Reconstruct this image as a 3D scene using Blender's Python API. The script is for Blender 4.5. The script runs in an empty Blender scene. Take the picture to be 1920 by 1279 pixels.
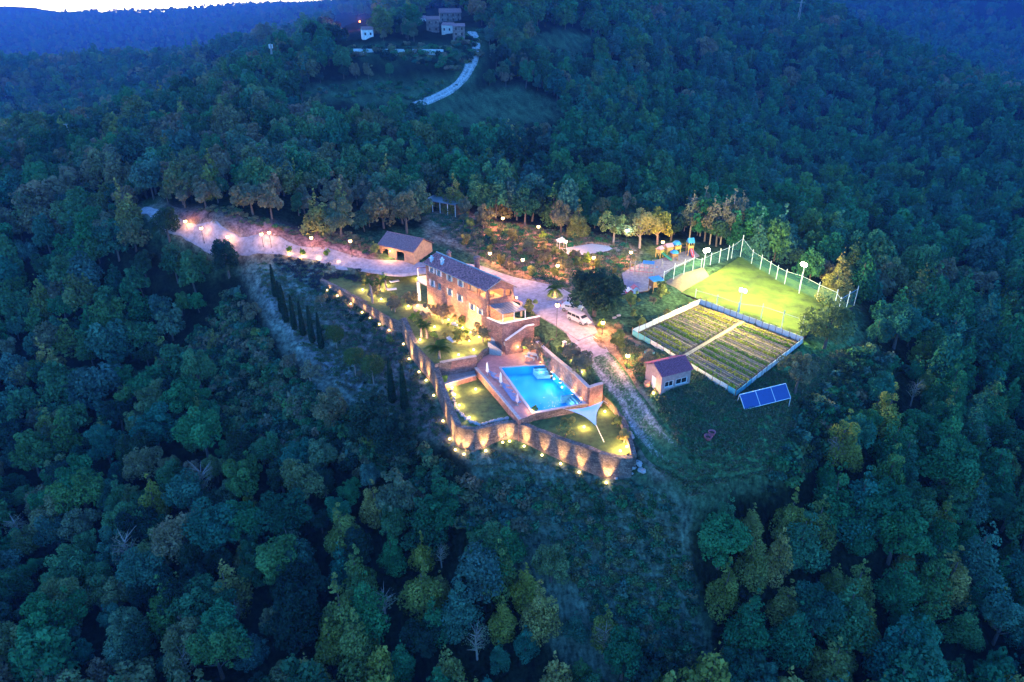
import bpy, math, random
import numpy as np
from mathutils import Vector, Matrix
from mathutils.geometry import tessellate_polygon
R = math.radians
random.seed(7)
rng = np.random.default_rng(7)
scene = bpy.context.scene
C = scene.collection

# ------------------------------------------------------------------ camera, sky, sun, exposure
CAMH = 52.0
PITCH = R(27.3)
cam_d = bpy.data.cameras.new('camera')
cam_d.sensor_width = 36.0
cam_d.lens = 24.0
cam_d.clip_start = 0.5
cam_d.clip_end = 12000
cam = bpy.data.objects.new('camera', cam_d)
cam.location = (0, 0, CAMH)
cam.rotation_euler = (math.pi / 2 - PITCH, 0, 0)
C.objects.link(cam)
scene.camera = cam

SUN_EL, SUN_AZ = R(4.0), R(-26)          # azimuth measured from +Y towards +X
world = bpy.data.worlds.new('World')
scene.world = world
world.use_nodes = True
wn, wl = world.node_tree.nodes, world.node_tree.links
wn.clear()
wo = wn.new('ShaderNodeOutputWorld')
wb = wn.new('ShaderNodeBackground')
ws = wn.new('ShaderNodeTexSky')
ws.sky_type = 'NISHITA'
ws.sun_disc = False
ws.sun_elevation = SUN_EL
ws.sun_rotation = SUN_AZ
ws.altitude = 300
ws.air_density = 1.0
ws.dust_density = 1.2
ws.ozone_density = 4.0
wt = wn.new('ShaderNodeMix'); wt.data_type = 'RGBA'; wt.blend_type = 'MULTIPLY'
wt.inputs[0].default_value = 1.0
wt.inputs[7].default_value = (0.98, 1.42, 1.95, 1)
wl.new(ws.outputs[0], wt.inputs[6])
wl.new(wt.outputs[2], wb.inputs[0])
wb.inputs[1].default_value = 1.02
wl.new(wb.outputs[0], wo.inputs[0])

sd = bpy.data.lights.new('sun', 'SUN')
sd.energy = 0.9
sd.angle = R(10)
sd.color = (1.0, 0.55, 0.40)
so = bpy.data.objects.new('sun', sd)
sun_dir = Vector((math.sin(SUN_AZ) * math.cos(SUN_EL), math.cos(SUN_AZ) * math.cos(SUN_EL), math.sin(SUN_EL)))
so.rotation_euler = sun_dir.to_track_quat('Z', 'Y').to_euler()
so.location = (0, 0, 200)
C.objects.link(so)

scene.render.engine = 'CYCLES'
scene.view_settings.view_transform = 'Standard'
scene.view_settings.look = 'None'
scene.view_settings.exposure = 0.0
scene.view_settings.gamma = 1.0
scene.view_settings.use_curve_mapping = False
cy = scene.cycles
cy.use_denoising = True
cy.use_light_tree = True
cy.max_bounces = 5
cy.diffuse_bounces = 2
cy.glossy_bounces = 2
cy.transmission_bounces = 2
cy.transparent_max_bounces = 8
cy.volume_bounces = 0
cy.sample_clamp_indirect = 2.0
cy.sample_clamp_direct = 30.0
cy.caustics_reflective = False
cy.caustics_refractive = False
scene.render.use_persistent_data = False

# ------------------------------------------------------------------ pixel (1920 x 1279 photograph) to world
cP, sP = math.cos(PITCH), math.sin(PITCH)
def ray(px, py):
    cx = (px - 960) / 1280; cyy = (639.5 - py) / 1280
    return np.array([cx, cP + cyy * sP, -sP + cyy * cP])
def at(px, py, z):
    r = ray(px, py)
    return r * ((z - CAMH) / r[2]) + np.array([0, 0, CAMH])
def at_t(px, py, t):
    return ray(px, py) * t + np.array([0, 0, CAMH])
def above(px, py, P):
    """height z on the vertical through P at which pixel row py is met"""
    r = ray(px, py)
    return CAMH + r[2] * (P[1] / r[1])
def proj(X, Y, Z):
    Z = Z - CAMH
    f = Y * cP - Z * sP; u = Y * sP + Z * cP
    return 960 + 1280 * X / f, 639.5 - 1280 * u / f

# ------------------------------------------------------------------ terrain height function
CP = []     # (X, Y, z)
def cz(*pts):
    for px, py, z in pts:
        P = at(px, py, z); CP.append((P[0], P[1], z))
def ct(*pts):      # pixel and distance along the axis
    for px, py, t in pts:
        P = at_t(px, py, t); CP.append((P[0], P[1], P[2]))
cz((1080,610,0),(1040,545,0),(1000,545,0),(930,505,0),(870,500,0),(800,505,0),(720,495,.3),(640,484,.8),(560,470,1.5),(470,461,2.5),(400,447,3.5),(345,427,4.5),(285,402,5.5),
   (600,445,4),(500,430,6),(400,405,8),(700,440,3),(760,430,3),(850,410,3.5),(950,440,1.5),(1000,480,.5),(1050,470,.8),(1130,465,.8),(1150,440,1.2),
   (1200,480,.4),(1270,490,.3),(1330,470,.3),(1388,478,.2),(1180,530,0),(1240,530,.2),(1310,505,.2),(1300,560,-.2),(1400,540,-.2),(1500,560,-.6),(1570,585,-1),(1500,635,-1),(1440,590,-.6),
   (1312,570,-.3),(1185,628,-.4),(1378,743,-1.6),(1505,642,-1.1),(1240,735,-1.3),(1290,725,-1.3),(1160,640,-.4),(1140,620,-.2),(1130,680,-.8),(1170,730,-1.8),(1210,790,-3),(1250,850,-4.6),
   (1300,800,-2.8),(1450,790,-3.5),(1450,870,-5.5),(1350,880,-5.4),(1290,895,-6),(1550,780,-6),(1540,700,-3),(1600,640,-4),
   (1100,640,-.6),(1060,640,-.8),(1110,700,-2.2),(1135,740,-4.2),(1165,790,-6),(1190,840,-7.6),(1215,880,-8),(1180,905,-9),
   (602,545,-2.6),(660,585,-4.2),(735,640,-5.8),(760,665,-6.4),(790,705,-7.2),(815,755,-8.2),(835,810,-9),(858,832,-8.7),(910,834,-8.6),(957,822,-8.6),(1015,841,-8.7),(1090,867,-8.7),(1140,882,-8.8),
   (640,500,-.3),(600,500,0),(560,490,.6),(500,480,1.4),(470,490,.2),(510,540,-2.6),(560,600,-5),(600,540,-2.3),(620,650,-7.6),(560,650,-7.4),(680,700,-9),(740,765,-10.4),(640,720,-10.2),(780,820,-11),(720,830,-12.5),
   (480,560,-4.5),(450,620,-9),(500,700,-11.5),(560,760,-13),(400,560,-8),(400,500,-2),(350,470,0),
   (850,880,-11.5),(1000,900,-11.3),(1200,930,-10.5),(1300,940,-9.5),(900,940,-14),(1050,960,-13.5),(1150,1000,-15),(1280,1000,-14),(1000,1050,-18),(1200,1100,-18.5),(1280,1279,-25),(1100,1279,-25.5),(1280,1180,-22),(900,1279,-26),(700,1279,-27),(400,1279,-29),(0,1279,-33),
   (800,1000,-18),(700,900,-16),(600,1000,-21),(400,900,-22),(500,800,-16),(200,1000,-27),(0,1000,-30),(0,800,-26),(200,800,-22),(300,700,-17),(150,650,-17),(0,600,-15),(300,600,-12),(250,500,-4),(150,500,-7),(0,480,-8),(250,430,3),(0,380,-4),(150,380,0),(200,300,2),
   (1400,950,-11),(1600,850,-9.5),(1500,1000,-15),(1500,1150,-20),(1500,1279,-25),(1750,1279,-27),(1920,1279,-28),(1900,1000,-21),(1700,950,-15),(1900,850,-19),(1700,750,-10),(1900,700,-17),(1700,650,-8),(1650,600,-6),(1800,600,-15),
   (1620,540,-6),(1550,500,-5),(1450,440,-3),(1330,420,-1),(1250,420,0),(1150,400,1),(1050,400,1.5),(950,380,2),(850,370,3.5),(700,380,5),(600,380,7),(450,360,9),
   (750,300,5),(900,300,1),(1050,300,-1),(1200,320,-4),(1350,340,-10),(1500,380,-18),(1700,480,-22),(1900,500,-27),
   (0,290,-3),(100,270,-2),(200,245,0),(300,212,3),(380,190,6),(430,172,9),(600,260,7),(500,250,7),(700,220,7),(780,197,8),(850,215,5),(950,200,6),(1080,215,4))
ct((500,125,350),(560,120,335),(700,105,320),(700,150,305),(850,105,330),(850,80,345),(890,62,355),(640,85,345),(700,70,355),(780,60,370),(860,65,352),(930,40,390),(1000,60,380),(1100,80,390),(1100,40,430),
   (1200,200,330),(1200,120,400),(1300,250,330),(1300,100,470),(1300,20,600),(1100,0,520),(980,0,480),(1500,250,400),(1500,100,520),(1500,20,620),(1640,90,600),(1700,300,360),(1800,180,470),(1900,210,410),(1900,300,340),(1900,400,270),
   (1700,60,1050),(1900,130,1000),(1900,60,1200),(1900,-10,1350),(1700,0,1200),(2200,100,1100),(2200,300,400),(2300,600,170),(2300,1000,110),
   (0,130,900),(200,125,880),(330,122,840),(440,110,740),(0,210,640),(200,200,620),(330,178,600),(-300,130,900),(450,140,520),(-300,280,300),(-400,600,170),(-400,1000,120))
# hidden valley floors behind the ridges
ct((0,185,1200),(200,180,1160),(330,170,1100),(430,148,1000),(520,108,850),(-300,185,1200),(0,330,340),(200,285,365),(330,240,375),(430,205,400),(-300,330,360),
   (1900,235,700),(1800,200,740),(1720,135,850),(2100,240,700))
# far hills beyond the valley
ct((0,108,1800),(200,108,1800),(400,98,1700),(500,72,1400),(600,52,1150),(700,32,850),(760,25,700),(-300,110,1800),(100,60,2300),(300,62,2300),(480,45,2000))
for px, py in ((-500,10),(-200,9),(0,10),(50,9),(90,17),(130,22),(190,19),(250,22),(330,22),(380,16),(420,10),(470,6),(530,6),(575,10),(620,11),(645,5)):
    ct((px, py + 3.0, 3200))
for px, py in ((700,-10),(760,-25),(850,-40)): ct((px, py, 2000))
for px, py in ((1000,-50),(1200,-45),(1400,-50),(1700,-60),(2000,-70),(2400,-60)): ct((px, py, 1400))
for a in range(-60, 61, 12):      # a falling back side, far outside the view
    CP.append((4800 * math.sin(R(a)), 4800 * math.cos(R(a)), -150))
CP += [(0,20,-28),(-60,10,-34),(60,10,-30),(-150,40,-30),(150,40,-30),(0,-60,-34)]
CP = np.array(CP)
def _phi(a, b):
    d = np.hypot(a[:, None, 0] - b[None, :, 0], a[:, None, 1] - b[None, :, 1])
    return -np.sqrt(d * d + 9.0)
_n = len(CP)
_A = np.zeros((_n + 3, _n + 3))
_A[:_n, :_n] = _phi(CP, CP) + np.eye(_n) * 1.5
_Pm = np.c_[np.ones(_n), CP[:, :2] / 100]
_A[:_n, _n:] = _Pm; _A[_n:, :_n] = _Pm.T
_w = np.linalg.solve(_A, np.r_[CP[:, 2], 0, 0, 0])
def G(X, Y):
    X = np.atleast_1d(np.asarray(X, float)); Y = np.atleast_1d(np.asarray(Y, float))
    out = np.empty(X.shape)
    xf, yf = X.ravel(), Y.ravel(); o = out.ravel()
    for i in range(0, len(xf), 40000):
        q = np.c_[xf[i:i+40000], yf[i:i+40000]]
        o[i:i+40000] = _phi(q, CP) @ _w[:_n] + np.c_[np.ones(len(q)), q / 100] @ _w[_n:]
    return o.reshape(X.shape)

def inpoly(X, Y, poly):
    X = np.asarray(X); Y = np.asarray(Y)
    c = np.zeros(X.shape, bool); n = len(poly)
    for i in range(n):
        x1, y1 = poly[i][:2]; x2, y2 = poly[(i + 1) % n][:2]
        if y1 == y2: continue
        k = ((y1 > Y) != (y2 > Y)) & (X < (x2 - x1) * (Y - y1) / (y2 - y1) + x1)
        c ^= k
    return c
def seg_dist(X, Y, line):
    d = np.full(np.shape(X), 1e9)
    for (x1, y1), (x2, y2) in zip(line[:-1], line[1:]):
        vx, vy = x2 - x1, y2 - y1
        t = np.clip(((X - x1) * vx + (Y - y1) * vy) / (vx * vx + vy * vy + 1e-9), 0, 1)
        d = np.minimum(d, np.hypot(X - x1 - t * vx, Y - y1 - t * vy))
    return d

# terraces: planes over a polygon, all standing proud of the terrain cut away under them
TER = []      # dict(name, poly [(x,y)], plane (a,b,c))
def plane_fit(P):
    P = np.array(P)
    A = np.c_[np.ones(len(P)), P[:, 0], P[:, 1]]
    return np.linalg.lstsq(A, P[:, 2], rcond=None)[0]
def terrace(name, pix, z3, lift=0.0):
    """pix: pixel outline; z3: either a z or three (px,py,z) that set the plane"""
    if isinstance(z3, (int, float)):
        pl = np.array([z3, 0, 0])
    else:
        pl = plane_fit([at(*q) for q in z3])
    poly = []
    for px, py in pix:
        r = ray(px, py)      # ray / plane
        t = (pl[0] - CAMH) / (r[2] - pl[1] * r[0] - pl[2] * r[1])
        poly.append((r[0] * t, r[1] * t))
    TER.append(dict(name=name, poly=poly, plane=pl + np.array([lift, 0, 0])))
    return TER[-1]
def tz(T, x, y): return T['plane'][0] + T['plane'][1] * x + T['plane'][2] * y
T_GARD = terrace('garden_terrace', [(602,524),(658,552),(734,596),(757,604),(774,640),(815,682),(893,669),(906,655),(925,648),(930,600),(800,520),(765,512),(700,512),(672,523),(640,512)],
                 [(602,524,-1.6),(800,560,-2.8),(890,665,-3.2)])
T_COURT = terrace('walled_courtyard', [(815,682),(893,669),(892,704),(829,722)], -5.6)
T_LAWN = terrace('lower_lawn', [(829,722),(892,704),(905,704),(975,787),(954,792),(920,802),(890,812),(858,800),(845,762)], -6.0)
T_DECK = terrace('pool_deck', [(906,655),(925,645),(960,652),(1007,655),(1103,757),(1000,777),(975,787),(905,704),(888,677)], -4.8)
T_SAIL = terrace('sail_lawn', [(975,787),(1000,777),(1103,757),(1125,735),(1150,748),(1168,790),(1183,848),(1159,858),(1095,840),(1042,820),(989,800),(954,792)], -6.0)
T_FIELD = terrace('playing_field', [(1277,549),(1310,561),(1434,606),(1503,632),(1560,590),(1600,574),(1388,481),(1333,516)], [(1277,549,.1),(1388,482,.1),(1503,632,-.9)])
T_VEG = terrace('vegetable_plot', [(1185,628),(1312,570),(1505,642),(1378,743)], [(1185,628,-.4),(1312,570,-.2),(1378,743,-1.6)])
T_COURT2 = terrace('gravel_court', [(1043,468),(1075,462),(1110,457),(1142,461),(1150,468),(1128,473),(1095,478),(1062,477)], [(1043,468,.8),(1142,461,.8),(1095,478,.7)])
T_PLAY = terrace('playground_ground', [(1165,512),(1190,498),(1205,492),(1232,488),(1262,476),(1300,468),(1312,480),(1290,492),(1258,506),(1240,522),(1215,545),(1165,552),(1170,530)], [(1165,520,.15),(1300,470,.3),(1215,545,.1)])

def road_line(pix):
    out = []
    for px, py in pix:
        g = ground_terrain(px, py); out.append((g[0], g[1]))
    return out
def ground_terrain(px, py):
    r = ray(px, py)
    ts = np.concatenate([np.linspace(40, 420, 500), np.linspace(421, 3600, 600)])
    z = CAMH + r[2] * ts
    g = G(r[0] * ts, r[1] * ts)
    k = np.nonzero(z < g)[0]
    i = k[0] if len(k) else len(ts) - 1
    if i > 0 and len(k):
        a, b = z[i-1] - g[i-1], z[i] - g[i]
        t = ts[i-1] + (ts[i] - ts[i-1]) * a / (a - b)
    else: t = ts[i]
    return np.array([r[0] * t, r[1] * t, CAMH + r[2] * t])
def ground(px, py):
    r = ray(px, py); best = None
    for T in TER:
        pl = T['plane']; t = (pl[0] - CAMH) / (r[2] - pl[1] * r[0] - pl[2] * r[1])
        if t > 0 and inpoly(r[0] * t, r[1] * t, T['poly']):
            if best is None or t < best: best = t
    if best is not None:
        return np.array([r[0] * best, r[1] * best, CAMH + r[2] * best])
    return ground_terrain(px, py)
def gz(x, y):
    for T in TER:
        if inpoly(x, y, T['poly']): return float(tz(T, x, y))
    return float(G(x, y)[0])

DRIVE = road_line([(262,394),(300,410),(345,429),(400,447),(470,461),(550,470),(620,481),(700,497),(760,502),(830,500),(900,506),(960,528),(1010,553),(1048,583),(1085,625),(1120,668)])
TRACK = road_line([(1120,668),(1150,706),(1180,748),(1205,790),(1228,832),(1250,858),(1278,876),(1305,884)])
YARD = [tuple(ground_terrain(*q)[:2]) for q in ((955,520),(1000,528),(1050,540),(1085,560),(1110,600),(1120,625),(1085,640),(1040,610),(1005,590),(975,570),(955,545))]
FROAD = road_line([(812,262),(800,225),(790,205),(780,196)])
FROAD2 = road_line([(780,196),(815,184),(845,170),(868,150),(880,128),(889,105),(894,85),(895,68),(885,60)])
ROADS = [(DRIVE, 1.7), (TRACK, 2.4), (FROAD, 2.5), (FROAD2, 3.4)]

# ------------------------------------------------------------------ materials
MATS = {}
def nodes_of(name):
    m = bpy.data.materials.new(name); m.use_nodes = True
    nt = m.node_tree; nt.nodes.clear()
    out = nt.nodes.new('ShaderNodeOutputMaterial')
    return m, nt, out
def mat(name, col, rough=0.8, scale=3.0, var=0.35, bump=0.3, metallic=0.0, col2=None, detail=6, bdist=0.05, rand=0.0):
    if name in MATS: return MATS[name]
    m, nt, out = nodes_of(name); N, L = nt.nodes, nt.links
    b = N.new('ShaderNodeBsdfPrincipled'); L.new(b.outputs[0], out.inputs[0])
    tc = N.new('ShaderNodeTexCoord')
    nz = N.new('ShaderNodeTexNoise'); nz.inputs['Scale'].default_value = scale; nz.inputs['Detail'].default_value = detail
    nz.inputs['Roughness'].default_value = 0.65
    L.new(tc.outputs['Object'], nz.inputs['Vector'])
    r = N.new('ShaderNodeValToRGB')
    c2 = col2 or tuple(min(1, c * (1 + var)) for c in col); c1 = tuple(c * (1 - var) for c in col)
    r.color_ramp.elements[0].position = .34; r.color_ramp.elements[0].color = (*c1, 1)
    r.color_ramp.elements[1].position = .66; r.color_ramp.elements[1].color = (*c2, 1)
    L.new(nz.outputs[0], r.inputs[0])
    src = r.outputs[0]
    if rand:
        oi = N.new('ShaderNodeObjectInfo')
        hs = N.new('ShaderNodeHueSaturation')
        mr = N.new('ShaderNodeMapRange'); mr.inputs[3].default_value = 1 - rand; mr.inputs[4].default_value = 1 + rand
        L.new(oi.outputs['Random'], mr.inputs[0]); L.new(mr.outputs[0], hs.inputs['Value']); L.new(src, hs.inputs['Color'])
        src = hs.outputs[0]
    L.new(src, b.inputs['Base Color'])
    b.inputs['Roughness'].default_value = rough; b.inputs['Metallic'].default_value = metallic
    if bump:
        bp = N.new('ShaderNodeBump'); bp.inputs['Strength'].default_value = bump; bp.inputs['Distance'].default_value = bdist
        L.new(nz.outputs[0], bp.inputs['Height']); L.new(bp.outputs[0], b.inputs['Normal'])
    MATS[name] = m; return m
def stone(name, c1, c2, mortar, scale=2.4, bump=0.9):
    """irregular rubble stone"""
    m, nt, out = nodes_of(name); N, L = nt.nodes, nt.links
    b = N.new('ShaderNodeBsdfPrincipled'); L.new(b.outputs[0], out.inputs[0]); b.inputs['Roughness'].default_value = .92
    g = N.new('ShaderNodeNewGeometry')
    mp = N.new('ShaderNodeMapping'); mp.inputs['Scale'].default_value = (1, 1, 1.7); L.new(g.outputs['Position'], mp.inputs[0])
    vo = N.new('ShaderNodeTexVoronoi'); vo.inputs['Scale'].default_value = scale; L.new(mp.outputs[0], vo.inputs['Vector'])
    ve = N.new('ShaderNodeTexVoronoi'); ve.feature = 'DISTANCE_TO_EDGE'; ve.inputs['Scale'].default_value = scale; L.new(mp.outputs[0], ve.inputs['Vector'])
    sx = N.new('ShaderNodeSeparateColor'); L.new(vo.outputs['Color'], sx.inputs[0])
    r = N.new('ShaderNodeValToRGB'); r.color_ramp.elements[0].color = (*c1, 1); r.color_ramp.elements[1].color = (*c2, 1); L.new(sx.outputs[0], r.inputs[0])
    nz = N.new('ShaderNodeTexNoise'); nz.inputs['Scale'].default_value = .7; nz.inputs['Detail'].default_value = 8; L.new(g.outputs['Position'], nz.inputs['Vector'])
    rr = N.new('ShaderNodeValToRGB'); rr.color_ramp.elements[0].position = .3; rr.color_ramp.elements[0].color = (.5, .5, .5, 1); rr.color_ramp.elements[1].position = .7; rr.color_ramp.elements[1].color = (1.25, 1.25, 1.25, 1); L.new(nz.outputs[0], rr.inputs[0])
    mu = N.new('ShaderNodeMix'); mu.data_type = 'RGBA'; mu.blend_type = 'MULTIPLY'; mu.inputs[0].default_value = 1; L.new(r.outputs[0], mu.inputs[6]); L.new(rr.outputs[0], mu.inputs[7])
    er = N.new('ShaderNodeValToRGB'); er.color_ramp.elements[0].position = .0; er.color_ramp.elements[1].position = .08; L.new(ve.outputs['Distance'], er.inputs[0])
    mx = N.new('ShaderNodeMix'); mx.data_type = 'RGBA'; L.new(er.outputs[0], mx.inputs[0]); mx.inputs[6].default_value = (*mortar, 1); L.new(mu.outputs[2], mx.inputs[7])
    L.new(mx.outputs[2], b.inputs['Base Color'])
    bp = N.new('ShaderNodeBump'); bp.inputs['Strength'].default_value = bump; bp.inputs['Distance'].default_value = .12; L.new(er.outputs[0], bp.inputs['Height']); L.new(bp.outputs[0], b.inputs['Normal'])
    MATS[name] = m; return m
def emit(name, col, s):
    m, nt, out = nodes_of(name)
    e = nt.nodes.new('ShaderNodeEmission'); e.inputs[0].default_value = (*col, 1); e.inputs[1].default_value = s
    nt.links.new(e.outputs[0], out.inputs[0]); MATS[name] = m; return m
def leafmat(name, ramp, transl=0.25, hue=0.03, sat=.2, val=.45):
    """ramp: colours picked per tree; leaves vary by clump through the clump attribute"""
    m, nt, out = nodes_of(name); N, L = nt.nodes, nt.links
    oi = N.new('ShaderNodeObjectInfo')
    r = N.new('ShaderNodeValToRGB'); r.color_ramp.interpolation = 'LINEAR'
    el = r.color_ramp.elements
    while len(el) < len(ramp): el.new(.5)
    for i, (p, c) in enumerate(ramp): el[i].position = p; el[i].color = (*c, 1)
    L.new(oi.outputs['Random'], r.inputs[0])
    a = N.new('ShaderNodeAttribute'); a.attribute_name = 'clump'
    hs = N.new('ShaderNodeHueSaturation'); L.new(r.outputs[0], hs.inputs['Color'])
    mr = N.new('ShaderNodeMapRange'); mr.inputs[3].default_value = 1 - val; mr.inputs[4].default_value = 1 + val * 1.25
    L.new(a.outputs['Fac'], mr.inputs[0]); L.new(mr.outputs[0], hs.inputs['Value'])
    d = N.new('ShaderNodeBsdfDiffuse'); L.new(hs.outputs[0], d.inputs[0])
    t = N.new('ShaderNodeBsdfTranslucent'); L.new(hs.outputs[0], t.inputs[0])
    mx = N.new('ShaderNodeMixShader'); mx.inputs[0].default_value = transl
    L.new(d.outputs[0], mx.inputs[1]); L.new(t.outputs[0], mx.inputs[2]); L.new(mx.outputs[0], out.inputs[0])
    MATS[name] = m; return m

# ------------------------------------------------------------------ mesh helpers
class MB:
    def __init__(s): s.v = []; s.f = []; s.m = []; s.mi = 0
    def add(s, V, F):
        o = len(s.v); s.v += [tuple(map(float, p)) for p in V]
        s.f += [tuple(i + o for i in f) for f in F]; s.m += [s.mi] * len(F); return s
    def box(s, c, size, rz=0.0, rx=0.0, ry=0.0):
        x, y, z = size[0] / 2, size[1] / 2, size[2] / 2
        V = [Vector((a * x, b * y, d * z)) for d in (-1, 1) for a, b in ((-1, -1), (1, -1), (1, 1), (-1, 1))]
        M = Matrix.Rotation(rz, 3, 'Z') @ Matrix.Rotation(ry, 3, 'Y') @ Matrix.Rotation(rx, 3, 'X')
        return s.add([M @ p + Vector(c) for p in V], [(3, 2, 1, 0), (4, 5, 6, 7), (0, 1, 5, 4), (1, 2, 6, 5), (2, 3, 7, 6), (3, 0, 4, 7)])
    def prism(s, poly, z0, z1):
        """poly (x,y); z0, z1 numbers or lists"""
        n = len(poly)
        a = sum(poly[i][0] * poly[(i+1) % n][1] - poly[(i+1) % n][0] * poly[i][1] for i in range(n))
        zz0 = list(z0) if hasattr(z0, '__len__') else [z0] * n
        zz1 = list(z1) if hasattr(z1, '__len__') else [z1] * n
        if a < 0: poly = poly[::-1]; zz0 = zz0[::-1]; zz1 = zz1[::-1]
        V = [(p[0], p[1], z) for p, z in zip(poly, zz0)] + [(p[0], p[1], z) for p, z in zip(poly, zz1)]
        tri = tessellate_polygon([[Vector((p[0], p[1], 0)) for p in poly]])
        F = []
        for t in tri:
            ar = (poly[t[1]][0]-poly[t[0]][0])*(poly[t[2]][1]-poly[t[0]][1]) - (poly[t[2]][0]-poly[t[0]][0])*(poly[t[1]][1]-poly[t[0]][1])
            t = tuple(t) if ar > 0 else tuple(t)[::-1]
            F.append(tuple(i + n for i in t)); F.append(t[::-1])
        F += [(i, (i+1) % n, (i+1) % n + n, i + n) for i in range(n)]
        return s.add(V, F)
    def tube(s, pts, rad, n=6, cap=True):
        pts = [Vector(p) for p in pts]; rr = rad if hasattr(rad, '__len__') else [rad] * len(pts)
        V = []; up = None
        for i, p in enumerate(pts):
            d = (pts[min(i+1, len(pts)-1)] - pts[max(i-1, 0)]).normalized()
            if up is None: up = Vector((1, 0, 0)) if abs(d.x) < .8 else Vector((0, 1, 0))
            a = d.cross(up).normalized(); b = a.cross(d).normalized(); up = b
            V += [p + (a * math.cos(2*math.pi*k/n) + b * math.sin(2*math.pi*k/n)) * rr[i] for k in range(n)]
        F = []
        for i in range(len(pts)-1):
            F += [(i*n+k, i*n+(k+1) % n, (i+1)*n+(k+1) % n, (i+1)*n+k) for k in range(n)]
        if cap: F += [tuple(range(n))[::-1], tuple(range((len(pts)-1)*n, len(pts)*n))]
        return s.add(V, F)
    def lathe(s, prof, c=(0, 0, 0), n=12):
        V = []
        for r, z in prof: V += [(c[0] + r*math.cos(2*math.pi*k/n), c[1] + r*math.sin(2*math.pi*k/n), c[2] + z) for k in range(n)]
        F = []
        for i in range(len(prof)-1): F += [(i*n+k, i*n+(k+1) % n, (i+1)*n+(k+1) % n, (i+1)*n+k) for k in range(n)]
        if prof[0][0] > 1e-4: F.append(tuple(range(n))[::-1])
        if prof[-1][0] > 1e-4: F.append(tuple(range((len(prof)-1)*n, len(prof)*n)))
        return s.add(V, F)
    def sphere(s, c, r, n=10, m=6, sz=1.0):
        return s.lathe([(max(1e-5, r*math.sin(math.pi*i/m)), -r*sz*math.cos(math.pi*i/m)) for i in range(m+1)], c, n)
    def mesh(s, name, mats, smooth=False):
        me = bpy.data.meshes.new(name); me.from_pydata(s.v, [], s.f)
        for k in (mats if isinstance(mats, (list, tuple)) else [mats]): me.materials.append(k)
        if any(s.m): me.polygons.foreach_set('material_index', s.m)
        if smooth: me.polygons.foreach_set('use_smooth', [True] * len(s.f))
        me.update(); return me
    def build(s, name, mats, parent=None, loc=None, smooth=False, rz=0):
        return link(name, s.mesh(name, mats, smooth), parent, loc, rz)
def link(name, data, parent=None, loc=None, rz=0):
    o = bpy.data.objects.new(name, data); C.objects.link(o)
    if parent is not None: o.parent = parent
    if loc is not None: o.location = [float(v) for v in loc]
    if rz: o.rotation_euler = (0, 0, rz)
    return o
def tag(o, label=None, cat=None, group=None, kind=None):
    if label: o['label'] = label
    if cat: o['category'] = cat
    if group: o['group'] = group
    if kind: o['kind'] = kind
    return o
def thing(name, label, cat, loc=(0, 0, 0), rz=0.0, group=None):
    o = link(name, None, None, loc, rz); o.empty_display_size = .3
    return tag(o, label, cat, group)
def copy_tree(o, parent=None):
    c = o.copy(); C.objects.link(c); c.parent = parent
    for ch in [k for k in bpy.data.objects if k.parent == o]: copy_tree(ch, c)
    return c
KIDS = {}
def copy_thing(o, loc, rz=0.0, label=None, group=None, scale=None):
    """copy a thing with parts and sub-parts (children lists cached)"""
    if o.name not in KIDS:
        KIDS[o.name] = [(c, list(c.children)) for c in o.children]
    r = o.copy(); C.objects.link(r); r.location = [float(v) for v in loc]; r.rotation_euler = (0, 0, rz)
    if label: r['label'] = label
    if group: r['group'] = group
    if scale is not None: r.scale = scale if hasattr(scale, '__len__') else (scale,) * 3
    for c, sub in KIDS[o.name]:
        k = c.copy(); C.objects.link(k); k.parent = r
        for s_ in sub:
            d = s_.copy(); C.objects.link(d); d.parent = k
    return r
def light(name, P, energy, col, parent=None, radius=.15, spot=None, aim=None, blend=.6):
    d = bpy.data.lights.new(name, 'SPOT' if spot else 'POINT')
    d.energy = energy * LK; d.color = col; d.shadow_soft_size = radius
    if spot: d.spot_size = R(spot); d.spot_blend = blend
    o = link(name, d, parent, P)
    if aim is not None:
        base = Vector(parent.location) if parent is not None else Vector()
        o.rotation_euler = (Vector(P) + base - Vector(aim)).to_track_quat('Z', 'Y').to_euler()
    return o
WARM = (1.0, .54, .18); AMB = (1.0, .47, .15); LK = 6.3

M_stone = stone('rubble_stone', (.30, .14, .11), (.50, .27, .21), (.14, .11, .095), 2.6)
M_wallst = stone('dry_stone', (.13, .10, .085), (.34, .26, .20), (.05, .04, .035), 3.0)
M_cap = mat('coping_stone', (.42, .38, .35), scale=4, var=.25)
M_lawn = mat('lawn_grass', (.07, .12, .025), .95, 1.2, .45, .6, detail=10)
M_field = mat('field_grass', (.085, .14, .008), .95, .35, .5, .6, detail=14)
M_paving = mat('terrace_paving', (.33, .26, .23), .8, 2.0, .25)
M_deckm = mat('pool_paving', (.42, .22, .20), .7, 1.5, .2)
M_gravel = mat('pale_gravel', (.46, .41, .36), .95, 5.0, .25, .5, detail=12)
M_soil = mat('tilled_soil', (.075, .05, .035), .95, 3.0, .4, .8)
M_white = mat('white_paint', (.75, .75, .72), .6, 2, .08, .1)
M_metal = mat('grey_metal', (.30, .31, .32), .45, 5, .1, .05, metallic=.6)
M_dark = mat('dark_metal', (.03, .03, .035), .5, 5, .1, .05)
M_wood = mat('timber', (.20, .115, .06), .8, 6, .3, .3)
M_bark = mat('bark', (.11, .085, .07), .95, 8, .4, .8)
M_barkp = mat('pale_bark', (.30, .24, .20), .95, 8, .3, .6)
M_tile = mat('roof_tile', (.50, .15, .14), 1.0, 3, .6, .6, rand=.15)
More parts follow.
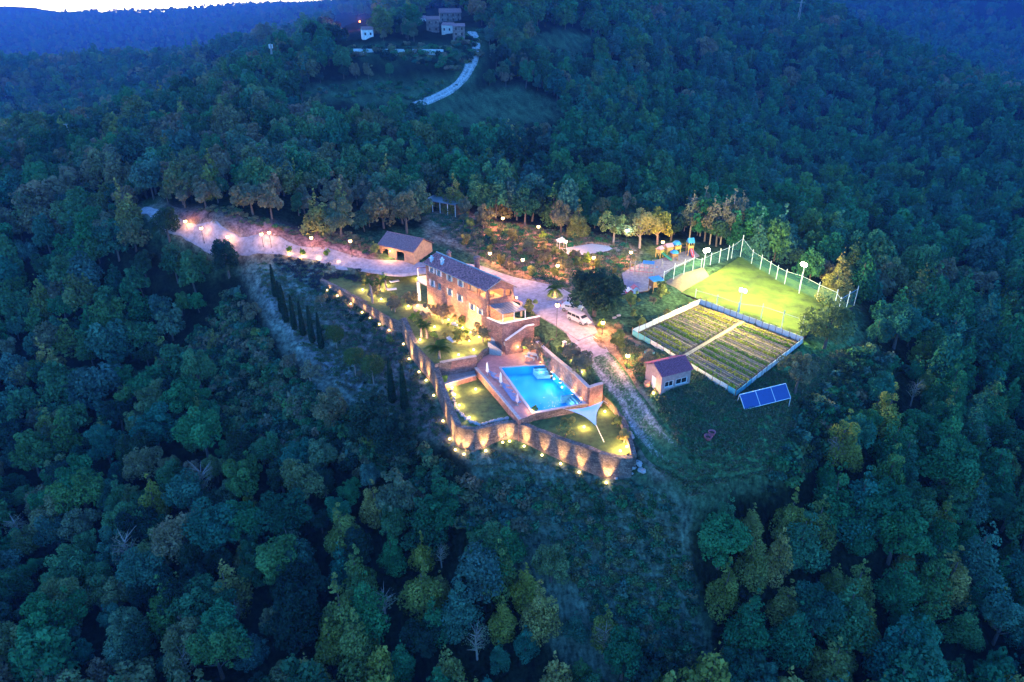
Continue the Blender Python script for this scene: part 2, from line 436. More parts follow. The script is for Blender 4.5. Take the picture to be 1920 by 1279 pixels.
def globe(name, col, s, tr=.75):
    m, nt, out = nodes_of(name)      # frosted glass: glows and lets the lamp's light through
    e = nt.nodes.new('ShaderNodeEmission'); e.inputs[0].default_value = (*col, 1); e.inputs[1].default_value = s
    t = nt.nodes.new('ShaderNodeBsdfTransparent'); t.inputs[0].default_value = (tr, tr, tr, 1)
    a = nt.nodes.new('ShaderNodeAddShader'); nt.links.new(e.outputs[0], a.inputs[0]); nt.links.new(t.outputs[0], a.inputs[1]); nt.links.new(a.outputs[0], out.inputs[0]); MATS[name] = m; return m
M_glow = globe('warm_lamp_glow', (1.0, .72, .30), 4.8)
M_glowb = globe('blue_white_lamp_glow', (.45, .8, 1.0), 4.5)
M_glowf = globe('floodlight_glow', (1.0, .95, .75), 14)
M_glass = mat('window_glass', (.02, .025, .03), .12, 2, .1, 0)
# ------------------------------------------------------------------ ground sheet
def smooth_noise(X, Y, sc, seed):
    r = np.random.default_rng(seed); o = np.zeros(np.shape(X))
    for k in range(7):
        a = r.uniform(0, 6.283); f = (1 / sc) * r.uniform(.6, 1.9)
        o += np.sin((X * math.cos(a) + Y * math.sin(a)) * f * 6.283 + r.uniform(0, 6.28))
    return o / 7
CLEAR = [[tuple(ground_terrain(*q)[:2]) for q in pix] for pix in (
    [(262,385),(340,393),(420,404),(520,420),(600,438),(660,445),(690,434),(715,430),(790,430),(800,398),(870,390),(905,412),(960,420),(1000,432),(1080,440),(1150,443),(1280,455),(1330,465),(1388,476),(1500,525),(1612,570),(1630,640),(1680,690),(1620,790),(1540,850),(1470,905),(1440,925),(1300,925),(1275,960),(1290,1060),(1330,1160),(1330,1279),(1200,1279),(1150,1130),(1060,1040),(1000,950),(900,880),(800,830),(740,790),(650,760),(600,745),(560,690),(520,640),(490,570),(470,520),(440,480),(340,452),(262,425)],
    [(530,185),(560,165),(640,158),(830,150),(870,160),(820,180),(770,196),(700,196),(620,190)],
    [(790,235),(800,205),(860,180),(930,162),(1000,170),(1040,190),(1085,212),(1020,228),(950,235),(880,240)],
    [(640,112),(660,88),(840,88),(880,60),(905,52),(905,110),(880,150),(850,140),(820,112),(740,116)],
    [(980,66),(1080,58),(1160,90),(1180,104),(1080,100),(1010,85)])]
SCRUB = [tuple(ground_terrain(*q)[:2]) for q in ((440,500),(480,500),(500,560),(540,640),(600,700),(700,760),(820,830),(850,870),(990,960),(1010,1000),(900,1010),(780,960),(700,900),(560,880),(440,860),(400,760),(350,640),(420,560))]
def is_clear(X, Y):
    c = np.zeros(np.shape(X), bool)
    for p in CLEAR: c |= inpoly(X, Y, p)
    for ln, w in ROADS: c |= seg_dist(X, Y, ln) < w + 2.0
    return c
def edge_cut(X, Y, Z):
    """ground cut away under terraces and roads"""
    Z = Z.copy()
    for T in TER:
        k = inpoly(X, Y, T['poly'])
        Z[k] = np.minimum(Z[k], tz(T, X[k], Y[k]) - (3.2 if T['name'] == 'pool_deck' else 1.2))
    for ln, w in ROADS:
        d = seg_dist(X, Y, ln)
        Z -= .3 * np.clip((w - .2 - d) / .8, 0, 1) * (Z == Z)
    return Z
az = np.concatenate([np.arange(-75, -40, 1.0), np.arange(-40, 40, .27), np.arange(40, 76, 1.0)])
rad = [6.0]
while rad[-1] < 5200:
    r_ = rad[-1]; rad.append(r_ + (.012 * r_ if (r_ < 70 or r_ > 165) else .0065 * r_))
rad = np.array(rad)
A_, R_ = np.meshgrid(np.radians(az), rad)
GX, GY = R_ * np.sin(A_), R_ * np.cos(A_)
GZ = G(GX, GY)
rough_amp = np.where(is_clear(GX, GY), .10, .5) * np.clip(R_ / 130, .6, 4)
GZn = GZ + smooth_noise(GX, GY, 9, 3) * rough_amp * .8 + smooth_noise(GX, GY, 33, 5) * np.where(is_clear(GX, GY), .0, 1.0) * np.clip(R_ / 150, .3, 5)
GZn = edge_cut(GX, GY, GZn)
nr, na = GX.shape
me = bpy.data.meshes.new('ground')
V = np.c_[GX.ravel(), GY.ravel(), GZn.ravel()]
I = np.arange(nr * na).reshape(nr, na)
F = np.stack([I[:-1, :-1], I[:-1, 1:], I[1:, 1:], I[1:, :-1]], -1).reshape(-1, 4)[:, ::-1]
me.vertices.add(len(V)); me.vertices.foreach_set('co', V.ravel())
me.loops.add(F.size); me.loops.foreach_set('vertex_index', F.ravel())
me.polygons.add(len(F)); me.polygons.foreach_set('loop_start', np.arange(0, F.size, 4)); me.polygons.foreach_set('loop_total', np.full(len(F), 4))
me.polygons.foreach_set('use_smooth', np.ones(len(F), bool))
me.update()
# land cover painted as soil / grass colours
col = np.empty((nr, na, 3)); col[:] = (.012, .018, .010)                     # forest floor, darkened to paint in the shade between trees
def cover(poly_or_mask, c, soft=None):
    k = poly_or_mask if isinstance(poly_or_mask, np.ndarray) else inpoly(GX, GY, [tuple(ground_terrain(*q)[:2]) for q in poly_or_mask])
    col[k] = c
clr = is_clear(GX, GY)
cover(clr, (.045, .085, .04))
cover([(440,480),(560,480),(640,500),(600,520),(740,610),(860,840),(960,850),(1190,900),(1150,960),(900,890),(700,770),(600,740),(520,640)], (.13, .15, .11))   # dry west slope
cover([(600,545),(640,555),(740,625),(850,830),(800,820),(740,760),(700,700),(640,640)], (.17, .11, .085))      # bare soil below the wall
cover([(480,520),(510,540),(560,600),(640,680),(700,720),(690,740),(600,690),(540,620),(500,570)], (.15, .145, .13))   # pale gravel strip
cover([(262,385),(340,393),(420,404),(520,420),(600,438),(660,445),(700,470),(700,490),(600,474),(470,452),(345,418)], (.30, .15, .13))   # reddish bank
cover([(430,452),(560,475),(560,485),(500,500),(450,490)], (.16, .11, .06))
cover([(790,400),(870,390),(960,420),(1080,440),(1150,443),(1200,470),(1180,500),(1150,530),(1060,545),(960,515),(880,470),(800,450)], (.30, .18, .115))   # dry earth north of the drive
cover([(1090,600),(1140,610),(1200,640),(1215,690),(1200,730),(1230,790),(1200,760),(1130,670)], (.28, .18, .10))
cover([(1200,690),(1380,760),(1500,640),(1620,640),(1600,780),(1480,890),(1300,900),(1240,820)], (.05, .14, .05))   # meadow
cover([(880,860),(960,870),(1190,910),(1300,940),(1290,1060),(1350,1279),(1080,1279),(980,1130),(900,980)], (.075, .11, .07))
for _ in range(3):      # soften the borders between kinds of cover
    c_ = col.copy(); c_[1:-1, 1:-1] = (col[1:-1, 1:-1]*2 + col[:-2, 1:-1] + col[2:, 1:-1] + col[1:-1, :-2] + col[1:-1, 2:]) / 6; col = c_
rs = np.random.default_rng(11)
n1 = smooth_noise(GX, GY, 4, 21); n2 = smooth_noise(GX, GY, 15, 22)
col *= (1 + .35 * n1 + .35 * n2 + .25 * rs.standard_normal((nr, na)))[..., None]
for ln, w in ((DRIVE, 1.0), (TRACK[:-2], 1.2)):
    d = seg_dist(GX, GY, ln); k = np.clip((w + 1.3 - d + n1 * 1.2) / 1.6, 0, 1)[..., None] * .75
    col = col * (1 - k) + np.array((.26, .20, .16)) * k
k = inpoly(GX, GY, YARD); col[k] = (.34, .29, .27)
ca = me.color_attributes.new('cover', 'FLOAT_COLOR', 'POINT')
ca.data.foreach_set('color', np.c_[np.clip(col.reshape(-1, 3), .005, .6), np.ones(nr * na)].ravel())
m, nt, out = nodes_of('land'); N, L = nt.nodes, nt.links
b = N.new('ShaderNodeBsdfDiffuse'); L.new(b.outputs[0], out.inputs[0])
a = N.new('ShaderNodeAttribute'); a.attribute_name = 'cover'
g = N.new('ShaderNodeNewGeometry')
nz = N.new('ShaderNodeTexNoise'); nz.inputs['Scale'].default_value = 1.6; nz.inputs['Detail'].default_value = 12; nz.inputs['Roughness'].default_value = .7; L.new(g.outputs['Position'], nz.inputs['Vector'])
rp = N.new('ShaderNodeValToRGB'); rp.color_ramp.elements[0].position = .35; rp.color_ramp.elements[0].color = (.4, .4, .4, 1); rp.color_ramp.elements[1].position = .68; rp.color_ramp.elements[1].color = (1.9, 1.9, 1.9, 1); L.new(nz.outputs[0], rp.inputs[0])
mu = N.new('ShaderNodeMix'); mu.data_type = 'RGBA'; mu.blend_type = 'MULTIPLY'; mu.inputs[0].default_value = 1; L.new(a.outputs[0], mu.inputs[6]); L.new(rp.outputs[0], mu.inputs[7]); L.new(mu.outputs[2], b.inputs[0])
bp = N.new('ShaderNodeBump'); bp.inputs['Distance'].default_value = .25; bp.inputs['Strength'].default_value = .8; L.new(nz.outputs[0], bp.inputs['Height']); L.new(bp.outputs[0], b.inputs['Normal'])
me.materials.append(m)
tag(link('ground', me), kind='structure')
# bilinear height of the finished sheet
def sheet_z(x, y):
    r = math.hypot(x, y); a_ = math.degrees(math.atan2(x, y))
    i = int(np.clip(np.searchsorted(rad, r) - 1, 0, nr - 2)); j = int(np.clip(np.searchsorted(az, a_) - 1, 0, na - 2))
    u = (r - rad[i]) / (rad[i+1] - rad[i]); v = (a_ - az[j]) / (az[j+1] - az[j])
    return float((GZn[i, j]*(1-u) + GZn[i+1, j]*u)*(1-v) + (GZn[i, j+1]*(1-u) + GZn[i+1, j+1]*u)*v)
def sheet_zv(X, Y):
    r = np.hypot(X, Y); a_ = np.degrees(np.arctan2(X, Y))
    i = np.clip(np.searchsorted(rad, r) - 1, 0, nr - 2); j = np.clip(np.searchsorted(az, a_) - 1, 0, na - 2)
    u = np.clip((r - rad[i]) / (rad[i+1] - rad[i]), 0, 1); v = np.clip((a_ - az[j]) / (az[j+1] - az[j]), 0, 1)
    return (GZn[i, j]*(1-u) + GZn[i+1, j]*u)*(1-v) + (GZn[i, j+1]*(1-u) + GZn[i+1, j+1]*u)*v
def topz(x, y):
    for T in TER:
        if inpoly(x, y, T['poly']): return float(tz(T, x, y))
    return sheet_z(x, y)
def spot_on(px, py):
    g = ground(px, py); return np.array([g[0], g[1], topz(g[0], g[1])])

# roads
def road(name, line, hw, material, lift=.02, step=1.5, taper=0, grow=0):
    P = [line[0]]
    for a_, b_ in zip(line[:-1], line[1:]):
        n = max(1, int(math.dist(a_, b_) / step))
        P += [(a_[0] + (b_[0]-a_[0])*k/n, a_[1] + (b_[1]-a_[1])*k/n) for k in range(1, n+1)]
    P = np.array(P)
    for _ in range(4): P[1:-1] = (P[:-2] + P[1:-1] * 2 + P[2:]) / 4
    D = np.gradient(P, axis=0); D /= np.linalg.norm(D, axis=1)[:, None]; Nn = np.c_[-D[:, 1], D[:, 0]]
    offs = np.linspace(-1, 1, 13); rut = []
    mb = MB(); Vv = []
    rw = np.random.default_rng(4)
    for i, p in enumerate(P):
        w = hw * (grow + (1 - grow) * min(1, i / len(P) * 1.9) if grow else 1) * (1 if not taper else 1 - (1 - taper) * max(0, (i / len(P) - .55) / .45)) + .35 * math.sin(i * .7) + rw.uniform(-.2, .2)
        zc = float(G(p[0], p[1])[0])
        for o_ in offs:
            q = p + Nn[i] * w * o_
            z = float(G(q[0], q[1])[0]) + lift - (.45 if abs(o_) > .95 else 0) + .03 * math.cos(o_ * 6)
            Vv.append((q[0], q[1], z)); rut.append(math.exp(-((abs(o_) - .48) / .17) ** 2) * rw.uniform(.7, 1) - (2.2 * max(0, (i / len(P) - .62) / .38) if taper else 0) - (.8 if taper and abs(o_) > .8 else 0))
    n = len(offs)
    mb.add(Vv, [(i*n+k, i*n+k+1, (i+1)*n+k+1, (i+1)*n+k) for i in range(len(P)-1) for k in range(n-1)])
    o = mb.build(name, material, smooth=True); tag(o, kind='structure')
    ra = o.data.attributes.new('rut', 'FLOAT', 'POINT'); ra.data.foreach_set('value', np.array(rut, np.float32)); return o
M_drive = mat('drive_gravel', (.38, .31, .31), .95, 1.1, .3, .6, detail=12)
def patchy(name, c1, c2, scale=1.2, mid=.5, w=.06):
    m, nt, out = nodes_of(name); N, L = nt.nodes, nt.links
    b = N.new('ShaderNodeBsdfDiffuse'); L.new(b.outputs[0], out.inputs[0]); g = N.new('ShaderNodeNewGeometry')
    nz = N.new('ShaderNodeTexNoise'); nz.inputs['Scale'].default_value = scale; nz.inputs['Detail'].default_value = 14; nz.inputs['Roughness'].default_value = .75; L.new(g.outputs['Position'], nz.inputs['Vector'])
    r = N.new('ShaderNodeValToRGB'); r.color_ramp.elements[0].position = mid - w; r.color_ramp.elements[0].color = (*c1, 1); r.color_ramp.elements[1].position = mid + w; r.color_ramp.elements[1].color = (*c2, 1)
    at_ = N.new('ShaderNodeAttribute'); at_.attribute_name = 'rut'
    ad = N.new('ShaderNodeMath'); ad.operation = 'MULTIPLY_ADD'; ad.inputs[1].default_value = .16; L.new(at_.outputs['Fac'], ad.inputs[0]); L.new(nz.outputs[0], ad.inputs[2])
    L.new(ad.outputs[0], r.inputs[0])
    n2_ = N.new('ShaderNodeTexNoise'); n2_.inputs['Scale'].default_value = 1.6; n2_.inputs['Detail'].default_value = 12; n2_.inputs['Roughness'].default_value = .7; L.new(g.outputs['Position'], n2_.inputs['Vector'])
    r2 = N.new('ShaderNodeValToRGB'); r2.color_ramp.elements[0].position = .35; r2.color_ramp.elements[0].color = (.4, .4, .4, 1); r2.color_ramp.elements[1].position = .68; r2.color_ramp.elements[1].color = (1.8, 1.8, 1.8, 1); L.new(n2_.outputs[0], r2.inputs[0])
    mu_ = N.new('ShaderNodeMix'); mu_.data_type = 'RGBA'; mu_.blend_type = 'MULTIPLY'; mu_.inputs[0].default_value = .9; L.new(r.outputs[0], mu_.inputs[6]); L.new(r2.outputs[0], mu_.inputs[7]); L.new(mu_.outputs[2], b.inputs[0])
    bp = N.new('ShaderNodeBump'); bp.inputs['Distance'].default_value = .1; L.new(nz.outputs[0], bp.inputs['Height']); L.new(bp.outputs[0], b.inputs['Normal'])
    return m
M_track = patchy('stony_track', (.055, .12, .05), (.38, .33, .31), 3.0, .57, .10)
M_far = patchy('far_track', (.14, .15, .13), (.46, .44, .40), .5, .47, .1)
road('drive', DRIVE, 2.4, M_drive, grow=.5)
road('stony_track', TRACK, 2.2, M_track, taper=.45)
road('village_track', FROAD2, 2.3, M_far, lift=.25, step=4)
# yard in front of the house
mb = MB(); yp = YARD
xs = [p[0] for p in yp]; ys = [p[1] for p in yp]
mb.prism(yp, [float(G(*p)[0]) - .6 for p in yp], [float(G(*p)[0]) + .16 for p in yp])
tag(mb.build('yard', M_drive), kind='structure')

# terraces
def terr_obj(T, top, side, depth=4.0, name=None):
    mb = MB(); poly = T['poly']; n0 = 0
    zt_ = [tz(T, *p) for p in poly]
    mb.prism(poly, [z - depth for z in zt_], zt_)
    n = len(poly); ntri = len(mb.f) - n
    mb.m = [0 if i < ntri else 1 for i in range(len(mb.f))]
    return tag(mb.build(name or T['name'], [top, side]), kind='structure')
terr_obj(T_GARD, M_lawn, M_wallst)
terr_obj(T_COURT, M_paving, M_wallst)
terr_obj(T_LAWN, M_lawn, M_wallst)
terr_obj(T_SAIL, M_lawn, M_wallst)
terr_obj(T_FIELD, M_field, M_soil, 1.6)
terr_obj(T_VEG, M_soil, M_soil, 1.6)
terr_obj(T_COURT2, M_gravel, M_soil, 1.5)
terr_obj(T_PLAY, mat('play_surface', (.19, .18, .22), .95, 1.5, .3), M_soil, 1.5)
# ------------------------------------------------------------------ pool deck with basin
POOL = [at(940,690,-4.8), at(1023.5,685,-4.8), at(1093,755.5,-4.8), at(1000,773,-4.8)]
POOL = [(p[0], p[1]) for p in POOL]
DK = T_DECK['poly']; DZ = -4.8
mb = MB()
outer = [Vector((*p, 0)) for p in DK]; hole = [Vector((*p, 0)) for p in POOL]
tri = tessellate_polygon([outer, hole]); allp = list(DK) + POOL
F = []
for t in tri:
    a = [allp[i] for i in t]; ar = (a[1][0]-a[0][0])*(a[2][1]-a[0][1]) - (a[2][0]-a[0][0])*(a[1][1]-a[0][1])
    F.append(tuple(t) if ar > 0 else tuple(t)[::-1])
mb.add([(x, y, DZ) for x, y in allp], F)
n = len(DK); mb.mi = 1
mb.add([(x, y, DZ) for x, y in DK] + [(x, y, DZ - 4) for x, y in DK], [(i, (i+1) % n, n+(i+1) % n, n+i) for i in range(n)])
tag(mb.build('pool_deck', [M_deckm, M_wallst]), kind='structure')
pool = thing('swimming_pool', 'rectangular swimming pool glowing bright blue below the farmhouse', 'swimming pool', (POOL[0][0], POOL[0][1], DZ))
def rel(P, o): return (P[0] - o.location[0], P[1] - o.location[1], P[2] - o.location[2])
M_pool = mat('pool_tile', (.02, .38, .82), .5, 9, .04, 0)
bx = [(x - POOL[0][0], y - POOL[0][1]) for x, y in POOL]
mb = MB()
mb.add([(x, y, 0.0) for x, y in bx] + [(x, y, -1.5) for x, y in bx], [(4, 7, 6, 5), (0, 4, 5, 1), (1, 5, 6, 2), (2, 6, 7, 3), (3, 7, 4, 0)])
mb.build('basin', M_pool, pool)
def lerp(a, b, t): return tuple(a[i] + (b[i] - a[i]) * t for i in range(len(a)))
def quadpt(u, v): return lerp(lerp(bx[0], bx[1], u), lerp(bx[3], bx[2], u), v)
for k in range(4):       # entry steps in the two right-hand corners
    mb = MB(); a = .74; v = .015 + .035 * k
    mb.prism([quadpt(.70, v), quadpt(.985, v), quadpt(.985, v + .034), quadpt(.70, v + .034)], -1.45, -.25 - .22 * k); mb.build('step', M_white, pool)
for k in range(3):
    mb = MB(); u = .985 - .05 * k
    mb.prism([quadpt(u - .045, .78), quadpt(u, .78), quadpt(u, .985), quadpt(u - .045, .985)], -1.45, -.25 - .25 * k); mb.build('step', M_white, pool)
mb = MB(); mb.prism([quadpt(.74, .755), quadpt(.99, .755), quadpt(.99, .772), quadpt(.74, .772)], -1.45, -.16); mb.build('low_wall', M_white, pool)
m, nt, out = nodes_of('pool_water'); N, L = nt.nodes, nt.links
tr = N.new('ShaderNodeBsdfTransparent'); tr.inputs[0].default_value = (.62, .92, .97, 1)
gl = N.new('ShaderNodeBsdfGlossy'); gl.inputs['Roughness'].default_value = .03
fr = N.new('ShaderNodeFresnel'); fr.inputs[0].default_value = 1.33
nz = N.new('ShaderNodeTexNoise'); nz.inputs['Scale'].default_value = 2.2; nz.inputs['Detail'].default_value = 3
tc = N.new('ShaderNodeTexCoord'); L.new(tc.outputs['Object'], nz.inputs['Vector'])
bp = N.new('ShaderNodeBump'); bp.inputs['Strength'].default_value = .6; bp.inputs['Distance'].default_value = .08; L.new(nz.outputs[0], bp.inputs['Height']); L.new(bp.outputs[0], gl.inputs['Normal']); L.new(bp.outputs[0], fr.inputs['Normal'])
ms = N.new('ShaderNodeMixShader'); L.new(fr.outputs[0], ms.inputs[0]); L.new(tr.outputs[0], ms.inputs[1]); L.new(gl.outputs[0], ms.inputs[2]); L.new(ms.outputs[0], out.inputs[0])
mb = MB(); mb.add([(x, y, -.10) for x, y in bx], [(3, 2, 1, 0)][::-1]); mb.f = [(0, 3, 2, 1)]; mb.build('water', m, pool)
mb = MB()
for i in range(4):
    a, b_ = bx[i], bx[(i+1) % 4]
    d = Vector((b_[0]-a[0], b_[1]-a[1])).normalized(); nn = Vector((-d.y, d.x))
    if nn.dot(Vector((quadpt(.5, .5)[0]-a[0], quadpt(.5, .5)[1]-a[1]))) > 0: nn = -nn
    w = .38
    a2 = (a[0]-d.x*w, a[1]-d.y*w); b2 = (b_[0]+d.x*0, b_[1]+d.y*0)
    mb.prism([a2, b2, (b2[0]+nn.x*w, b2[1]+nn.y*w), (a2[0]+nn.x*w, a2[1]+nn.y*w)], -.06, .06)
mb.build('coping', mat('pool_coping', (.55, .5, .47), scale=4, var=.1), pool)
for i_ in range(3):
    for j_ in range(5):
        q = quadpt(.18 + .32*i_, .1 + .2*j_); light('pool_light', (q[0], q[1], -.42), 17 * random.uniform(.55, 1.5), (.20, .60, 1.0), pool, .3)
q = quadpt(.80, .36); light('pool_light', (q[0], q[1], -.4), 26, (.5, .85, 1.0), pool, .3)
for (u, v) in ((.955,.30),(.955,.52),(.40,.975),(.955,.93)):
    q = quadpt(u, v); mb = MB(); mb.sphere((q[0], q[1], -.55), .15, 10, 6); mb.build('underwater_lamp', emit('pool_lamp_glow', (.75,.95,1.0), 14) if 'pool_lamp_glow' not in MATS else MATS['pool_lamp_glow'], pool)

# ------------------------------------------------------------------ walls
def wall(name, label, pts, thick=.6, material=None, cap=None, base=None, group=None, capt=.12, wob=.12):
    """pts: (px,py,ztop) seen on the photograph; the foot follows the ground"""
    material = material or M_wallst
    P = [(*at(px, py, z)[:2], z) for px, py, z in pts]
    Q = [P[0]]
    for a, b_ in zip(P[:-1], P[1:]):
        n = max(1, int(math.dist(a[:2], b_[:2]) / 1.2))
        Q += [lerp(a, b_, k / n) for k in range(1, n + 1)]
    Q = np.array(Q); 
    if len(Q) > 4:
        for _ in range(2): Q[1:-1] = (Q[:-2] + 2*Q[1:-1] + Q[2:]) / 4
    D = np.gradient(Q[:, :2], axis=0); D /= np.linalg.norm(D, axis=1)[:, None]; Nn = np.c_[-D[:, 1], D[:, 0]]
    r_ = random.Random(len(pts)); o = Q[0].copy(); o[2] = 0
    Vv = []
    for q, nn in zip(Q, Nn):
        zt = q[2] + r_.uniform(-wob, wob)
        zb = (min(sheet_z(q[0]+nn[0]*s_, q[1]+nn[1]*s_) for s_ in (-1, 1, -.4, .4)) - .4) if base is None else base
        for s_, z in ((-.5, zb), (-.5, zt), (.5, zt), (.5, zb)):
            k = thick * (1.25 if z == zb else 1)
            Vv.append((q[0]+nn[0]*s_*k - o[0], q[1]+nn[1]*s_*k - o[1], z - o[2]))
    n = len(Q); mb = MB()
    F = [(i*4+k, (i+1)*4+k, (i+1)*4+(k+1) % 4, i*4+(k+1) % 4) for i in range(n-1) for k in range(4)]
    mb.add(Vv, F + [(0, 1, 2, 3), (4*n-1, 4*n-2, 4*n-3, 4*n-4)])
    t = thing(name, label, 'wall', (o[0], o[1], 0), 0, group)
    mb.build('masonry', material, t)
    if cap:
        mb = MB(); Vv = []
        for q, nn in zip(Q, Nn):
            for s_, dz in ((-.5, .0), (-.5, capt), (.5, capt), (.5, .0)):
                k = thick + .16
                Vv.append((q[0]+nn[0]*s_*k - o[0], q[1]+nn[1]*s_*k - o[1], q[2] + wob + dz))
        mb.add(Vv, F + [(0, 1, 2, 3), (4*n-1, 4*n-2, 4*n-3, 4*n-4)]); mb.build('coping', cap, t)
    return Q
W1 = wall('stone_wall', 'upper stretch of the long stone wall with spotlights beside the lavender', [(602,523,-1.0),(630,537,-1.4),(658,551,-1.9),(700,575,-2.3),(736,595,-2.6)], .7)
W2 = wall('stone_wall', 'tall stone wall running down beside the palms to the lower lawn', [(757,596,-1.9),(765,612,-2.1),(774,635,-2.6),(800,663,-2.9),(815,680,-3.3),(827,717,-4.5),(841,753,-5.1),(853,784,-5.5),(860,797,-5.6)], .9)
W3 = wall('stone_wall', 'curving stone wall lit from its foot below the pool lawn', [(860,797,-5.6),(872,805,-5.6),(890,807,-5.6),(905,801,-5.6),(920,797,-5.6),(940,789,-5.5),(954,787,-5.5),(975,790,-5.5),(989,797,-5.5),(1042,817,-5.6),(1095,836.5,-5.6),(1159,857,-5.7),(1187,857,-5.7)], .8)
wall('stone_wall', 'low rough stone wall between the sail lawn and the track', [(1189,852,-5.5),(1180,820,-5.3),(1170,791,-5.0),(1156,751,-4.2),(1136,727,-3.4)], .7)
wall('stone_wall', 'dark stone wall closing the notch between two long walls', [(736,595,-2.6),(747,600,-2.7),(757,596,-1.9)], .6)
wall('courtyard_wall', 'wall with pale coping on the garden side of the small courtyard', [(815,683,-3.1),(850,676,-3.1),(893,669,-3.1)], .4, M_stone, M_cap)
wall('courtyard_wall', 'low pale kerb wall between the small courtyard and the lower lawn', [(829,722,-5.2),(860,713,-5.2),(892,704,-5.2)], .35, M_stone, M_cap, wob=.03)
wall('deck_wall', 'lit stone kerb between the lower lawn and the red deck', [(892,690,-4.7),(905,704,-4.7),(940,745,-4.7),(975,787,-4.7)], .35, M_stone, M_cap, wob=.02)
W4 = wall('poolside_wall', 'tall retaining wall with five wall washers along the pool', [(1007,641,-1.9),(1040,670,-2.0),(1075,698,-2.1),(1104,727,-2.2)], .45, M_stone, M_cap, base=-7, wob=.02)
wall('poolside_wall', 'short return of the retaining wall at the end of the pool', [(1104,727,-2.2),(1118,722,-2.1),(1130,719,-2.0)], .45, M_stone, M_cap, base=-8, wob=.02)

# ------------------------------------------------------------------ flat wall with openings
def panel(mb, A, B, outline, holes, th):
    """wall over the segment A-B (x,y); outline and holes in (s metres from A, z); thickness th to the left of A->B"""
    A = Vector(A); d = (Vector(B) - A).normalized(); nn = Vector((-d.y, d.x))
    polys = [[Vector((p[0], p[1], 0)) for p in outline]] + [[Vector((p[0], p[1], 0)) for p in h] for h in holes]
    flat = [p for q in polys for p in q]; tri = tessellate_polygon(polys); n = len(flat)
    def P(p, off): q = A + d * p.x + nn * off; return (q.x, q.y, p.y)
    F = []
    for t in tri:
        a = [flat[i] for i in t]; ar = (a[1].x-a[0].x)*(a[2].y-a[0].y) - (a[2].x-a[0].x)*(a[1].y-a[0].y)
        t = tuple(t) if ar > 0 else tuple(t)[::-1]
        F.append(t); F.append(tuple(i + n for i in t[::-1]))
    o = 0
    for q in polys:
        m_ = len(q)
        F += [(o+i, o+i+n, o+(i+1) % m_+n, o+(i+1) % m_) for i in range(m_)]
        o += m_
    mb.add([P(p, 0) for p in flat] + [P(p, th) for p in flat], F)
def onplane(px, py, A, B):
    """pixel -> (s, z) on the vertical plane through A, B"""
    r = ray(px, py); d = np.array([B[0]-A[0], B[1]-A[1]]); ln = np.linalg.norm(d); d = d / ln
    nn = np.array([-d[1], d[0]]); t = (nn @ np.array(A[:2])) / (nn @ r[:2])
    P = r * t; return float((P[:2] - np.array(A[:2])) @ d), float(P[2] + CAMH)
def tiles(mb, E0, E1, T1, T0, pitch=.26, course=.42, amp=.045):
    """corrugated tiled slope: eave E0->E1, top T0->T1"""
    E0, E1, T0, T1 = map(Vector, (E0, E1, T0, T1))
    nn = (E1 - E0).cross(T0 - E0).normalized()
    if nn.z < 0: nn = -nn
    ns = max(4, int((E1 - E0).length / pitch) * 4); nt_ = max(1, int((T0 - E0).length / course))
    V = []; F = []
    for j in range(nt_):
        for e in (0, 1):
            t = (j + e) / nt_
            for i in range(ns + 1):
                s_ = i / ns
                p = (E0.lerp(E1, s_)).lerp(T0.lerp(T1, s_), t)
                V.append(p + nn * (amp * math.sin(i * math.pi / 2) + (.05 if e == 0 else .0) + .018 * random.uniform(-1, 1)))
    w = ns + 1
    for j in range(2 * nt_ - 1):
        F += [(j*w+i, j*w+i+1, (j+1)*w+i+1, (j+1)*w+i) for i in range(ns)]
    mb.add(V, F)
def window(parent, A, B, s, z, w, h, depth=.12, shutters=None, M_sh=None, lit=False):
    """window set in an opening centred at (s,z) in wall A-B (outer face), parts of parent; parent at o"""
    A_ = Vector(A); d = (Vector(B) - A_).normalized(); nn = Vector((-d.y, d.x)); o = parent.location
    ang = math.atan2(d.y, d.x)
    def W(s_, off, z_): q = A_ + d * s_ + nn * off; return (q.x - o.x, q.y - o.y, z_ - o.z)
    mb = MB(); t = .09
    for (ds, dz, ww, hh) in ((0, h/2 - t/2, w, t), (0, -h/2 + t/2, w, t), (-w/2 + t/2, 0, t, h - 2*t), (w/2 - t/2, 0, t, h - 2*t), (0, 0, .05, h - 2*t)):
        mb.box(W(s + ds, depth, z + dz), (ww, .07, hh), ang)
    f = mb.build('window', M_white, parent)
    mb = MB(); mb.box(W(s, depth + .05, z), (w - .1, .02, h - .1), ang); mb.build('pane', MATS['lit_pane'] if lit else M_glass, f)
    mb = MB(); mb.box(W(s, -.07, z - h/2 - .05), (w + .25, .18, .09), ang); mb.build('sill', M_cap, f)
    if shutters:
        for sg in (-1, 1):
            mb = MB(); mb.box(W(s + sg * (w/2 + w/4 + .03), -.045, z), (w/2, .05, h), ang)
            for k in range(3): mb.box(W(s + sg * (w/2 + w/4 + .03), -.075, z - h/2 + h*(k+.5)/3), (w/2 - .1, .02, h/3 - .1), ang)
            mb.build('shutter', M_sh, f)
emit('lit_pane', (1.0, .66, .25), 3.0)
M_shut = mat('white_green_shutter', (.46, .56, .52), .6, 2, .1, .1)
M_shutw = mat('white_shutter', (.72, .68, .66), .6, 2, .1, .1)

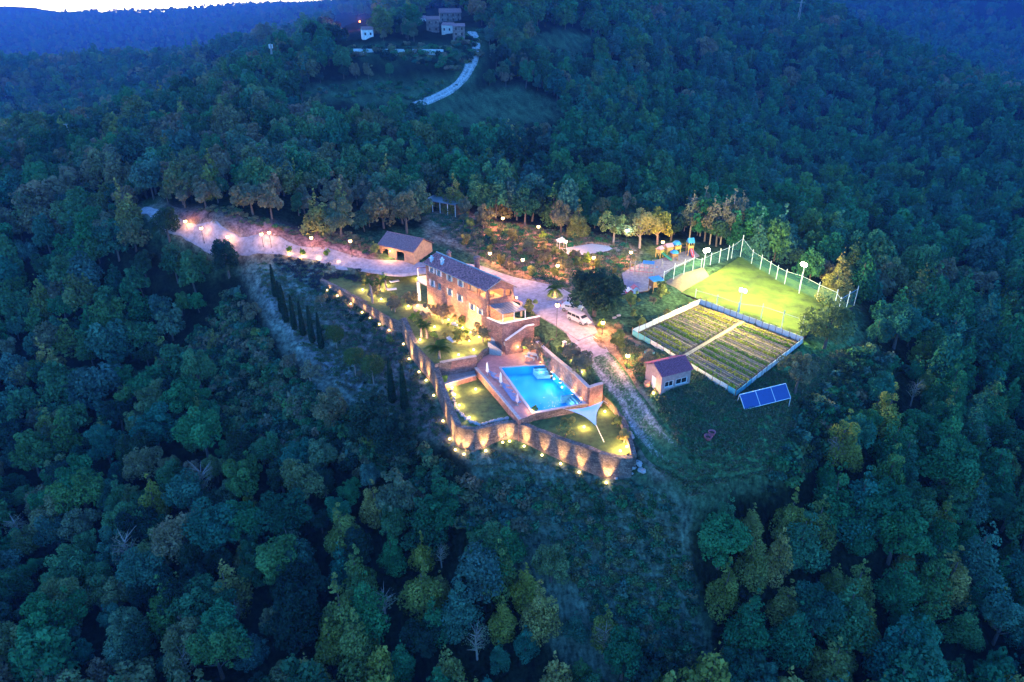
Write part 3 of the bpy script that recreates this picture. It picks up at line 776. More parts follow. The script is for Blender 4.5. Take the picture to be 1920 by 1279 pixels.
# ------------------------------------------------------------------ farmhouse
EV = 6.2; BZ = -4.2
hA = at(797.6, 492, EV)[:2]; hB = at(912.5, 543, EV)[:2]; hC = at(963, 536, EV)[:2]
hD = hA + (hC - hB)
ctr = (hA + hC) / 2
house = thing('stone_farmhouse', 'long three-storey stone farmhouse with dark tiled roof above the pool', 'house', (ctr[0], ctr[1], 0))
Lw = float(np.linalg.norm(hA - hB)); Lg = float(np.linalg.norm(hC - hB))
mid = (hB + hC) / 2
RZ = above(938, 524, mid)
print('HOUSE', Lw, Lg, RZ, hA, hB, hC)
def HL(p): return (p[0] - ctr[0], p[1] - ctr[1])
# west front: seen face runs from hA (left) to hB (right)
wins = []
def rect(s, z, w, h): return [(s-w/2, z-h/2), (s+w/2, z-h/2), (s+w/2, z+h/2), (s-w/2, z+h/2)]
zo = lambda x, y: (760 + x * .2033, 420 + y * .2033)
upper = [(245,420),(310,450),(408,495),(510,545)]
lower = [(250,545),(315,575),(412,628),(505,682)]
third = [(617,762),(690,803)]
HW = []
for i, q in enumerate(upper): s, z = onplane(*zo(*q), hA, hB); HW.append((s, z, .85, 1.15, 'g' if i > 1 else 'w'))
for i, q in enumerate(lower): s, z = onplane(*zo(*q), hA, hB); HW.append((s, z, .85, 1.25, 'g' if i > 1 else ('w' if i == 0 else None)))
for q in third: s, z = onplane(*zo(*q), hA, hB); HW.append((s, z, .8, 1.1, 'g'))
LOG = []
for q0, q1 in (((580,545),(658,612)), ((672,590),(742,650))):
    s0, z0 = onplane(*zo(q0[0], q0[1]), hA, hB); s1, z1 = onplane(*zo(q1[0], q1[1]), hA, hB); sm, zm = (s0+s1)/2, (z0+z1)/2
    LOG.append((sm, EV - 1.15, s1 - s0, 1.35))
LZ = EV - 1.15 - .68
doors = [(Lw * .30, -2.0, 1.1, 2.2), (Lw * .62, -2.0, 1.2, 2.2), (Lw * .86, -2.0, 1.1, 2.2)]
print('WIN', [(round(a, 1), round(b_, 1)) for a, b_, *_ in HW], LOG)
mb = MB()
a, b_ = HL(hA), HL(hB)
holes = [rect(s, z, w, h) for s, z, w, h, _ in HW] + [rect(*q) for q in LOG] + [rect(s, z, w, h) for s, z, w, h in doors]
panel(mb, a, b_, [(0, BZ), (Lw, BZ), (Lw, EV), (0, EV)], holes, .5)
# gable towards the pool, with the open loggia
gs0, gz0 = onplane(*zo(768, 600), hB, hC); gs1, gz1 = onplane(*zo(918, 665), hB, hC)
gw = Lg
ghole = [(.35, LZ), (Lg*.62, LZ), (Lg*.62, EV - .35), (Lg*.5, EV - .12), (.35, EV - .3)]
ghole2 = [(Lg*.70, LZ), (Lg*.90, LZ), (Lg*.90, EV - .5), (Lg*.70, EV - .5)]
panel(mb, HL(hB), HL(hC), [(.5, BZ), (Lg, BZ), (Lg, EV), (Lg/2, RZ - .18), (.5, EV + (RZ-.18-EV) * .5 / (Lg/2))], [[(max(.55, p[0]), p[1]) for p in ghole], ghole2], .4)
panel(mb, HL(hC), HL(hD), [(.4, BZ), (Lw, BZ), (Lw, EV), (.4, EV)], [], .5)
panel(mb, HL(hD), HL(hA), [(.5, BZ), (Lg - .5, BZ), (Lg - .5, EV), (Lg/2, RZ - .18), (.5, EV)], [], .4)
mb.build('wall', M_stone, house)
for s, z, w, h, sh in HW: window(house, hA, hB, s, z, w, h, .16, sh, M_shut if sh == 'g' else M_shutw)
for s, z, w, h in doors:
    d_ = Vector(hB - hA).normalized(); nn_ = Vector((-d_.y, d_.x)); q = Vector(hA) + d_ * s + nn_ * .25
    mb = MB(); mb.box((q.x - ctr[0], q.y - ctr[1], z), (w, .08, h), math.atan2(d_.y, d_.x)); mb.build('door', M_wood, house)
# floor inside the loggia and dividing wall
def hp(s, off):      # point inside the house footprint: s along A->B, off towards the back
    d_ = (hB - hA) / Lw; e_ = (hC - hB) / Lg; q = hA + d_ * s + e_ * off; return HL(q)
mb = MB(); mb.prism([hp(Lw*.72, .45), hp(Lw - .45, .45), hp(Lw - .45, Lg - .5), hp(Lw*.72, Lg - .5)], LZ - .9, LZ - .7); mb.build('loggia_floor', M_paving, house)
mb = MB(); mb.prism([hp(Lw*.70, .5), hp(Lw*.72, .5), hp(Lw*.72, Lg - .5), hp(Lw*.70, Lg - .5)], LZ - 2, EV); mb.build('loggia_wall', mat('cream_plaster', (.62, .5, .32), scale=2, var=.1), house)
for s_ in (.78, .9):
    q = hp(Lw * s_, Lg * .5); light('loggia_light', (q[0], q[1], EV - .2), 260, WARM, house, .15)
q = hp(Lw*.86, Lg*.45)
mb = MB(); mb.box((q[0], q[1], LZ), (1.8, 1.0, .06), .6)
for a_ in (-.7, .7): mb.box((q[0] + a_, q[1], LZ - .35), (.08, .08, .7), .6)
tag(mb.build('table', M_wood), 'wooden table inside the open upper loggia', 'table').location = (ctr[0], ctr[1], 0)
# roof
e3 = lambda p, z: (p[0] - ctr[0], p[1] - ctr[1], z)
dA = (hA - hB) / Lw; dC = (hC - hB) / Lg; ov = .35
sl = (RZ - EV) / (Lg / 2)
mb = MB()
eA, eB = hA - dC*ov + dA*ov, hB - dC*ov - dA*ov
eD, eC = hD + dC*ov + dA*ov, hC + dC*ov - dA*ov
rA, rB = (hA + hD)/2 + dA*ov, (hB + hC)/2 - dA*ov
ez = EV - sl * ov + .12
tiles(mb, e3(eA, ez), e3(eB, ez), e3(rB, RZ + .12), e3(rA, RZ + .12))
tiles(mb, e3(eC, ez), e3(eD, ez), e3(rA, RZ + .12), e3(rB, RZ + .12))
roof = mb.build('roof', M_tile, house)
mb = MB()
for (p0, p1, p2, p3) in (((eA, ez), (eB, ez), (rB, RZ+.12), (rA, RZ+.12)), ((eC, ez), (eD, ez), (rA, RZ+.12), (rB, RZ+.12))):
    q = [e3(*p) for p in (p0, p1, p2, p3)]
    mb.add([(x, y, z - .06) for x, y, z in q] + [(x, y, z - .2) for x, y, z in q], [(0, 1, 2, 3), (7, 6, 5, 4), (0, 4, 5, 1), (1, 5, 6, 2), (2, 6, 7, 3), (3, 7, 4, 0)])
mb.build('roof_boards', M_wood, roof)
mb = MB(); mb.tube([Vector(e3(rA, RZ + .16)), Vector(e3(rB, RZ + .16))], .13, 8); mb.build('ridge_tiles', M_cap, roof)
mb = MB(); mb.tube([Vector(e3(eA, ez - .06)), Vector(e3(eB, ez - .06))], .07, 6); mb.tube([Vector(e3(rB, RZ+.05)), Vector(e3(eB, ez+.02))], .06, 5); mb.tube([Vector(e3(rB, RZ+.05)), Vector(e3(eC, ez+.02))], .06, 5); mb.build('gutter', M_cap, roof)
def chimney(u, v, w, h, round_=False, m_=None):
    q = hp(Lw * u, Lg * v); zb = EV - .1 + (RZ - EV) * (1 - abs(v - .5) * 2) - .3
    mb = MB()
    if round_: mb.lathe([(w/2, 0), (w/2*.95, h), (w/2*1.35, h), (w/2*1.35, h+.18), (w/2*.9, h+.18), (w/2*.9, h+.45), (w/2*1.3, h+.45), (.01, h+.7)], (q[0], q[1], zb), 12)
    else:
        mb.box((q[0], q[1], zb + h/2), (w, w, h), .7); mb.box((q[0], q[1], zb + h + .06), (w + .2, w + .2, .12), .7); mb.box((q[0], q[1], zb + h + .3), (w*.6, w*.6, .36), .7)
    mb.build('chimney', m_ or M_white, roof)
chimney(.06, .12, .5, 1.1); chimney(.22, .18, .5, 1.35); chimney(.42, 1.06, 1.0, 2.6, True, M_stone); chimney(.04, .85, .6, 1.6, False, M_stone)
# ivy on the wall
# balcony annex on the far end
bz = at(792, 528, 1.6); e1 = hA; back = dA
P4 = [hA + dC*.2, hA + dC*.2 + dA*3.2, hA + dC*3.6 + dA*3.2, hA + dC*3.6]
mb = MB(); mb.prism([HL(p) for p in P4], 1.2, 1.45); mb.build('balcony_floor', M_cap, house)
mb = MB()
for k in (1, 2):
    mb.box((*HL(P4[k]), -.9), (.45, .45, 4.2), .7); mb.box((*HL(P4[k] - dA*.1), 2.8), (.16, .16, 2.6), .7)
mb.box((*HL((P4[1] + P4[2])/2), 1.9), (float(np.linalg.norm(P4[2]-P4[1])), .12, .9), math.atan2(dC[1], dC[0])); mb.box((*HL((P4[0] + P4[1])/2), 1.9), (3.2, .12, .9), math.atan2(dA[1], dA[0]))
mb.build('balcony_rail', M_white, house)
mb = MB(); q = [P4[0] - dC*.2, P4[1] - dC*.2 + dA*.3, P4[2] + dC*.3 + dA*.3, P4[3]]
tiles(mb, e3(q[1], 4.0), e3(q[2], 4.0), e3(q[3], 5.0), e3(q[0], 5.0)); mb.build('balcony_roof', M_tile, house)
q = HL(hA + dC*1.5 + dA*1.6); light('balcony_light', (q[0], q[1], 3.5), 320, WARM, house, .15)
mb = MB(); mb.sphere((q[0], q[1], 3.6), .16); mb.build('balcony_lamp', M_glow, house)
# lean-to at the back right
q = [hC - dC*.3 + dA*.5, hC + dC*2.0 + dA*.5, hC + dC*2.0 + dA*4.5, hC - dC*.3 + dA*4.5]
mb = MB(); tiles(mb, e3(q[1], 2.5), e3(q[2], 2.5), e3(q[3], 3.4), e3(q[0], 3.4)); mb.build('lean_to_roof', M_tile, house)
mb = MB()
for p in (q[1], q[2]): mb = MB(); mb.box((*HL(p - dC*.2), 1.2), (.3, .3, 2.6), .7); mb.build('lean_to_post', mat('cream_post', (.6, .45, .3)), house)

# ------------------------------------------------------------------ terrace block with parapet, awning, stairs
tb = [at(914.5,590,1.0)[:2], at(941,606,1.0)[:2], at(1012,592,1.0)[:2], hC + dC*.3]
tb[0] = hB + (hA - hB) * .0
tb4 = tb
to = (tb[1] + tb[2]) / 2
block = thing('raised_terrace', 'stone block terrace with pale parapet at the pool end of the farmhouse', 'terrace', (to[0], to[1], 0))
BL = lambda p: (p[0] - to[0], p[1] - to[1])
mb = MB(); mb.prism([BL(p) for p in tb4], -6, .02); mb.build('masonry', M_stone, block)
mb = MB(); mb.prism([BL(lerp(p, tuple(sum(np.array(k) for k in tb4)/4), .02)) for p in tb4], .024, .06); mb.build('floor', M_paving, block)
def rail(mb, a, b_, z0, z1, th, o):
    d = Vector(b_) - Vector(a); c = (Vector(a) + Vector(b_)) / 2
    mb.box((c.x - o[0], c.y - o[1], (z0+z1)/2), (d.length, th, z1 - z0), math.atan2(d.y, d.x))
mb = MB(); rail(mb, tb[0], tb[1], .06, .85, .3, to); rail(mb, tb[1], tb[2], .06, .85, .3, to); mb.build('parapet', M_stone, block)
mb = MB(); rail(mb, tb[0], tb[1], .852, .97, .4, to); rail(mb, tb[1], tb[2], .86, .98, .4, to); mb.build('coping', M_white, block)
# awning
aw = [at(914.5,570.5,3.3), at(941,589,2.7), at(986.7,580.6,2.7), at(961,565,3.3)]
awn = thing('veranda_awning', 'grey ribbed metal awning on slim posts over the terrace', 'awning', (aw[1][0], aw[1][1], 0))
AL = lambda p, dz=0: (p[0] - aw[1][0], p[1] - aw[1][1], p[2] + dz)
mb = MB(); q = [AL(p) for p in aw]; mb.add(q + [(x, y, z - .05) for x, y, z in q], [(0, 1, 2, 3), (7, 6, 5, 4), (0, 4, 5, 1), (1, 5, 6, 2), (2, 6, 7, 3), (3, 7, 4, 0)]); mb.build('roof_sheet', M_metal, awn)
for k in range(9):
    u = k / 8; mb = MB(); mb.tube([Vector(AL(lerp(aw[0], aw[3], u), .03)), Vector(AL(lerp(aw[1], aw[2], u), .03))], .045, 4); mb.build('rib', mat('rib_metal', (.5, .45, .45), metallic=.3), awn)
for u in (.04, .5, .96):
    p = lerp(aw[1], aw[2], u); mb = MB(); mb.box((p[0]-aw[1][0], p[1]-aw[1][1], 1.38), (.12, .12, 2.6), .3); mb.build('post', M_white, awn)
mb = MB(); mb.tube([Vector(AL(aw[1], -.1)), Vector(AL(aw[2], -.1))], .07, 4); mb.build('beam', M_wood, awn)
for u in (.3, .7):
    p = lerp(lerp(aw[0], aw[3], u), lerp(aw[1], aw[2], u), .35); light('awning_light', AL(p, -.45), 330, WARM, awn, .12)
# back wall under the awning is the gable; seats on the terrace
def simple_table(loc, label, rz=0, L_=1.6, W_=.8, m_=None, bench=True):
    t = thing('table', label, 'table', loc, rz); m_ = m_ or M_wood
    mb = MB(); mb.box((0, 0, .74), (L_, W_, .06)); mb.build('tabletop', m_, t)
    for sx in (-1, 1):
        mb = MB(); mb.box((sx*(L_/2-.15), 0, .36), (.08, W_*.8, .70)); mb.build('leg', m_, t)
    return t
def bench(loc, label, rz, m_=None, L_=1.6):
    t = thing('bench', label, 'bench', loc, rz); m_ = m_ or M_wood
    mb = MB(); mb.box((0, 0, .43), (L_, .34, .05)); mb.build('seat', m_, t)
    for sx in (-1, 1): mb = MB(); mb.box((sx*(L_/2-.15), 0, .2), (.07, .28, .40)); mb.build('leg', m_, t)
p = (tb[1] + tb[3]) / 2
simple_table((p[0], p[1], .06), 'wooden dining table under the metal awning', .3, 2.2, .9)
# stairs in front of the block
s0, s1 = at(948, 666, -4.8)[:2], at(1001, 656, -4.8)[:2]
bd = (tb[2] - tb[1]) / np.linalg.norm(tb[2] - tb[1]); bn = np.array([-bd[1], bd[0]])
SL = float(np.linalg.norm(s1 - s0)); sd_ = (s1 - s0) / SL; sn = np.array([-sd_[1], sd_[0]])
if sn[1] < 0: sn = -sn
st = thing('stone_staircase', 'outside stone stair with pale sloping parapet and arched lit doorway by the pool', 'staircase', (s0[0], s0[1], -4.8))
ds = float(onplane(985.5, 657, s0, s1)[0]); u0 = onplane(948, 640, s0, s1); u1 = onplane(987, 612.5, s0, s1); z_lo, z_hi = u0[1], min(u1[1], 1.0)
print('STAIR', SL, ds, u0, u1)
SLp = lambda p: (p[0] - s0[0], p[1] - s0[1])
arch = [(ds-.55, .02)] + [(ds + .55, .02), (ds + .55, 1.6)] + [(ds + .55*math.cos(a_), 1.6 + .55*math.sin(a_)) for a_ in np.linspace(.3, math.pi-.3, 6)] + [(ds - .55, 1.6)]
mb = MB()
panel(mb, (0, 0), tuple(SLp(s1)), [(0, -.5), (SL, -.5), (SL, z_hi + 4.8), (u1[0], z_hi + 4.8), (0, z_lo + 4.8)], [arch], .3)
mb.build('side_wall', M_stone, st)
nst = 14
dep = 1.5
for k in range(nst):
    a_ = SL * .9 * k / nst; zt = z_lo + 4.8 - .6 + (z_hi - z_lo) * k / (nst-1)
    p0, p1 = sd_ * a_ + sn * .3, sd_ * (a_ + SL * .9 / nst) + sn * .3
    mb = MB(); mb.prism([tuple(p0), tuple(p1), tuple(p1 + sn*dep), tuple(p0 + sn*dep)], zt - .5, zt); mb.build('step', M_cap, st)
mb = MB(); q0 = (*(sn*.15), z_lo + 4.85); q1 = (*(sd_*u1[0] + sn*.15), z_hi + 4.85); q2 = (*(sd_*SL + sn*.15), z_hi + 4.85)
for a_, b2 in ((q0, q1), (q1, q2)):
    n_ = sn * .24
    V = [(a_[0]-n_[0], a_[1]-n_[1], a_[2]), (b2[0]-n_[0], b2[1]-n_[1], b2[2]), (b2[0]+n_[0], b2[1]+n_[1], b2[2]), (a_[0]+n_[0], a_[1]+n_[1], a_[2])]
    mb.add(V + [(x, y, z+.12) for x, y, z in V], [(3, 2, 1, 0), (4, 5, 6, 7), (0, 1, 5, 4), (1, 2, 6, 5), (2, 3, 7, 6), (3, 0, 4, 7)])
mb.build('coping', M_white, st)
p = sd_ * ds + sn * .9
light('door_light', (p[0], p[1], 1.4), 380, WARM, st, .15)
mb = MB(); pp = sd_ * ds + sn * 1.5; mb.box((pp[0], pp[1], 1.2), (1.6, .1, 2.4), math.atan2(sd_[1], sd_[0])); mb.build('inner_wall', MATS['cream_plaster'], st)
for dx, nm in ((-1.6, 'left'), (1.1, 'right')):
    p = sd_ * (ds + dx) - sn * .25
    light('wall_light', (p[0], p[1], 1.3), 90, WARM, st, .1)
    mb = MB(); mb.sphere((p[0], p[1], 1.35), .13); mb.build('wall_lamp', M_glow, st)
# garden steps down to the deck
g0, g1 = at(918, 642, -3.0), at(943, 662, -4.8)
t = thing('garden_steps', 'short flight of pale steps between the garden and the pool deck', 'steps', (g0[0], g0[1], -4.8))
dv = (g1 - g0)[:2]; nv = np.array([-dv[1], dv[0]]) / np.linalg.norm(dv)
for k in range(8):
    a_, b2 = dv * k / 8, dv * (k + 1) / 8
    mb = MB(); mb.prism([tuple(a_ - nv*.8), tuple(b2 - nv*.8), tuple(b2 + nv*.8), tuple(a_ + nv*.8)], -.5, 1.8 - .22 * k); mb.build('step', M_cap, t)
for sg in (-1, 1):
    mb = MB(); w_ = nv * sg * .95; V = [(*(w_ - nv*.12), 1.6), (*(dv + w_ - nv*.12), .1), (*(dv + w_ + nv*.12), .1), (*(w_ + nv*.12), 1.6)]
    mb.add([(x, y, -.6) for x, y, z in V] + [(x, y, z + .8) for x, y, z in V], [(3, 2, 1, 0), (4, 5, 6, 7), (0, 1, 5, 4), (1, 2, 6, 5), (2, 3, 7, 6), (3, 0, 4, 7)]); mb.build('side_wall', M_cap, t)

# ------------------------------------------------------------------ barn
def gable_house(name, label, A, B, Dp, zb, ze, zr, wall_m, roof_m, holes_front=(), cat='building', ov=.35, group=None, ridge_along=True, holes_side=()):
    """A,B: front eave line (x,y); Dp: depth vector; ridge parallel to A-B"""
    A, B = np.array(A[:2]), np.array(B[:2]); Dp = np.array(Dp[:2]); Cc, D_ = B + Dp, A + Dp; c = (A + Cc) / 2
    t = thing(name, label, cat, (c[0], c[1], zb), 0, group)
    l = lambda p: (p[0] - c[0], p[1] - c[1])
    ln, dp = float(np.linalg.norm(B - A)), float(np.linalg.norm(Dp)); h, r_ = ze - zb, zr - zb
    mb = MB()
    panel(mb, l(A), l(B), [(0, -.4), (ln, -.4), (ln, h), (0, h)], [list(q) for q in holes_front], .25)
    panel(mb, l(B), l(Cc), [(.25, -.4), (dp - .25, -.4), (dp - .25, h), (dp/2, r_ - .08), (.25, h)], [list(q) for q in holes_side], .25)
    panel(mb, l(Cc), l(D_), [(0, -.4), (ln, -.4), (ln, h), (0, h)], [], .25)
    panel(mb, l(D_), l(A), [(.25, -.4), (dp - .25, -.4), (dp - .25, h), (dp/2, r_ - .08), (.25, h)], [], .25)
    mb.build('wall', wall_m, t)
    d, e = (B - A) / ln, Dp / dp; sl = (r_ - h) / (dp / 2); z_ = h - sl * ov + .1
    f = lambda p, z: (*l(p), z)
    r0, r1 = (A + D_)/2 - d*ov, (B + Cc)/2 + d*ov
    mb = MB()
    tiles(mb, f(A - e*ov - d*ov, z_), f(B - e*ov + d*ov, z_), f(r1, r_ + .1), f(r0, r_ + .1))
    tiles(mb, f(Cc + e*ov + d*ov, z_), f(D_ + e*ov - d*ov, z_), f(r0, r_ + .1), f(r1, r_ + .1))
    ro = mb.build('roof', roof_m, t)
    mb = MB(); mb.tube([Vector(f(r0, r_ + .12)), Vector(f(r1, r_ + .12))], .1, 6); mb.build('ridge_tiles', roof_m, ro)
    return t
bA, bB = at(711, 458, 3.2)[:2], at(775, 472, 3.2)[:2]
bd_ = (bB - bA) / np.linalg.norm(bB - bA); bdep = np.array([-bd_[1], bd_[0]]) * 6.5
if bdep[1] < 0: bdep = -bdep
bl = float(np.linalg.norm(bB - bA))
mk = lambda s0_, s1_, z1: [(s0_, .0), (s1_, .0), (s1_, z1), (s0_, z1)]
M_brick = mat('orange_plaster', (.40, .24, .15), .9, 1.5, .3, .4)
M_tileb = mat('bluish_tile', (.36, .18, .17), .8, 4, .4, .5)
barn = gable_house('barn', 'ivy-grown stone barn with open bays beside the drive', bA, bB, bdep, .1, 3.2, 5.0, M_brick, M_tileb, [mk(.6, 2.3, 2.3), mk(bl*.5, bl*.72, 2.4)])
print('BARN', bl)
c_ = np.array(bA) + (np.array(bB) - np.array(bA)) * .36 - bdep / 6.5 * .5
mb = MB(); mb.sphere((c_[0] - barn.location[0], c_[1] - barn.location[1], 2.3), .16); mb.build('wall_lamp', M_glow, barn)
light('barn_light', (c_[0] - barn.location[0], c_[1] - barn.location[1], 2.2), 330, AMB, barn, .12)

# garden shed
sA, sB, sC_ = at(1238, 738, -1.4)[:2], at(1292, 724, -1.4)[:2], at(1209, 713, -1.4)[:2]
ln_ = float(np.linalg.norm(sB - sA))
M_pink = mat('pinkish_render', (.36, .25, .23), .9, 2, .2, .2)
zE = above(1239.6, 704, (sA[0], sA[1])); print('SHED', ln_, np.linalg.norm(sC_ - sA), zE)
zE = min(max(zE, .7), 1.6)
shed = gable_house('garden_shed', 'small pinkish garden shed with purple-brown tiled roof', sA, sB, (sC_ - sA), -1.5, zE, zE + 1.05, M_pink, mat('shed_tile', (.38, .09, .12), .8, 5, .4, .5), [[(ln_*.12, .9), (ln_*.42, .9), (ln_*.42, 1.9), (ln_*.12, 1.9)], [(ln_*.5, .9), (ln_*.9, .9), (ln_*.9, 1.9), (ln_*.5, 1.9)]], ov=.3)
for u0_, u1_ in ((.12, .42), (.5, .9)):
    window(shed, sA, sB, ln_*(u0_+u1_)/2, -1.5 + 1.4, ln_*(u1_-u0_), 1.0, .08)
q = sA + (sC_ - sA) * .45; dd = (sA - sB) / ln_
mb = MB(); mb.box((q[0] + dd[0]*.04 - shed.location[0], q[1] + dd[1]*.04 - shed.location[1], 1.0), (.06, .9, 2.0), math.atan2(dd[1], dd[0])); mb.build('door', M_white, shed)
q = at(1221, 722, -1.2); b0 = thing('barrel', 'round wooden barrel standing by the shed door', 'barrel', (q[0] - .6, q[1] + .1, topz(q[0] - .6, q[1] + .1)))
mb = MB(); mb.lathe([(.38, 0), (.47, .25), (.5, .5), (.47, .75), (.38, 1.0), (.34, 1.0), (.01, .96)], n=16); mb.build('staves', mat('barrel_wood', (.36, .2, .14)), b0, smooth=True)
for z in (.2, .78): mb = MB(); mb.lathe([(.475, z), (.49, z + .03), (.475, z + .06)], n=16); mb.build('hoop', M_dark, b0)
q = spot_on(1229, 707)
_c = sB + (sC_ - sA) * .9 + (sB - sA) / ln_ * .5
mb = MB(); mb.sphere((_c[0] - shed.location[0], _c[1] - shed.location[1], 2.0), .14); mb.build('wall_lamp', M_glow, shed)
light('shed_light', (_c[0] - shed.location[0], _c[1] - shed.location[1], 2.0), 420, (1.0, .72, .18), shed, .16)
# blue cabinet behind the shed
q = at(1217, 668, -.6); t = thing('water_tank', 'blue-green slatted water tank behind the shed', 'tank', (q[0], q[1], -.9), .5)
mb = MB(); mb.box((0, 0, .6), (1.3, 1.0, 1.2)); mb.build('tank_body', mat('teal_plastic', (.10, .30, .33)), t)
mb = MB(); mb.box((0, 0, 1.23), (1.4, 1.1, .06)); mb.build('lid', M_dark, t)
for k in range(5): mb = MB(); mb.box((-.5 + k*.25, -.52, .6), (.1, .04, 1.1)); mb.build('slat', mat('teal_slat', (.2, .42, .42)), t)

# open carport in the trees
c0, c1 = at(797, 377, 6.0), at(856, 391, 5.5); L_ = float(np.linalg.norm((c1 - c0)[:2])); dr = (c1 - c0)[:2] / L_; an = math.atan2(dr[1], dr[0])
zc = topz(*((c0 + c1)[:2] / 2)); m_ = (c0 + c1)[:2] / 2
t = thing('open_shelter', 'long dark open shelter with thin pale roof among the trees', 'shelter', (m_[0], m_[1], zc), an); print('SHELTER', L_, zc)
mb = MB(); mb.box((0, 1.5, 2.75), (L_, 4, .12), 0, .06); mb.build('roof', M_metal, t)
for k in range(5): mb = MB(); mb.box((-L_/2 + .2 + (L_-.4)*k/4, -.3, 1.2), (.14, .14, 3.0)); mb.build('post', M_white, t)
mb = MB(); mb.box((0, 3.3, 1.2), (L_ - .4, .1, 3.2)); mb.build('back_wall', M_dark, t)
mb = MB(); mb.box((L_/2 - .05, 1.6, 1.3), (.1, 3.4, 3.0)); mb.build('end_wall', M_wood, t)
# ------------------------------------------------------------------ foliage
def leaf_mesh(name, P, Nn, size, clump, mats, extra=None):
    """P centres, Nn facing directions, size half-widths; one quad (bent) per leaf spray; extra: MB drawn with material 1"""
    n = len(P)
    a = rng.standard_normal((n, 3)); t1 = np.cross(Nn, a); t1 /= np.linalg.norm(t1, axis=1)[:, None] + 1e-9
    t2 = np.cross(Nn, t1); s = size[:, None]
    asp = rng.uniform(.55, 1.0, (n, 1))
    V = np.stack([P - t1*s, P - t2*s*asp + Nn*s*.25, P + t1*s, P + t2*s*asp + Nn*s*.25], 1).reshape(-1, 3)
    nf = n; ev = np.array(extra.v) if extra else np.zeros((0, 3))
    me = bpy.data.meshes.new(name)
    F = [tuple(range(4*i, 4*i+4)) for i in range(n)] + ([tuple(j + 4*n for j in f) for f in extra.f] if extra else [])
    me.from_pydata(np.r_[V, ev].tolist() if len(ev) else V.tolist(), [], F)
    for k in mats: me.materials.append(k)
    if extra: me.polygons.foreach_set('material_index', [0]*n + [1]*len(extra.f))
    at_ = me.attributes.new('clump', 'FLOAT', 'POINT')
    at_.data.foreach_set('value', np.r_[np.repeat(clump, 4), np.zeros(len(ev))])
    me.update(); return me
def blob_leaves(C_, Rr, n, size, inner=.25, flat=1.0, up=.35):
    """leaves spread over the surface of overlapping clumps; those inside a neighbour are dropped"""
    C_ = np.array(C_); Rr = np.array(Rr); w = Rr**2 / (Rr**2).sum()
    k = rng.choice(len(C_), n, p=w)
    d = rng.standard_normal((n, 3)); d[:, 2] += .25; d /= np.linalg.norm(d, axis=1)[:, None]
    rr = Rr[k] * np.where(rng.random(n) < inner, rng.uniform(.4, .9, n), rng.uniform(.85, 1.18, n))
    P = C_[k] + d * rr[:, None] * np.array([1, 1, flat])
    inside = np.zeros(n, bool)
    for c, r in zip(C_, Rr): inside |= (np.linalg.norm((P - c) / np.array([1, 1, flat]), axis=1) < r * .72)
    keep = ~inside | (rng.random(n) < .3)
    nn = d + rng.standard_normal((n, 3)) * .75; nn[:, 2] += up; nn /= np.linalg.norm(nn, axis=1)[:, None]
    cl = rng.random(len(C_))[k] * .7 + rng.random(n) * .3
    sz = size * rng.uniform(.6, 1.35, n)
    return P[keep], nn[keep], sz[keep], np.clip(cl[keep], 0, 1)
def trunk_mb(h, r, limbs=5, spread=1.5, crown_z=None, lean=.3):
    mb = MB(); x, y = random.uniform(-lean, lean), random.uniform(-lean, lean); cz_ = crown_z or h * .55
    mb.tube([(0, 0, -.5), (x*.3, y*.3, cz_*.5), (x, y, cz_), (x*1.3, y*1.3, h*.85)], [r*1.25, r, r*.75, r*.2], 7)
    for i in range(limbs):
        a = 6.28 * i / limbs + random.uniform(-.4, .4); z = cz_ * random.uniform(.6, 1.05); s = spread * random.uniform(.7, 1.1)
        mb.tube([(x*.7, y*.7, z), (x + math.cos(a)*s*.5, y + math.sin(a)*s*.5, z + s*.5), (x + math.cos(a)*s, y + math.sin(a)*s, z + s*.85)], [r*.5, r*.32, r*.1], 5)
    return mb
def broad(R0, h, n, size, nb=16, sq=.8, loose=1.0):
    cz_ = h - R0 * sq
    Cc, Rr = [], []
    ph = random.uniform(0, 6.28); el = random.uniform(.72, 1.0)
    for i in range(nb):
        a = random.uniform(0, 6.28); e = random.uniform(-.55, 1.0); q = random.uniform(.3, 1.0) ** .5
        lob = 1 + .22 * math.sin(2*a + ph) + .14 * math.sin(3*a + ph*2)
        rr = R0 * random.choice((.11, .14, .17, .2, .25, .31))
        d = (R0 * lob - rr * .6) * q * loose
        s_ = math.sqrt(max(0.05, 1 - e*e*.75))
        Cc.append((d*math.cos(a)*s_, d*math.sin(a)*s_*el, cz_ + (R0 - rr*.5)*e*sq*random.uniform(.6, 1.3))); Rr.append(rr)
    Cc.append((0, 0, cz_)); Rr.append(R0*.5)
    return blob_leaves(Cc, Rr, n, size)
def conif(R0, h, n, size, tiers=9, base=.12):
    Cc, Rr = [], []
    for t in range(tiers):
        u = t / (tiers - 1); z = h * (base + (1 - base) * u * .97); rad_ = R0 * (1 - u) ** .8 + .12
        m_ = max(1, int(5 * (1 - u)) + 1)
        for i in range(m_):
            a = random.uniform(0, 6.28); d = rad_ * random.uniform(.35, .8)
            Cc.append((d*math.cos(a), d*math.sin(a), z + random.uniform(-.3, .3))); Rr.append(max(.28, rad_ * random.uniform(.35, .55)))
    return blob_leaves(Cc, Rr, n, size, up=.15)
GREEN = leafmat('green_leaves', [(0, (.028, .14, .06)), (.3, (.05, .21, .07)), (.5, (.03, .15, .10)), (.7, (.10, .22, .06)), (.85, (.02, .09, .05)), (1, (.07, .19, .12))])
DARKG = leafmat('dark_leaves', [(0, (.016, .045, .030)), (.5, (.025, .060, .040)), (1, (.035, .075, .035))])
DUSTY = leafmat('dusty_leaves', [(0, (.17, .17, .09)), (.3, (.20, .18, .10)), (.55, (.12, .17, .09)), (.8, (.25, .18, .11)), (1, (.15, .19, .11))])
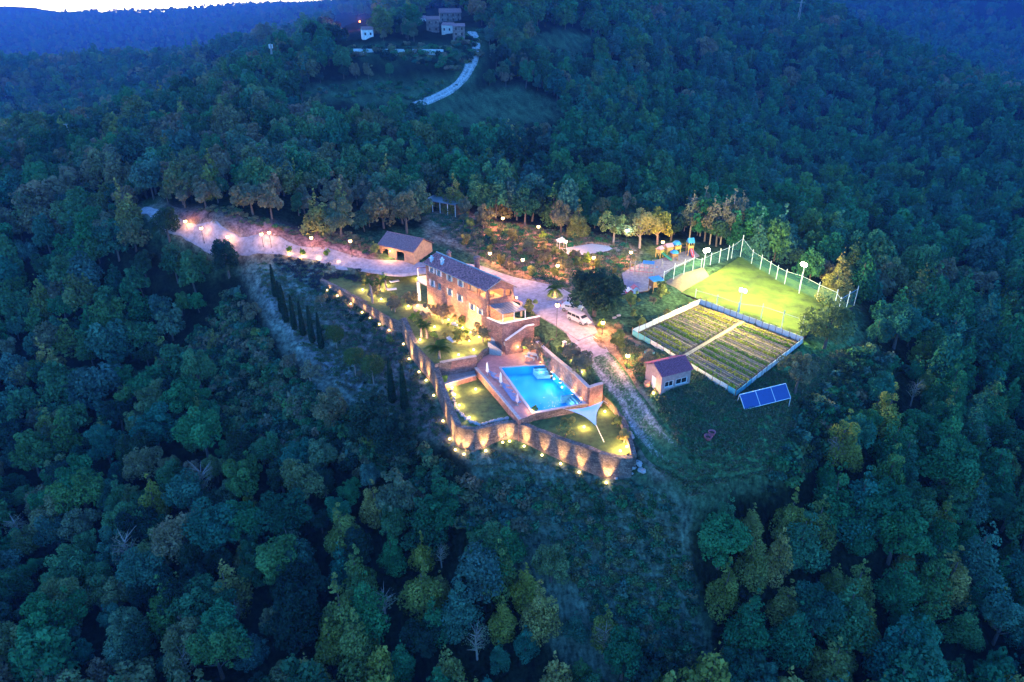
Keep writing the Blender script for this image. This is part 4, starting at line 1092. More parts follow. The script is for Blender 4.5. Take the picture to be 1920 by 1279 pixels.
OLIVE = leafmat('warm_lit_olive_leaves', [(0, (.28, .27, .05)), (.4, (.17, .22, .06)), (.7, (.34, .27, .08)), (1, (.15, .22, .06))])  # warm light on the foreground trees is put into these olive colours
MIXED = leafmat('mixed_leaves', [(0, (.05, .16, .07)), (.25, (.09, .21, .08)), (.4, (.025, .08, .04)), (.55, (.07, .16, .12)), (.7, (.14, .20, .07)), (.88, (.17, .18, .08)), (1, (.26, .19, .11))])
TPL = {}      # kind -> list of (crown mesh, trunk mesh)
def add_tpl(kind, fn, trunk, mats, bark, count):
    TPL[kind] = []
    for i in range(count):
        L_ = fn(); TPL[kind].append((leaf_mesh(kind + '_crown', *L_, [mats]), trunk().mesh('trunk', bark)))
add_tpl('green', lambda: broad(3.4, 7.4, 6500, .165, random.randint(36, 60), random.uniform(.75, 1.05)), lambda: trunk_mb(6, .22), MIXED, M_bark, 8)
add_tpl('teal', lambda: broad(3.3, 7.8, 6500, .165, random.randint(36, 56), random.uniform(.8, 1.1)), lambda: trunk_mb(6, .22), GREEN, M_bark, 6)
add_tpl('dusty', lambda: broad(2.7, 6.8, 4800, .155, random.randint(28, 40), random.uniform(.9, 1.2)), lambda: trunk_mb(5.5, .2), DUSTY, M_bark, 5)
add_tpl('olive', lambda: conif(2.6, 8.5, 6000, .155, 9, .1), lambda: trunk_mb(7.5, .22, 3, .8), OLIVE, M_bark, 4)
add_tpl('pine', lambda: conif(2.7, 9.5, 6000, .16, 10, .15), lambda: trunk_mb(8.5, .22, 3, .8), GREEN, M_bark, 5)
add_tpl('dark', lambda: broad(3.1, 7.2, 6000, .165, 44, 1.0), lambda: trunk_mb(6, .22), DARKG, M_bark, 3)
def bare_mb():
    mb = trunk_mb(6.5, .17, 6, 1.6)
    for j in range(26):
        a = random.uniform(0, 6.28); z = random.uniform(2.6, 6.2); s_ = random.uniform(.8, 2.0)
        mb.tube([(0, 0, z - .4), (math.cos(a)*s_*.5, math.sin(a)*s_*.5, z + .3), (math.cos(a)*s_, math.sin(a)*s_, z + .9)], [.06, .04, .012], 3)
    return mb
add_tpl('bare', lambda: broad(2.3, 6.4, 420, .13, 20, 1.0), bare_mb, DUSTY, M_barkp, 3)
# light copies for the mass beyond: one mesh each
SRC = []
def add_src(kind, fn, mats, bark, h, count):
    for i in range(count):
        L_ = fn(); SRC.append((kind, leaf_mesh('forest_' + kind, *L_, [mats, bark], MB().tube([(0, 0, -1), (0, 0, h*.8)], [.25, .08], 5))))
add_src('green', lambda: broad(3.3, 7.2, 2200, .27, random.randint(28, 44), random.uniform(.75, 1.05)), MIXED, M_bark, 6, 6)
add_src('teal', lambda: broad(3.2, 7.4, 2200, .27, random.randint(28, 44), random.uniform(.8, 1.1)), GREEN, M_bark, 6, 5)
add_src('dusty', lambda: broad(2.7, 6.6, 1800, .26, 14, 1.05), DUSTY, M_bark, 5, 3)
add_src('olive', lambda: conif(2.6, 8.5, 2000, .25, 9, .1), OLIVE, M_bark, 7, 2)
add_src('pine', lambda: conif(2.7, 9.5, 2200, .26, 10, .12), GREEN, M_bark, 8, 4)
add_src('dark', lambda: broad(3.0, 7.0, 2000, .27, 16, 1.0), DARKG, M_bark, 6, 2)
SRCI = {}
for i, (k, _m) in enumerate(SRC): SRCI.setdefault(k, []).append(i)

# pixel outlines that trees must not stand in front of
SEE = [[(262,385),(340,393),(420,404),(520,420),(600,438),(660,445),(700,436),(790,430),(800,400),(870,392),(905,412),(960,420),(1080,440),(1150,443),(1280,455),(1330,465),(1388,476),(1500,525),(1612,570),(1600,640),(1560,720),(1530,790),(1480,860),(1440,890),(1300,925),(1255,970),(1262,1060),(1282,1150),(1262,1220),(1190,1160),(1120,1090),(1050,1030),(985,960),(900,870),(850,850),(770,790),(740,775),(650,745),(600,735),(560,680),(520,630),(490,570),(470,520),(440,480),(345,440),(290,415)],
       [(535,183),(560,165),(640,158),(830,150),(870,160),(820,180),(770,194),(700,196)],
       [(800,232),(800,205),(860,180),(930,165),(1000,172),(1040,190),(1080,212),(1020,224),(950,228),(880,234)],
       [(645,118),(655,88),(835,88),(860,50),(915,50),(918,112),(895,158),(868,168),(815,194),(780,198),(845,140),(820,118)],
       [(622,30),(710,30),(710,90),(622,90)], [(800,18),(880,18),(880,84),(826,84),(770,50)],
       [(990,70),(1080,60),(1160,92),(1080,98),(1010,85)]]
def seen(PX, PY):
    c = np.zeros(np.shape(PX), bool)
    for p in SEE: c |= inpoly(PX, PY, p)
    return c
cells = []
for r0, r1, s in ((52, 140, 4.0), (140, 205, 4.7), (205, 400, 5.6), (400, 700, 8.0), (700, 1480, 11.5), (1480, 3700, 26.0)):
    xs = np.arange(-r1 * .78, r1 * (.78 if r1 < 3000 else .3), s); ys = np.arange(30, r1, s)
    X, Y = np.meshgrid(xs, ys); X = X + rng.uniform(-.42, .42, X.shape) * s; Y = Y + rng.uniform(-.42, .42, Y.shape) * s
    r_ = np.hypot(X, Y); k = (r_ >= r0) & (r_ < r1)
    X, Y = X[k], Y[k]; cells.append(np.c_[X, Y, np.full(len(X), s / 5.2)])
T = np.concatenate(cells)
TX, TY, TS = T.T
TZ = sheet_zv(TX, TY)
sc = TS * (.62 + .85 * rng.random(len(TX)) ** 1.2); sc[TS > 1.3] *= .9; sc[TS > 4] *= .42; sc[TS < .8] *= 1.06
px0, py0 = proj(TX, TY, TZ); px1, py1 = proj(TX, TY, TZ + 7 * sc)
okm = (px0 > -140) & (px0 < 2060) & (py1 < 1330) & (py0 > -60) & (TY > 20)
okm &= ~is_clear(TX, TY)
okm &= ~((np.hypot(TX, TY) < 400) & (seen(px1, py1) | seen((px0 + px1)/2, (py0 + py1)/2)))
okm &= ~(seen(px0, py0))
scr = inpoly(TX, TY, SCRUB); okm &= ~(scr & (rng.random(len(TX)) < .93))
thin = inpoly(px0, py0, [(520,70),(900,20),(900,160),(800,200),(520,200),(470,140)]); okm &= ~(thin & (rng.random(len(TX)) < .45))
# cull trees wholly behind nearer ground
TX, TY, TZ, sc, px0, py0 = TX[okm], TY[okm], TZ[okm], sc[okm], px0[okm], py0[okm]
vis = np.ones(len(TX), bool)
for f in np.linspace(.3, .97, 24):
    gx, gy = TX*f, TY*f; zl = CAMH + (TZ + 9*sc - CAMH) * f
    vis &= zl > G(gx, gy) - 1.0
TX, TY, TZ, sc, px0, py0 = [a[vis] for a in (TX, TY, TZ, sc, px0, py0)]
kinds = []
n3 = smooth_noise(TX, TY, 45, 77)
for i in range(len(TX)):
    x, y, q = px0[i], py0[i], random.random()
    nb = n3[i]
    if x < 760 and 200 < y < 470 and y > 265 - x * .2: k = 'dusty' if q < .34 + nb*.3 else ('green' if q < .8 else ('olive' if q < .86 else 'teal'))
    elif x > 1230 and y > 880 and x < 1640: k = 'olive' if q < .50 else ('pine' if q < .8 else 'teal')
    elif x > 1500 and y > 560: k = 'pine' if q < .5 else ('teal' if q < .85 else 'olive')
    elif 620 < x < 1130 and y > 1020: k = 'olive' if q < .42 else ('pine' if q < .68 else ('green' if q < .88 else 'dark'))
    elif x > 1250 and 220 < y < 520: k = 'pine' if q < .32 + nb*.4 else ('dark' if q < .5 else 'teal')
    elif x > 1000 and y < 450: k = 'teal' if q < .55 else ('green' if q < .75 else ('pine' if q < .88 else 'dark'))
    else: k = 'green' if q < .40 else ('teal' if q < .68 else ('dark' if q < .80 else ('dusty' if q < .85 + nb*.1 else ('olive' if q < .94 else 'pine'))))
    kinds.append(k)
kinds = np.array(kinds, dtype='<U8')
order = np.argsort(np.hypot(np.hypot(TX, TY), TZ - CAMH))
inframe = (px0 > -20) & (px0 < 1940) & (py0 < 1290)
IND = [i for i in order if inframe[i]][:285]
ind = set(IND)
LAB = {'green': 'broad mixed-green oak crowded in the forest', 'teal': 'blue-green leafy oak crowded in the forest', 'dusty': 'dry grey-brown oak standing in the forest',
       'bare': 'half-bare pale-branched tree', 'olive': 'pointed olive-yellow tree standing in the forest', 'pine': 'conical blue-green pine standing in the forest', 'dark': 'very dark round oak crowded in the forest'}
def REG(x, y):
    if y > 1130: return 'at the bottom left corner' if x < 330 else 'at the bottom edge left of centre' if x < 700 else 'at the bottom edge near the centre' if x < 1150 else 'at the bottom edge right of the bare gully' if x < 1560 else 'at the bottom right corner'
    if y > 960: return 'on the far lower left slope' if x < 330 else 'on the lower slope left of centre' if x < 700 else 'below the curving wall' if x < 1150 else 'below the meadow' if x < 1560 else 'on the far lower right slope'
    if y > 800: return 'at the left edge below the drive' if x < 330 else 'below the umbrella pines' if x < 760 else 'just under the curving wall' if x < 1150 else 'at the lower rim of the meadow' if x < 1560 else 'on the right slope beyond the meadow'
    return 'on the slope left of the cypresses' if x < 760 else 'on the slope right of the vegetable plot'
protos = {}
for i in IND:
    if random.random() < .035: kinds[i] = 'bare'
    k = kinds[i]; j = random.randrange(len(TPL[k])); reg = REG(px0[i], py0[i])
    sz_ = 'small' if sc[i] < .72 else ('tall' if sc[i] > 1.05 else 'mid-sized')
    lab = sz_ + ' ' + LAB[k].replace('standing in the forest', 'in the forest').replace('crowded in the forest', 'in the forest') + ' ' + reg; grp = sz_ + ' ' + k + ' forest trees ' + reg
    grp = grp.replace('green forest', 'mixed-green forest').replace('teal forest', 'blue-green forest')
    r_ = link('oak_tree' if k not in ('pine', 'olive') else 'conifer_tree', None, None, (TX[i], TY[i], TZ[i]), random.uniform(0, 6.28))
    r_.scale = (sc[i]*random.uniform(.9, 1.1), sc[i]*random.uniform(.9, 1.1), sc[i]*random.uniform(.9, 1.15)); tag(r_, lab, 'tree', grp)
    link('crown', TPL[k][j][0], r_); link('trunk', TPL[k][j][1], r_)

# --- the rest of the wood: instanced
def scatter(name, X, Y, Z, S, VI, srcs, label=None, tilt=.06):
    col_ = bpy.data.collections.new(name + '_sources')
    for i, (nm, me_) in enumerate(srcs):
        o = bpy.data.objects.new('%s_source_%03d' % (name, i), me_); col_.objects.link(o)
    n = len(X); me = bpy.data.meshes.new(name)
    me.vertices.add(n); me.vertices.foreach_set('co', np.c_[X, Y, Z].ravel())
    a = me.attributes.new('vi', 'INT', 'POINT'); a.data.foreach_set('value', np.asarray(VI, np.int32))
    a = me.attributes.new('rot', 'FLOAT_VECTOR', 'POINT'); a.data.foreach_set('vector', np.c_[rng.normal(0, tilt, n), rng.normal(0, tilt, n), rng.uniform(0, 6.28, n)].ravel())
    a = me.attributes.new('scl', 'FLOAT_VECTOR', 'POINT'); a.data.foreach_set('vector', np.c_[S*rng.uniform(.88, 1.12, n), S*rng.uniform(.88, 1.12, n), S*rng.uniform(.85, 1.2, n)].ravel())
    o = link(name, me); tag(o, kind='stuff')
    if label: o['label'] = label
    ng = bpy.data.node_groups.new(name + '_scatter', 'GeometryNodeTree')
    ng.interface.new_socket('Geometry', in_out='INPUT', socket_type='NodeSocketGeometry'); ng.interface.new_socket('Geometry', in_out='OUTPUT', socket_type='NodeSocketGeometry')
    N, L = ng.nodes, ng.links
    gi, go = N.new('NodeGroupInput'), N.new('NodeGroupOutput')
    ci = N.new('GeometryNodeCollectionInfo'); ci.inputs['Collection'].default_value = col_; ci.inputs['Separate Children'].default_value = True; ci.inputs['Reset Children'].default_value = True
    ip = N.new('GeometryNodeInstanceOnPoints'); ip.inputs['Pick Instance'].default_value = True
    def na(nm, ty):
        q = N.new('GeometryNodeInputNamedAttribute'); q.data_type = ty; q.inputs['Name'].default_value = nm; return q.outputs['Attribute']
    L.new(gi.outputs[0], ip.inputs['Points']); L.new(ci.outputs[0], ip.inputs['Instance'])
    L.new(na('vi', 'INT'), ip.inputs['Instance Index']); L.new(na('scl', 'FLOAT_VECTOR'), ip.inputs['Scale'])
    er = N.new('FunctionNodeEulerToRotation'); L.new(na('rot', 'FLOAT_VECTOR'), er.inputs[0]); L.new(er.outputs[0], ip.inputs['Rotation'])
    L.new(ip.outputs[0], go.inputs[0])
    md = o.modifiers.new('scatter', 'NODES'); md.node_group = ng
    return o
rest = np.array([i for i in range(len(TX)) if i not in ind])
scatter('forest', TX[rest], TY[rest], TZ[rest], sc[rest], [random.choice(SRCI[kinds[i]]) for i in rest], SRC, 'dense mixed forest covering the hills around the estate')
print('TREES', len(TX), 'individual', len(IND))

# undergrowth on the open slopes
def bush_leaves(R0, h, n, size):
    Cc, Rr = [], []
    for i in range(7):
        a = random.uniform(0, 6.28); d = R0 * random.uniform(.1, .65); rr = R0 * random.uniform(.35, .55)
        Cc.append((d*math.cos(a), d*math.sin(a), h*.45 + random.uniform(-.1, .25)*h)); Rr.append(rr)
    return blob_leaves(Cc, Rr, n, size, flat=h / (R0*1.4))
BS = [('b', leaf_mesh('bush', *bush_leaves(1.0, 1.0, 260, .16), [mt])) for mt in (GREEN, MIXED, DUSTY, DARKG, MIXED)]
GRS = []
for i in range(3):       # grass tufts
    n = 40; P_ = np.c_[rng.normal(0, .35, (n, 2)), rng.uniform(.05, .25, n)]; nn = np.c_[rng.standard_normal((n, 2)), rng.uniform(0, .5, n)]; nn /= np.linalg.norm(nn, axis=1)[:, None]
    GRS.append(('g', leaf_mesh('tuft', P_, nn, rng.uniform(.08, .2, n), rng.random(n), [leafmat('tuft_leaves', [(0, (.07, .15, .06)), (.5, (.15, .15, .09)), (1, (.06, .16, .07))]) if 'tuft_leaves' not in MATS else MATS['tuft_leaves']])))
def fill(polypix, n, s0, s1, vis_, avoid=True, pxz=None):
    poly = [tuple(ground_terrain(*q)[:2]) for q in polypix]; xs = [p[0] for p in poly]; ys = [p[1] for p in poly]
    X = rng.uniform(min(xs), max(xs), n*4); Y = rng.uniform(min(ys), max(ys), n*4)
    k = inpoly(X, Y, poly)
    if avoid:
        for T_ in TER: k &= ~inpoly(X, Y, T_['poly'])
        for ln, w in ((DRIVE, 3.4), (TRACK[:5], 2.6)): k &= seg_dist(X, Y, ln) > w
        k &= ~inpoly(X, Y, YARD)
    X, Y = X[k][:n], Y[k][:n]
    return X, Y, sheet_zv(X, Y) - .1, rng.uniform(s0, s1, len(X)), rng.choice(vis_, len(X))
U = [fill([(440,540),(470,600),(520,680),(600,740),(700,800),(800,850),(850,890),(1000,950),(1000,1000),(900,1010),(780,960),(700,900),(560,880),(440,860),(400,760),(350,640)], 1350, .6, 1.7, [0, 1, 1, 2, 3, 4]),
     fill([(560,600),(640,545),(740,640),(840,800),(860,850),(780,800),(700,740)], 110, .3, .8, [1, 3, 2]),
     fill([(960,900),(1180,905),(1270,950),(1290,1060),(1330,1279),(1180,1279),(1060,1060)], 360, .3, 1.1, [0, 1, 1, 4]),
     fill([(345,400),(520,420),(700,445),(700,478),(560,458),(400,432)], 260, .3, .8, [2, 2, 4]),
     fill([(800,400),(960,420),(1150,443),(1200,480),(1150,530),(1060,540),(960,510),(880,470)], 170, .3, .95, [2, 4, 0]),
     fill([(1160,640),(1180,700),(1230,760),(1300,930),(1480,890),(1620,760),(1620,640),(1500,660),(1380,750),(1260,745)], 160, .2, .6, [1, 4, 0]),
     fill([(1500,790),(1620,650),(1690,690),(1600,800),(1500,900),(1440,930)], 420, .7, 1.8, [0, 3, 1]),
     fill([(535,185),(640,160),(870,155),(770,195)], 70, .8, 1.8, [0, 1]),
     fill([(640,112),(660,90),(840,90),(900,60),(905,110),(850,140)], 160, 1.0, 2.8, [0, 1, 2, 3])]
U = [np.concatenate([u[i] for u in U]) for i in range(5)]
scatter('undergrowth', *U[:4], U[4].astype(int), BS, 'low scrub and bushes on the open slopes')
U = [fill([(480,490),(640,500),(740,600),(850,830),(960,850),(1190,900),(1270,950),(1290,1060),(1330,1279),(1180,1279),(1000,960),(820,830),(600,690),(500,560)], 3000, .5, 1.1, [0, 1, 2]),
     fill([(1140,620),(1300,700),(1480,700),(1620,640),(1620,760),(1480,890),(1300,930),(1180,860),(1230,790)], 3600, .5, 1.1, [0, 1, 2]),
     fill([(790,400),(960,420),(1150,443),(1200,480),(1150,530),(1060,540),(960,510),(880,470)], 1500, .6, 1.1, [0, 1, 2])]
U = [np.concatenate([u[i] for u in U]) for i in range(5)]
scatter('meadow_grass', *U[:4], U[4].astype(int), GRS, 'rough grass over the meadow and slopes')

# ------------------------------------------------------------------ singled-out trees
def tree(name, label, px, py, scale, kind, mats=None, bark=None, group=None, ij=None, cat='tree', sz=1.0):
    P = spot_on(px, py); cr, tr = TPL[kind][random.randrange(len(TPL[kind])) if ij is None else ij]
    t = thing(name, label, cat, P, random.uniform(0, 6.28), group); t.scale = (scale, scale, scale*sz)
    link('crown', cr, t); link('trunk', tr, t); return t
add_tpl('holm', lambda: broad(4.9, 8.2, 6500, .24, 34, .80), lambda: trunk_mb(7, .35, 7, 2.4), DARKG, M_bark, 1)
add_tpl('uplit', lambda: broad(3.6, 8.2, 2300, .22, 20, .85, 1.05), lambda: trunk_mb(7.5, .24, 7, 2.6, 3.6), OLIVE, M_barkp, 2)
add_tpl('bushy', lambda: broad(1.6, 3.2, 1100, .16, 12, .9), lambda: trunk_mb(2.5, .12, 5, .8, 1.0), OLIVE, M_bark, 3)
add_tpl('grey', lambda: broad(1.6, 3.2, 900, .15, 14, .9, 1.1), lambda: trunk_mb(2.5, .12, 5, .8, 1.0), DUSTY, M_barkp, 3)
LIME = leafmat('lime_leaves', [(0, (.16, .26, .03)), (.5, (.20, .30, .05)), (1, (.13, .24, .03))])
add_tpl('lime', lambda: broad(1.3, 2.6, 900, .14, 10, .9), lambda: trunk_mb(2.2, .08, 4, .6, .8), LIME, M_bark, 2)
PINEG = leafmat('umbrella_pine_needles', [(0, (.075, .12, .03)), (.5, (.10, .14, .04)), (1, (.085, .13, .035))])
def ball(R0, h, n):
    Cc = [(0, 0, h - R0)] + [(R0*.55*math.cos(a)*math.cos(e), R0*.55*math.sin(a)*math.cos(e), h - R0 + R0*.5*math.sin(e)) for a, e in [(random.uniform(0, 6.28), random.uniform(-.9, 1.4)) for _ in range(16)]]
    return blob_leaves(Cc, [R0*.8] + [R0*.42]*16, n, .11)
add_tpl('umbrella', lambda: ball(1.95, 5.6, 5200), lambda: trunk_mb(4.6, .10, 4, .9, 3.4, .1), PINEG, M_barkp, 3)
def spindle(h, R0, n):
    z = rng.random(n)**.9 * h; rr = R0 * np.clip(np.minimum(z / (h*.12) + .45, 1) * (1 - z / h) ** .55, .02, 2) * rng.uniform(.7, 1.12, n); a = rng.uniform(0, 6.283, n)
    P_ = np.c_[rr*np.cos(a), rr*np.sin(a), z + .1]; nn = np.c_[np.cos(a), np.sin(a), rng.uniform(.2, 1.2, n)] + rng.standard_normal((n, 3))*.3; nn /= np.linalg.norm(nn, axis=1)[:, None]
    return P_, nn, .13 * rng.uniform(.6, 1.3, n), rng.random(n)
CYP = leafmat('cypress_needles', [(0, (.016, .040, .022)), (1, (.022, .05, .025))])
add_tpl('cypress', lambda: spindle(6.6, .52, 2200), lambda: MB().tube([(0, 0, -.4), (0, 0, 5)], [.12, .03], 6), CYP, M_bark, 3)
tree('holm_oak', 'huge dark round oak beside the yard and the parked van', 1114, 592, 1.0, 'holm', sz=1.08)
for (px, py, s, lb) in ((632,655,.92,'round-headed umbrella pine nearest the cypress row, smallest of three'), (667,705,1.05,'middle one of three umbrella pines on the slope below the wall'), (701,722,1.12,'umbrella pine next to the two lone cypresses')):
    tree('umbrella_pine', lb, px, py, s, 'umbrella')
cyl = [(517,557,1.0,'first cypress of the row, nearest the drive'), (529,588,.98,'slim cypress second in the row, partly behind its neighbour'), (537,605,1.12,'tall cypress third in the row with a dense foot'), (553,619,1.03,'fourth cypress of the row along the pale gravel strip'), (569,630,1.02,'fifth cypress of the row along the pale gravel strip'), (586,643,1.08,'sixth cypress of the row, before the last'), (603,654,1.05,'last cypress of the row beside the first umbrella pine'), (736,755,1.22,'left one of two tall cypresses below the wall'), (759,768,1.22,'right one of two tall cypresses below the wall')]
for px, py, s, lb in cyl:
    tree('cypress_tree', lb, px, py, s * 1.05, 'cypress', group='cypresses on the slope below the wall')
for a_ in (('oak_tree','big rounded grey-green oak left of the open shelter',763,438,1.28,'dusty'),('oak_tree','tall leafy oak right behind the open shelter',905,402,1.25,'green'),('small_tree','slim pale grey tree at the right end of the shelter',872,412,.75,'dusty'),
           ('small_tree','slim pale grey tree leaning beside the first garden lamp',908,428,.8,'dusty'),('oak_tree','yellow-green oak edge tree above the shelter',853,398,1.15,'olive'),('oak_tree','pinkish-brown bushy tree behind the white pavilion',1052,437,1.05,'dusty'),
           ('oak_tree','narrow olive tree right of the pinkish tree behind the pavilion',1084,440,.95,'olive'),('oak_tree','lit tree with pale branching trunk behind the blue lamp',1199,465,1.05,'uplit'),('oak_tree','second lit tree with pale trunk left of the blue lamp',1150,458,.9,'uplit'),
           ('oak_tree','lit leafy tree between the blue lamp and the play towers',1232,458,.9,'uplit'),('oak_tree','bright green tree standing behind the corner of the net fence',1560,562,.98,'olive'),('oak_tree','dark oak overhanging the right corner of the vegetable plot',1545,655,1.15,'green'),
           ('pine_tree','brownish pine with bare pink trunk beside the solar panel',1490,738,1.0,'dusty'),('oak_tree','olive-green tree left of the stone tip at the forest edge',700,842,1.25,'dark'),('oak_tree','olive-lit tree leaning over the drive behind the road lamp',640,448,1.15,'dusty'),
           ('oak_tree','dark leafy oak at the bend where the drive leaves the trees',318,452,1.05,'dark'),('oak_tree','dark round oak under the drive beside the lavender',430,520,1.1,'dark')):
    tree(*a_[:2], a_[2], a_[3], a_[4], a_[5])
for k, (px, py, s) in enumerate(((1292,452,1.2),(1312,446,1.25),(1330,462,1.15),(1350,462,1.2),(1366,455,1.3),(1382,450,1.2))):
    P = spot_on(px, py); t = thing('pine_tree', ['bare-trunked pine nearest the play towers','second bare-trunked pine behind the floodlight','third bare-trunked pine right behind the floodlight','bare-trunked pine left of the net corner','tallest bare-trunked pine at the net corner','bare-trunked pine just behind the net corner'][k], 'tree', P, random.uniform(0, 6.28), 'bare-trunked pines behind the playing field')
    t.scale = (s, s, s)
    if 'lp' not in TPL:
        TPL['lp'] = []
        for _ in range(3):
            L_ = conif(1.9, 9.5, 1000, .24, 8, .42); mbb = MB(); mbb.tube([(0, 0, -.4), (.1, 0, 5), (0, .1, 9)], [.15, .11, .03], 6)
            for j in range(14): a = random.uniform(0, 6.28); z = random.uniform(2.5, 8); mbb.tube([(0, 0, z), (math.cos(a)*1.3, math.sin(a)*1.3, z + .4)], [.035, .01], 3)
            TPL['lp'].append((leaf_mesh('pine_crown', *L_, [DUSTY]), mbb.mesh('trunk', M_barkp)))
    c_, tr = TPL['lp'][k % 3]; link('crown', c_, t); link('trunk', tr, t)
SH = [('bushy',1240,560,1.0,'olive bush at the foot of the play platform'),('bushy',1182,575,.95,'olive tree left of the play platform, in the dark lawn'),('bushy',1157,655,1.0,'lamp-lit olive bush between the van and the shed'),('bushy',1060,818,.95,'leafy bush on the lawn under the shade sail'),
      ('grey',995,632,1.15,'grey olive tree beside the terrace block above the pool'),('grey',1022,645,1.25,'grey olive tree behind the top of the poolside wall'),('grey',1036,652,1.0,'olive tree behind the poolside wall under the tall lamp'),('grey',1072,682,1.1,'grey olive tree behind the poolside wall, second from the lamp'),('grey',1090,702,1.3,'grey olive tree behind the low end of the poolside wall'),('grey',1066,668,.8,'small grey olive between two larger ones behind the poolside wall'),
      ('grey',700,560,.9,'pale bare-branched shrub on the upper lawn beside the wall'),('grey',770,578,1.05,'shrub with white blossom at the far corner of the farmhouse'),('grey',740,585,.95,'spreading pale shrub on the garden side of the wall'),('grey',830,606,1.35,'large olive tree in the garden before the farmhouse'),('grey',905,640,1.1,'light green olive at the pool end of the garden'),('bushy',790,622,.9,'leafy bush behind the wall left of the palm'),
      ('bushy',955,598,0,'x'),('bushy',992,590,.95,'dark bush beside the awning at the yard'),('bushy',703,480,.9,'ivy-like bush against the left end of the barn'),('bushy',792,492,1.1,'climbing bush against the right gable of the barn'),
      ('bushy',940,500,.8,'green bush under the first lamp beside the drive'),('grey',955,510,.9,'dry bush between two lamps beside the drive'),('bushy',998,520,.8,'green bush left of the round palm bed'),('grey',1060,512,1.1,'grey olive tree right of the round palm bed'),('grey',1020,495,.9,'grey olive tree on the dry bank behind the palm bed'),('grey',990,470,.9,'grey bush on the dry bank left of the gravel court'),('bushy',1040,520,.7,'dark bush just behind the palm bed'),
      ('lime',1019,449,.75,'bright lime sapling beside the lamp on the dry bank'),('lime',1072,484,.7,'lime shrub below the gravel court lamp'),('lime',1100,498,1.0,'glowing yellow-green shrub behind the huge oak'),('lime',543,474,.7,'lit sapling at the edge of the drive, first of three'),('lime',568,480,.7,'lit sapling at the edge of the drive, middle of three'),('lime',612,480,.7,'lit sapling at the edge of the drive, third of three'),
      ('lime',720,512,.75,'small lit tree in the island before the barn'),('lime',1218,560,.0,'x'),('grey',1210,688,.9,'thin bush left of the shed door'),('lime',1127,618,.7,'yellow-green shrub around the low lamp by the oak'),('bushy',860,640,.75,'clipped round bush lit by two spots on the garden lawn'),('bushy',866,612,.6,'small clipped bush near the farmhouse wall'),('bushy',852,603,.5,'smallest clipped bush near the farmhouse wall'),
      ('lime',834,718,.6,'bright green shrub in the corner of the small courtyard'),('grey',640,690,.0,'x'),('bushy',733,645,.55,'small round bush beside a wall spotlight below the long wall'),('grey',604,575,.9,'bare brown sapling at the top end of the long wall'),('lime',1003,785,.45,'low palm-like plant on the lawn below the deck'),('lime',1116,738,.5,'spiky plant behind the shade sail'),
      ('grey',583,715,1.2,'dusty shrub on the rough slope below the first pine'),('grey',545,690,1.15,'dusty round shrub at the edge of the gravel strip'),('grey',470,600,1.3,'brown shrub at the forest edge left of the cypress row'),('bushy',480,640,.8,'rusty narrow shrub below the cypress row'),('bushy',1180,560,.0,'x'),('bushy',1170,830,.7,'bush inside the low wall beside the sail lawn'),('bushy',1158,800,.6,'second bush inside the low wall beside the sail lawn'),('bushy',1195,752,.0,'x')]
for k, px, py, s, lb in SH:
    if s: tree('garden_bush' if k != 'lime' else 'shrub', lb, px, py, s, k, cat='bush')

# lavender
lav = leaf_mesh('lavender_bush', *bush_leaves(.55, .6, 160, .09), [leafmat('lavender_leaves', [(0, (.03, .045, .06)), (.5, (.05, .065, .085)), (1, (.035, .06, .055))])])
poly = [(505,476),(560,480),(610,489),(690,510),(676,527),(640,514),(604,526),(598,548),(555,524),(520,500)]
ctr0 = None; cnt = 0
gp = [ground_terrain(*q)[:2] for q in poly]
a0 = gp[0]; xs = [p[0] for p in gp]; ys = [p[1] for p in gp]
for X in np.arange(min(xs), max(xs), .85):
    for Y in np.arange(min(ys), max(ys), 1.0):
        x, y = X + random.uniform(-.3, .3), Y + random.uniform(-.3, .3)
        if inpoly(x, y, gp) and random.random() < .85 and cnt < 250 and seg_dist(np.array(x), np.array(y), DRIVE) > 2.3:
            s = random.uniform(.75, 1.3); o = link('lavender_bush', lav, None, (x, y, topz(x, y)), random.uniform(0, 6)); o.scale = (s, s, s); cnt += 1
            tag(o, 'low blue-grey lavender bush planted in the bed between drive and wall', 'bush', 'lavender bushes in the bed beside the drive')
print('LAV', cnt)

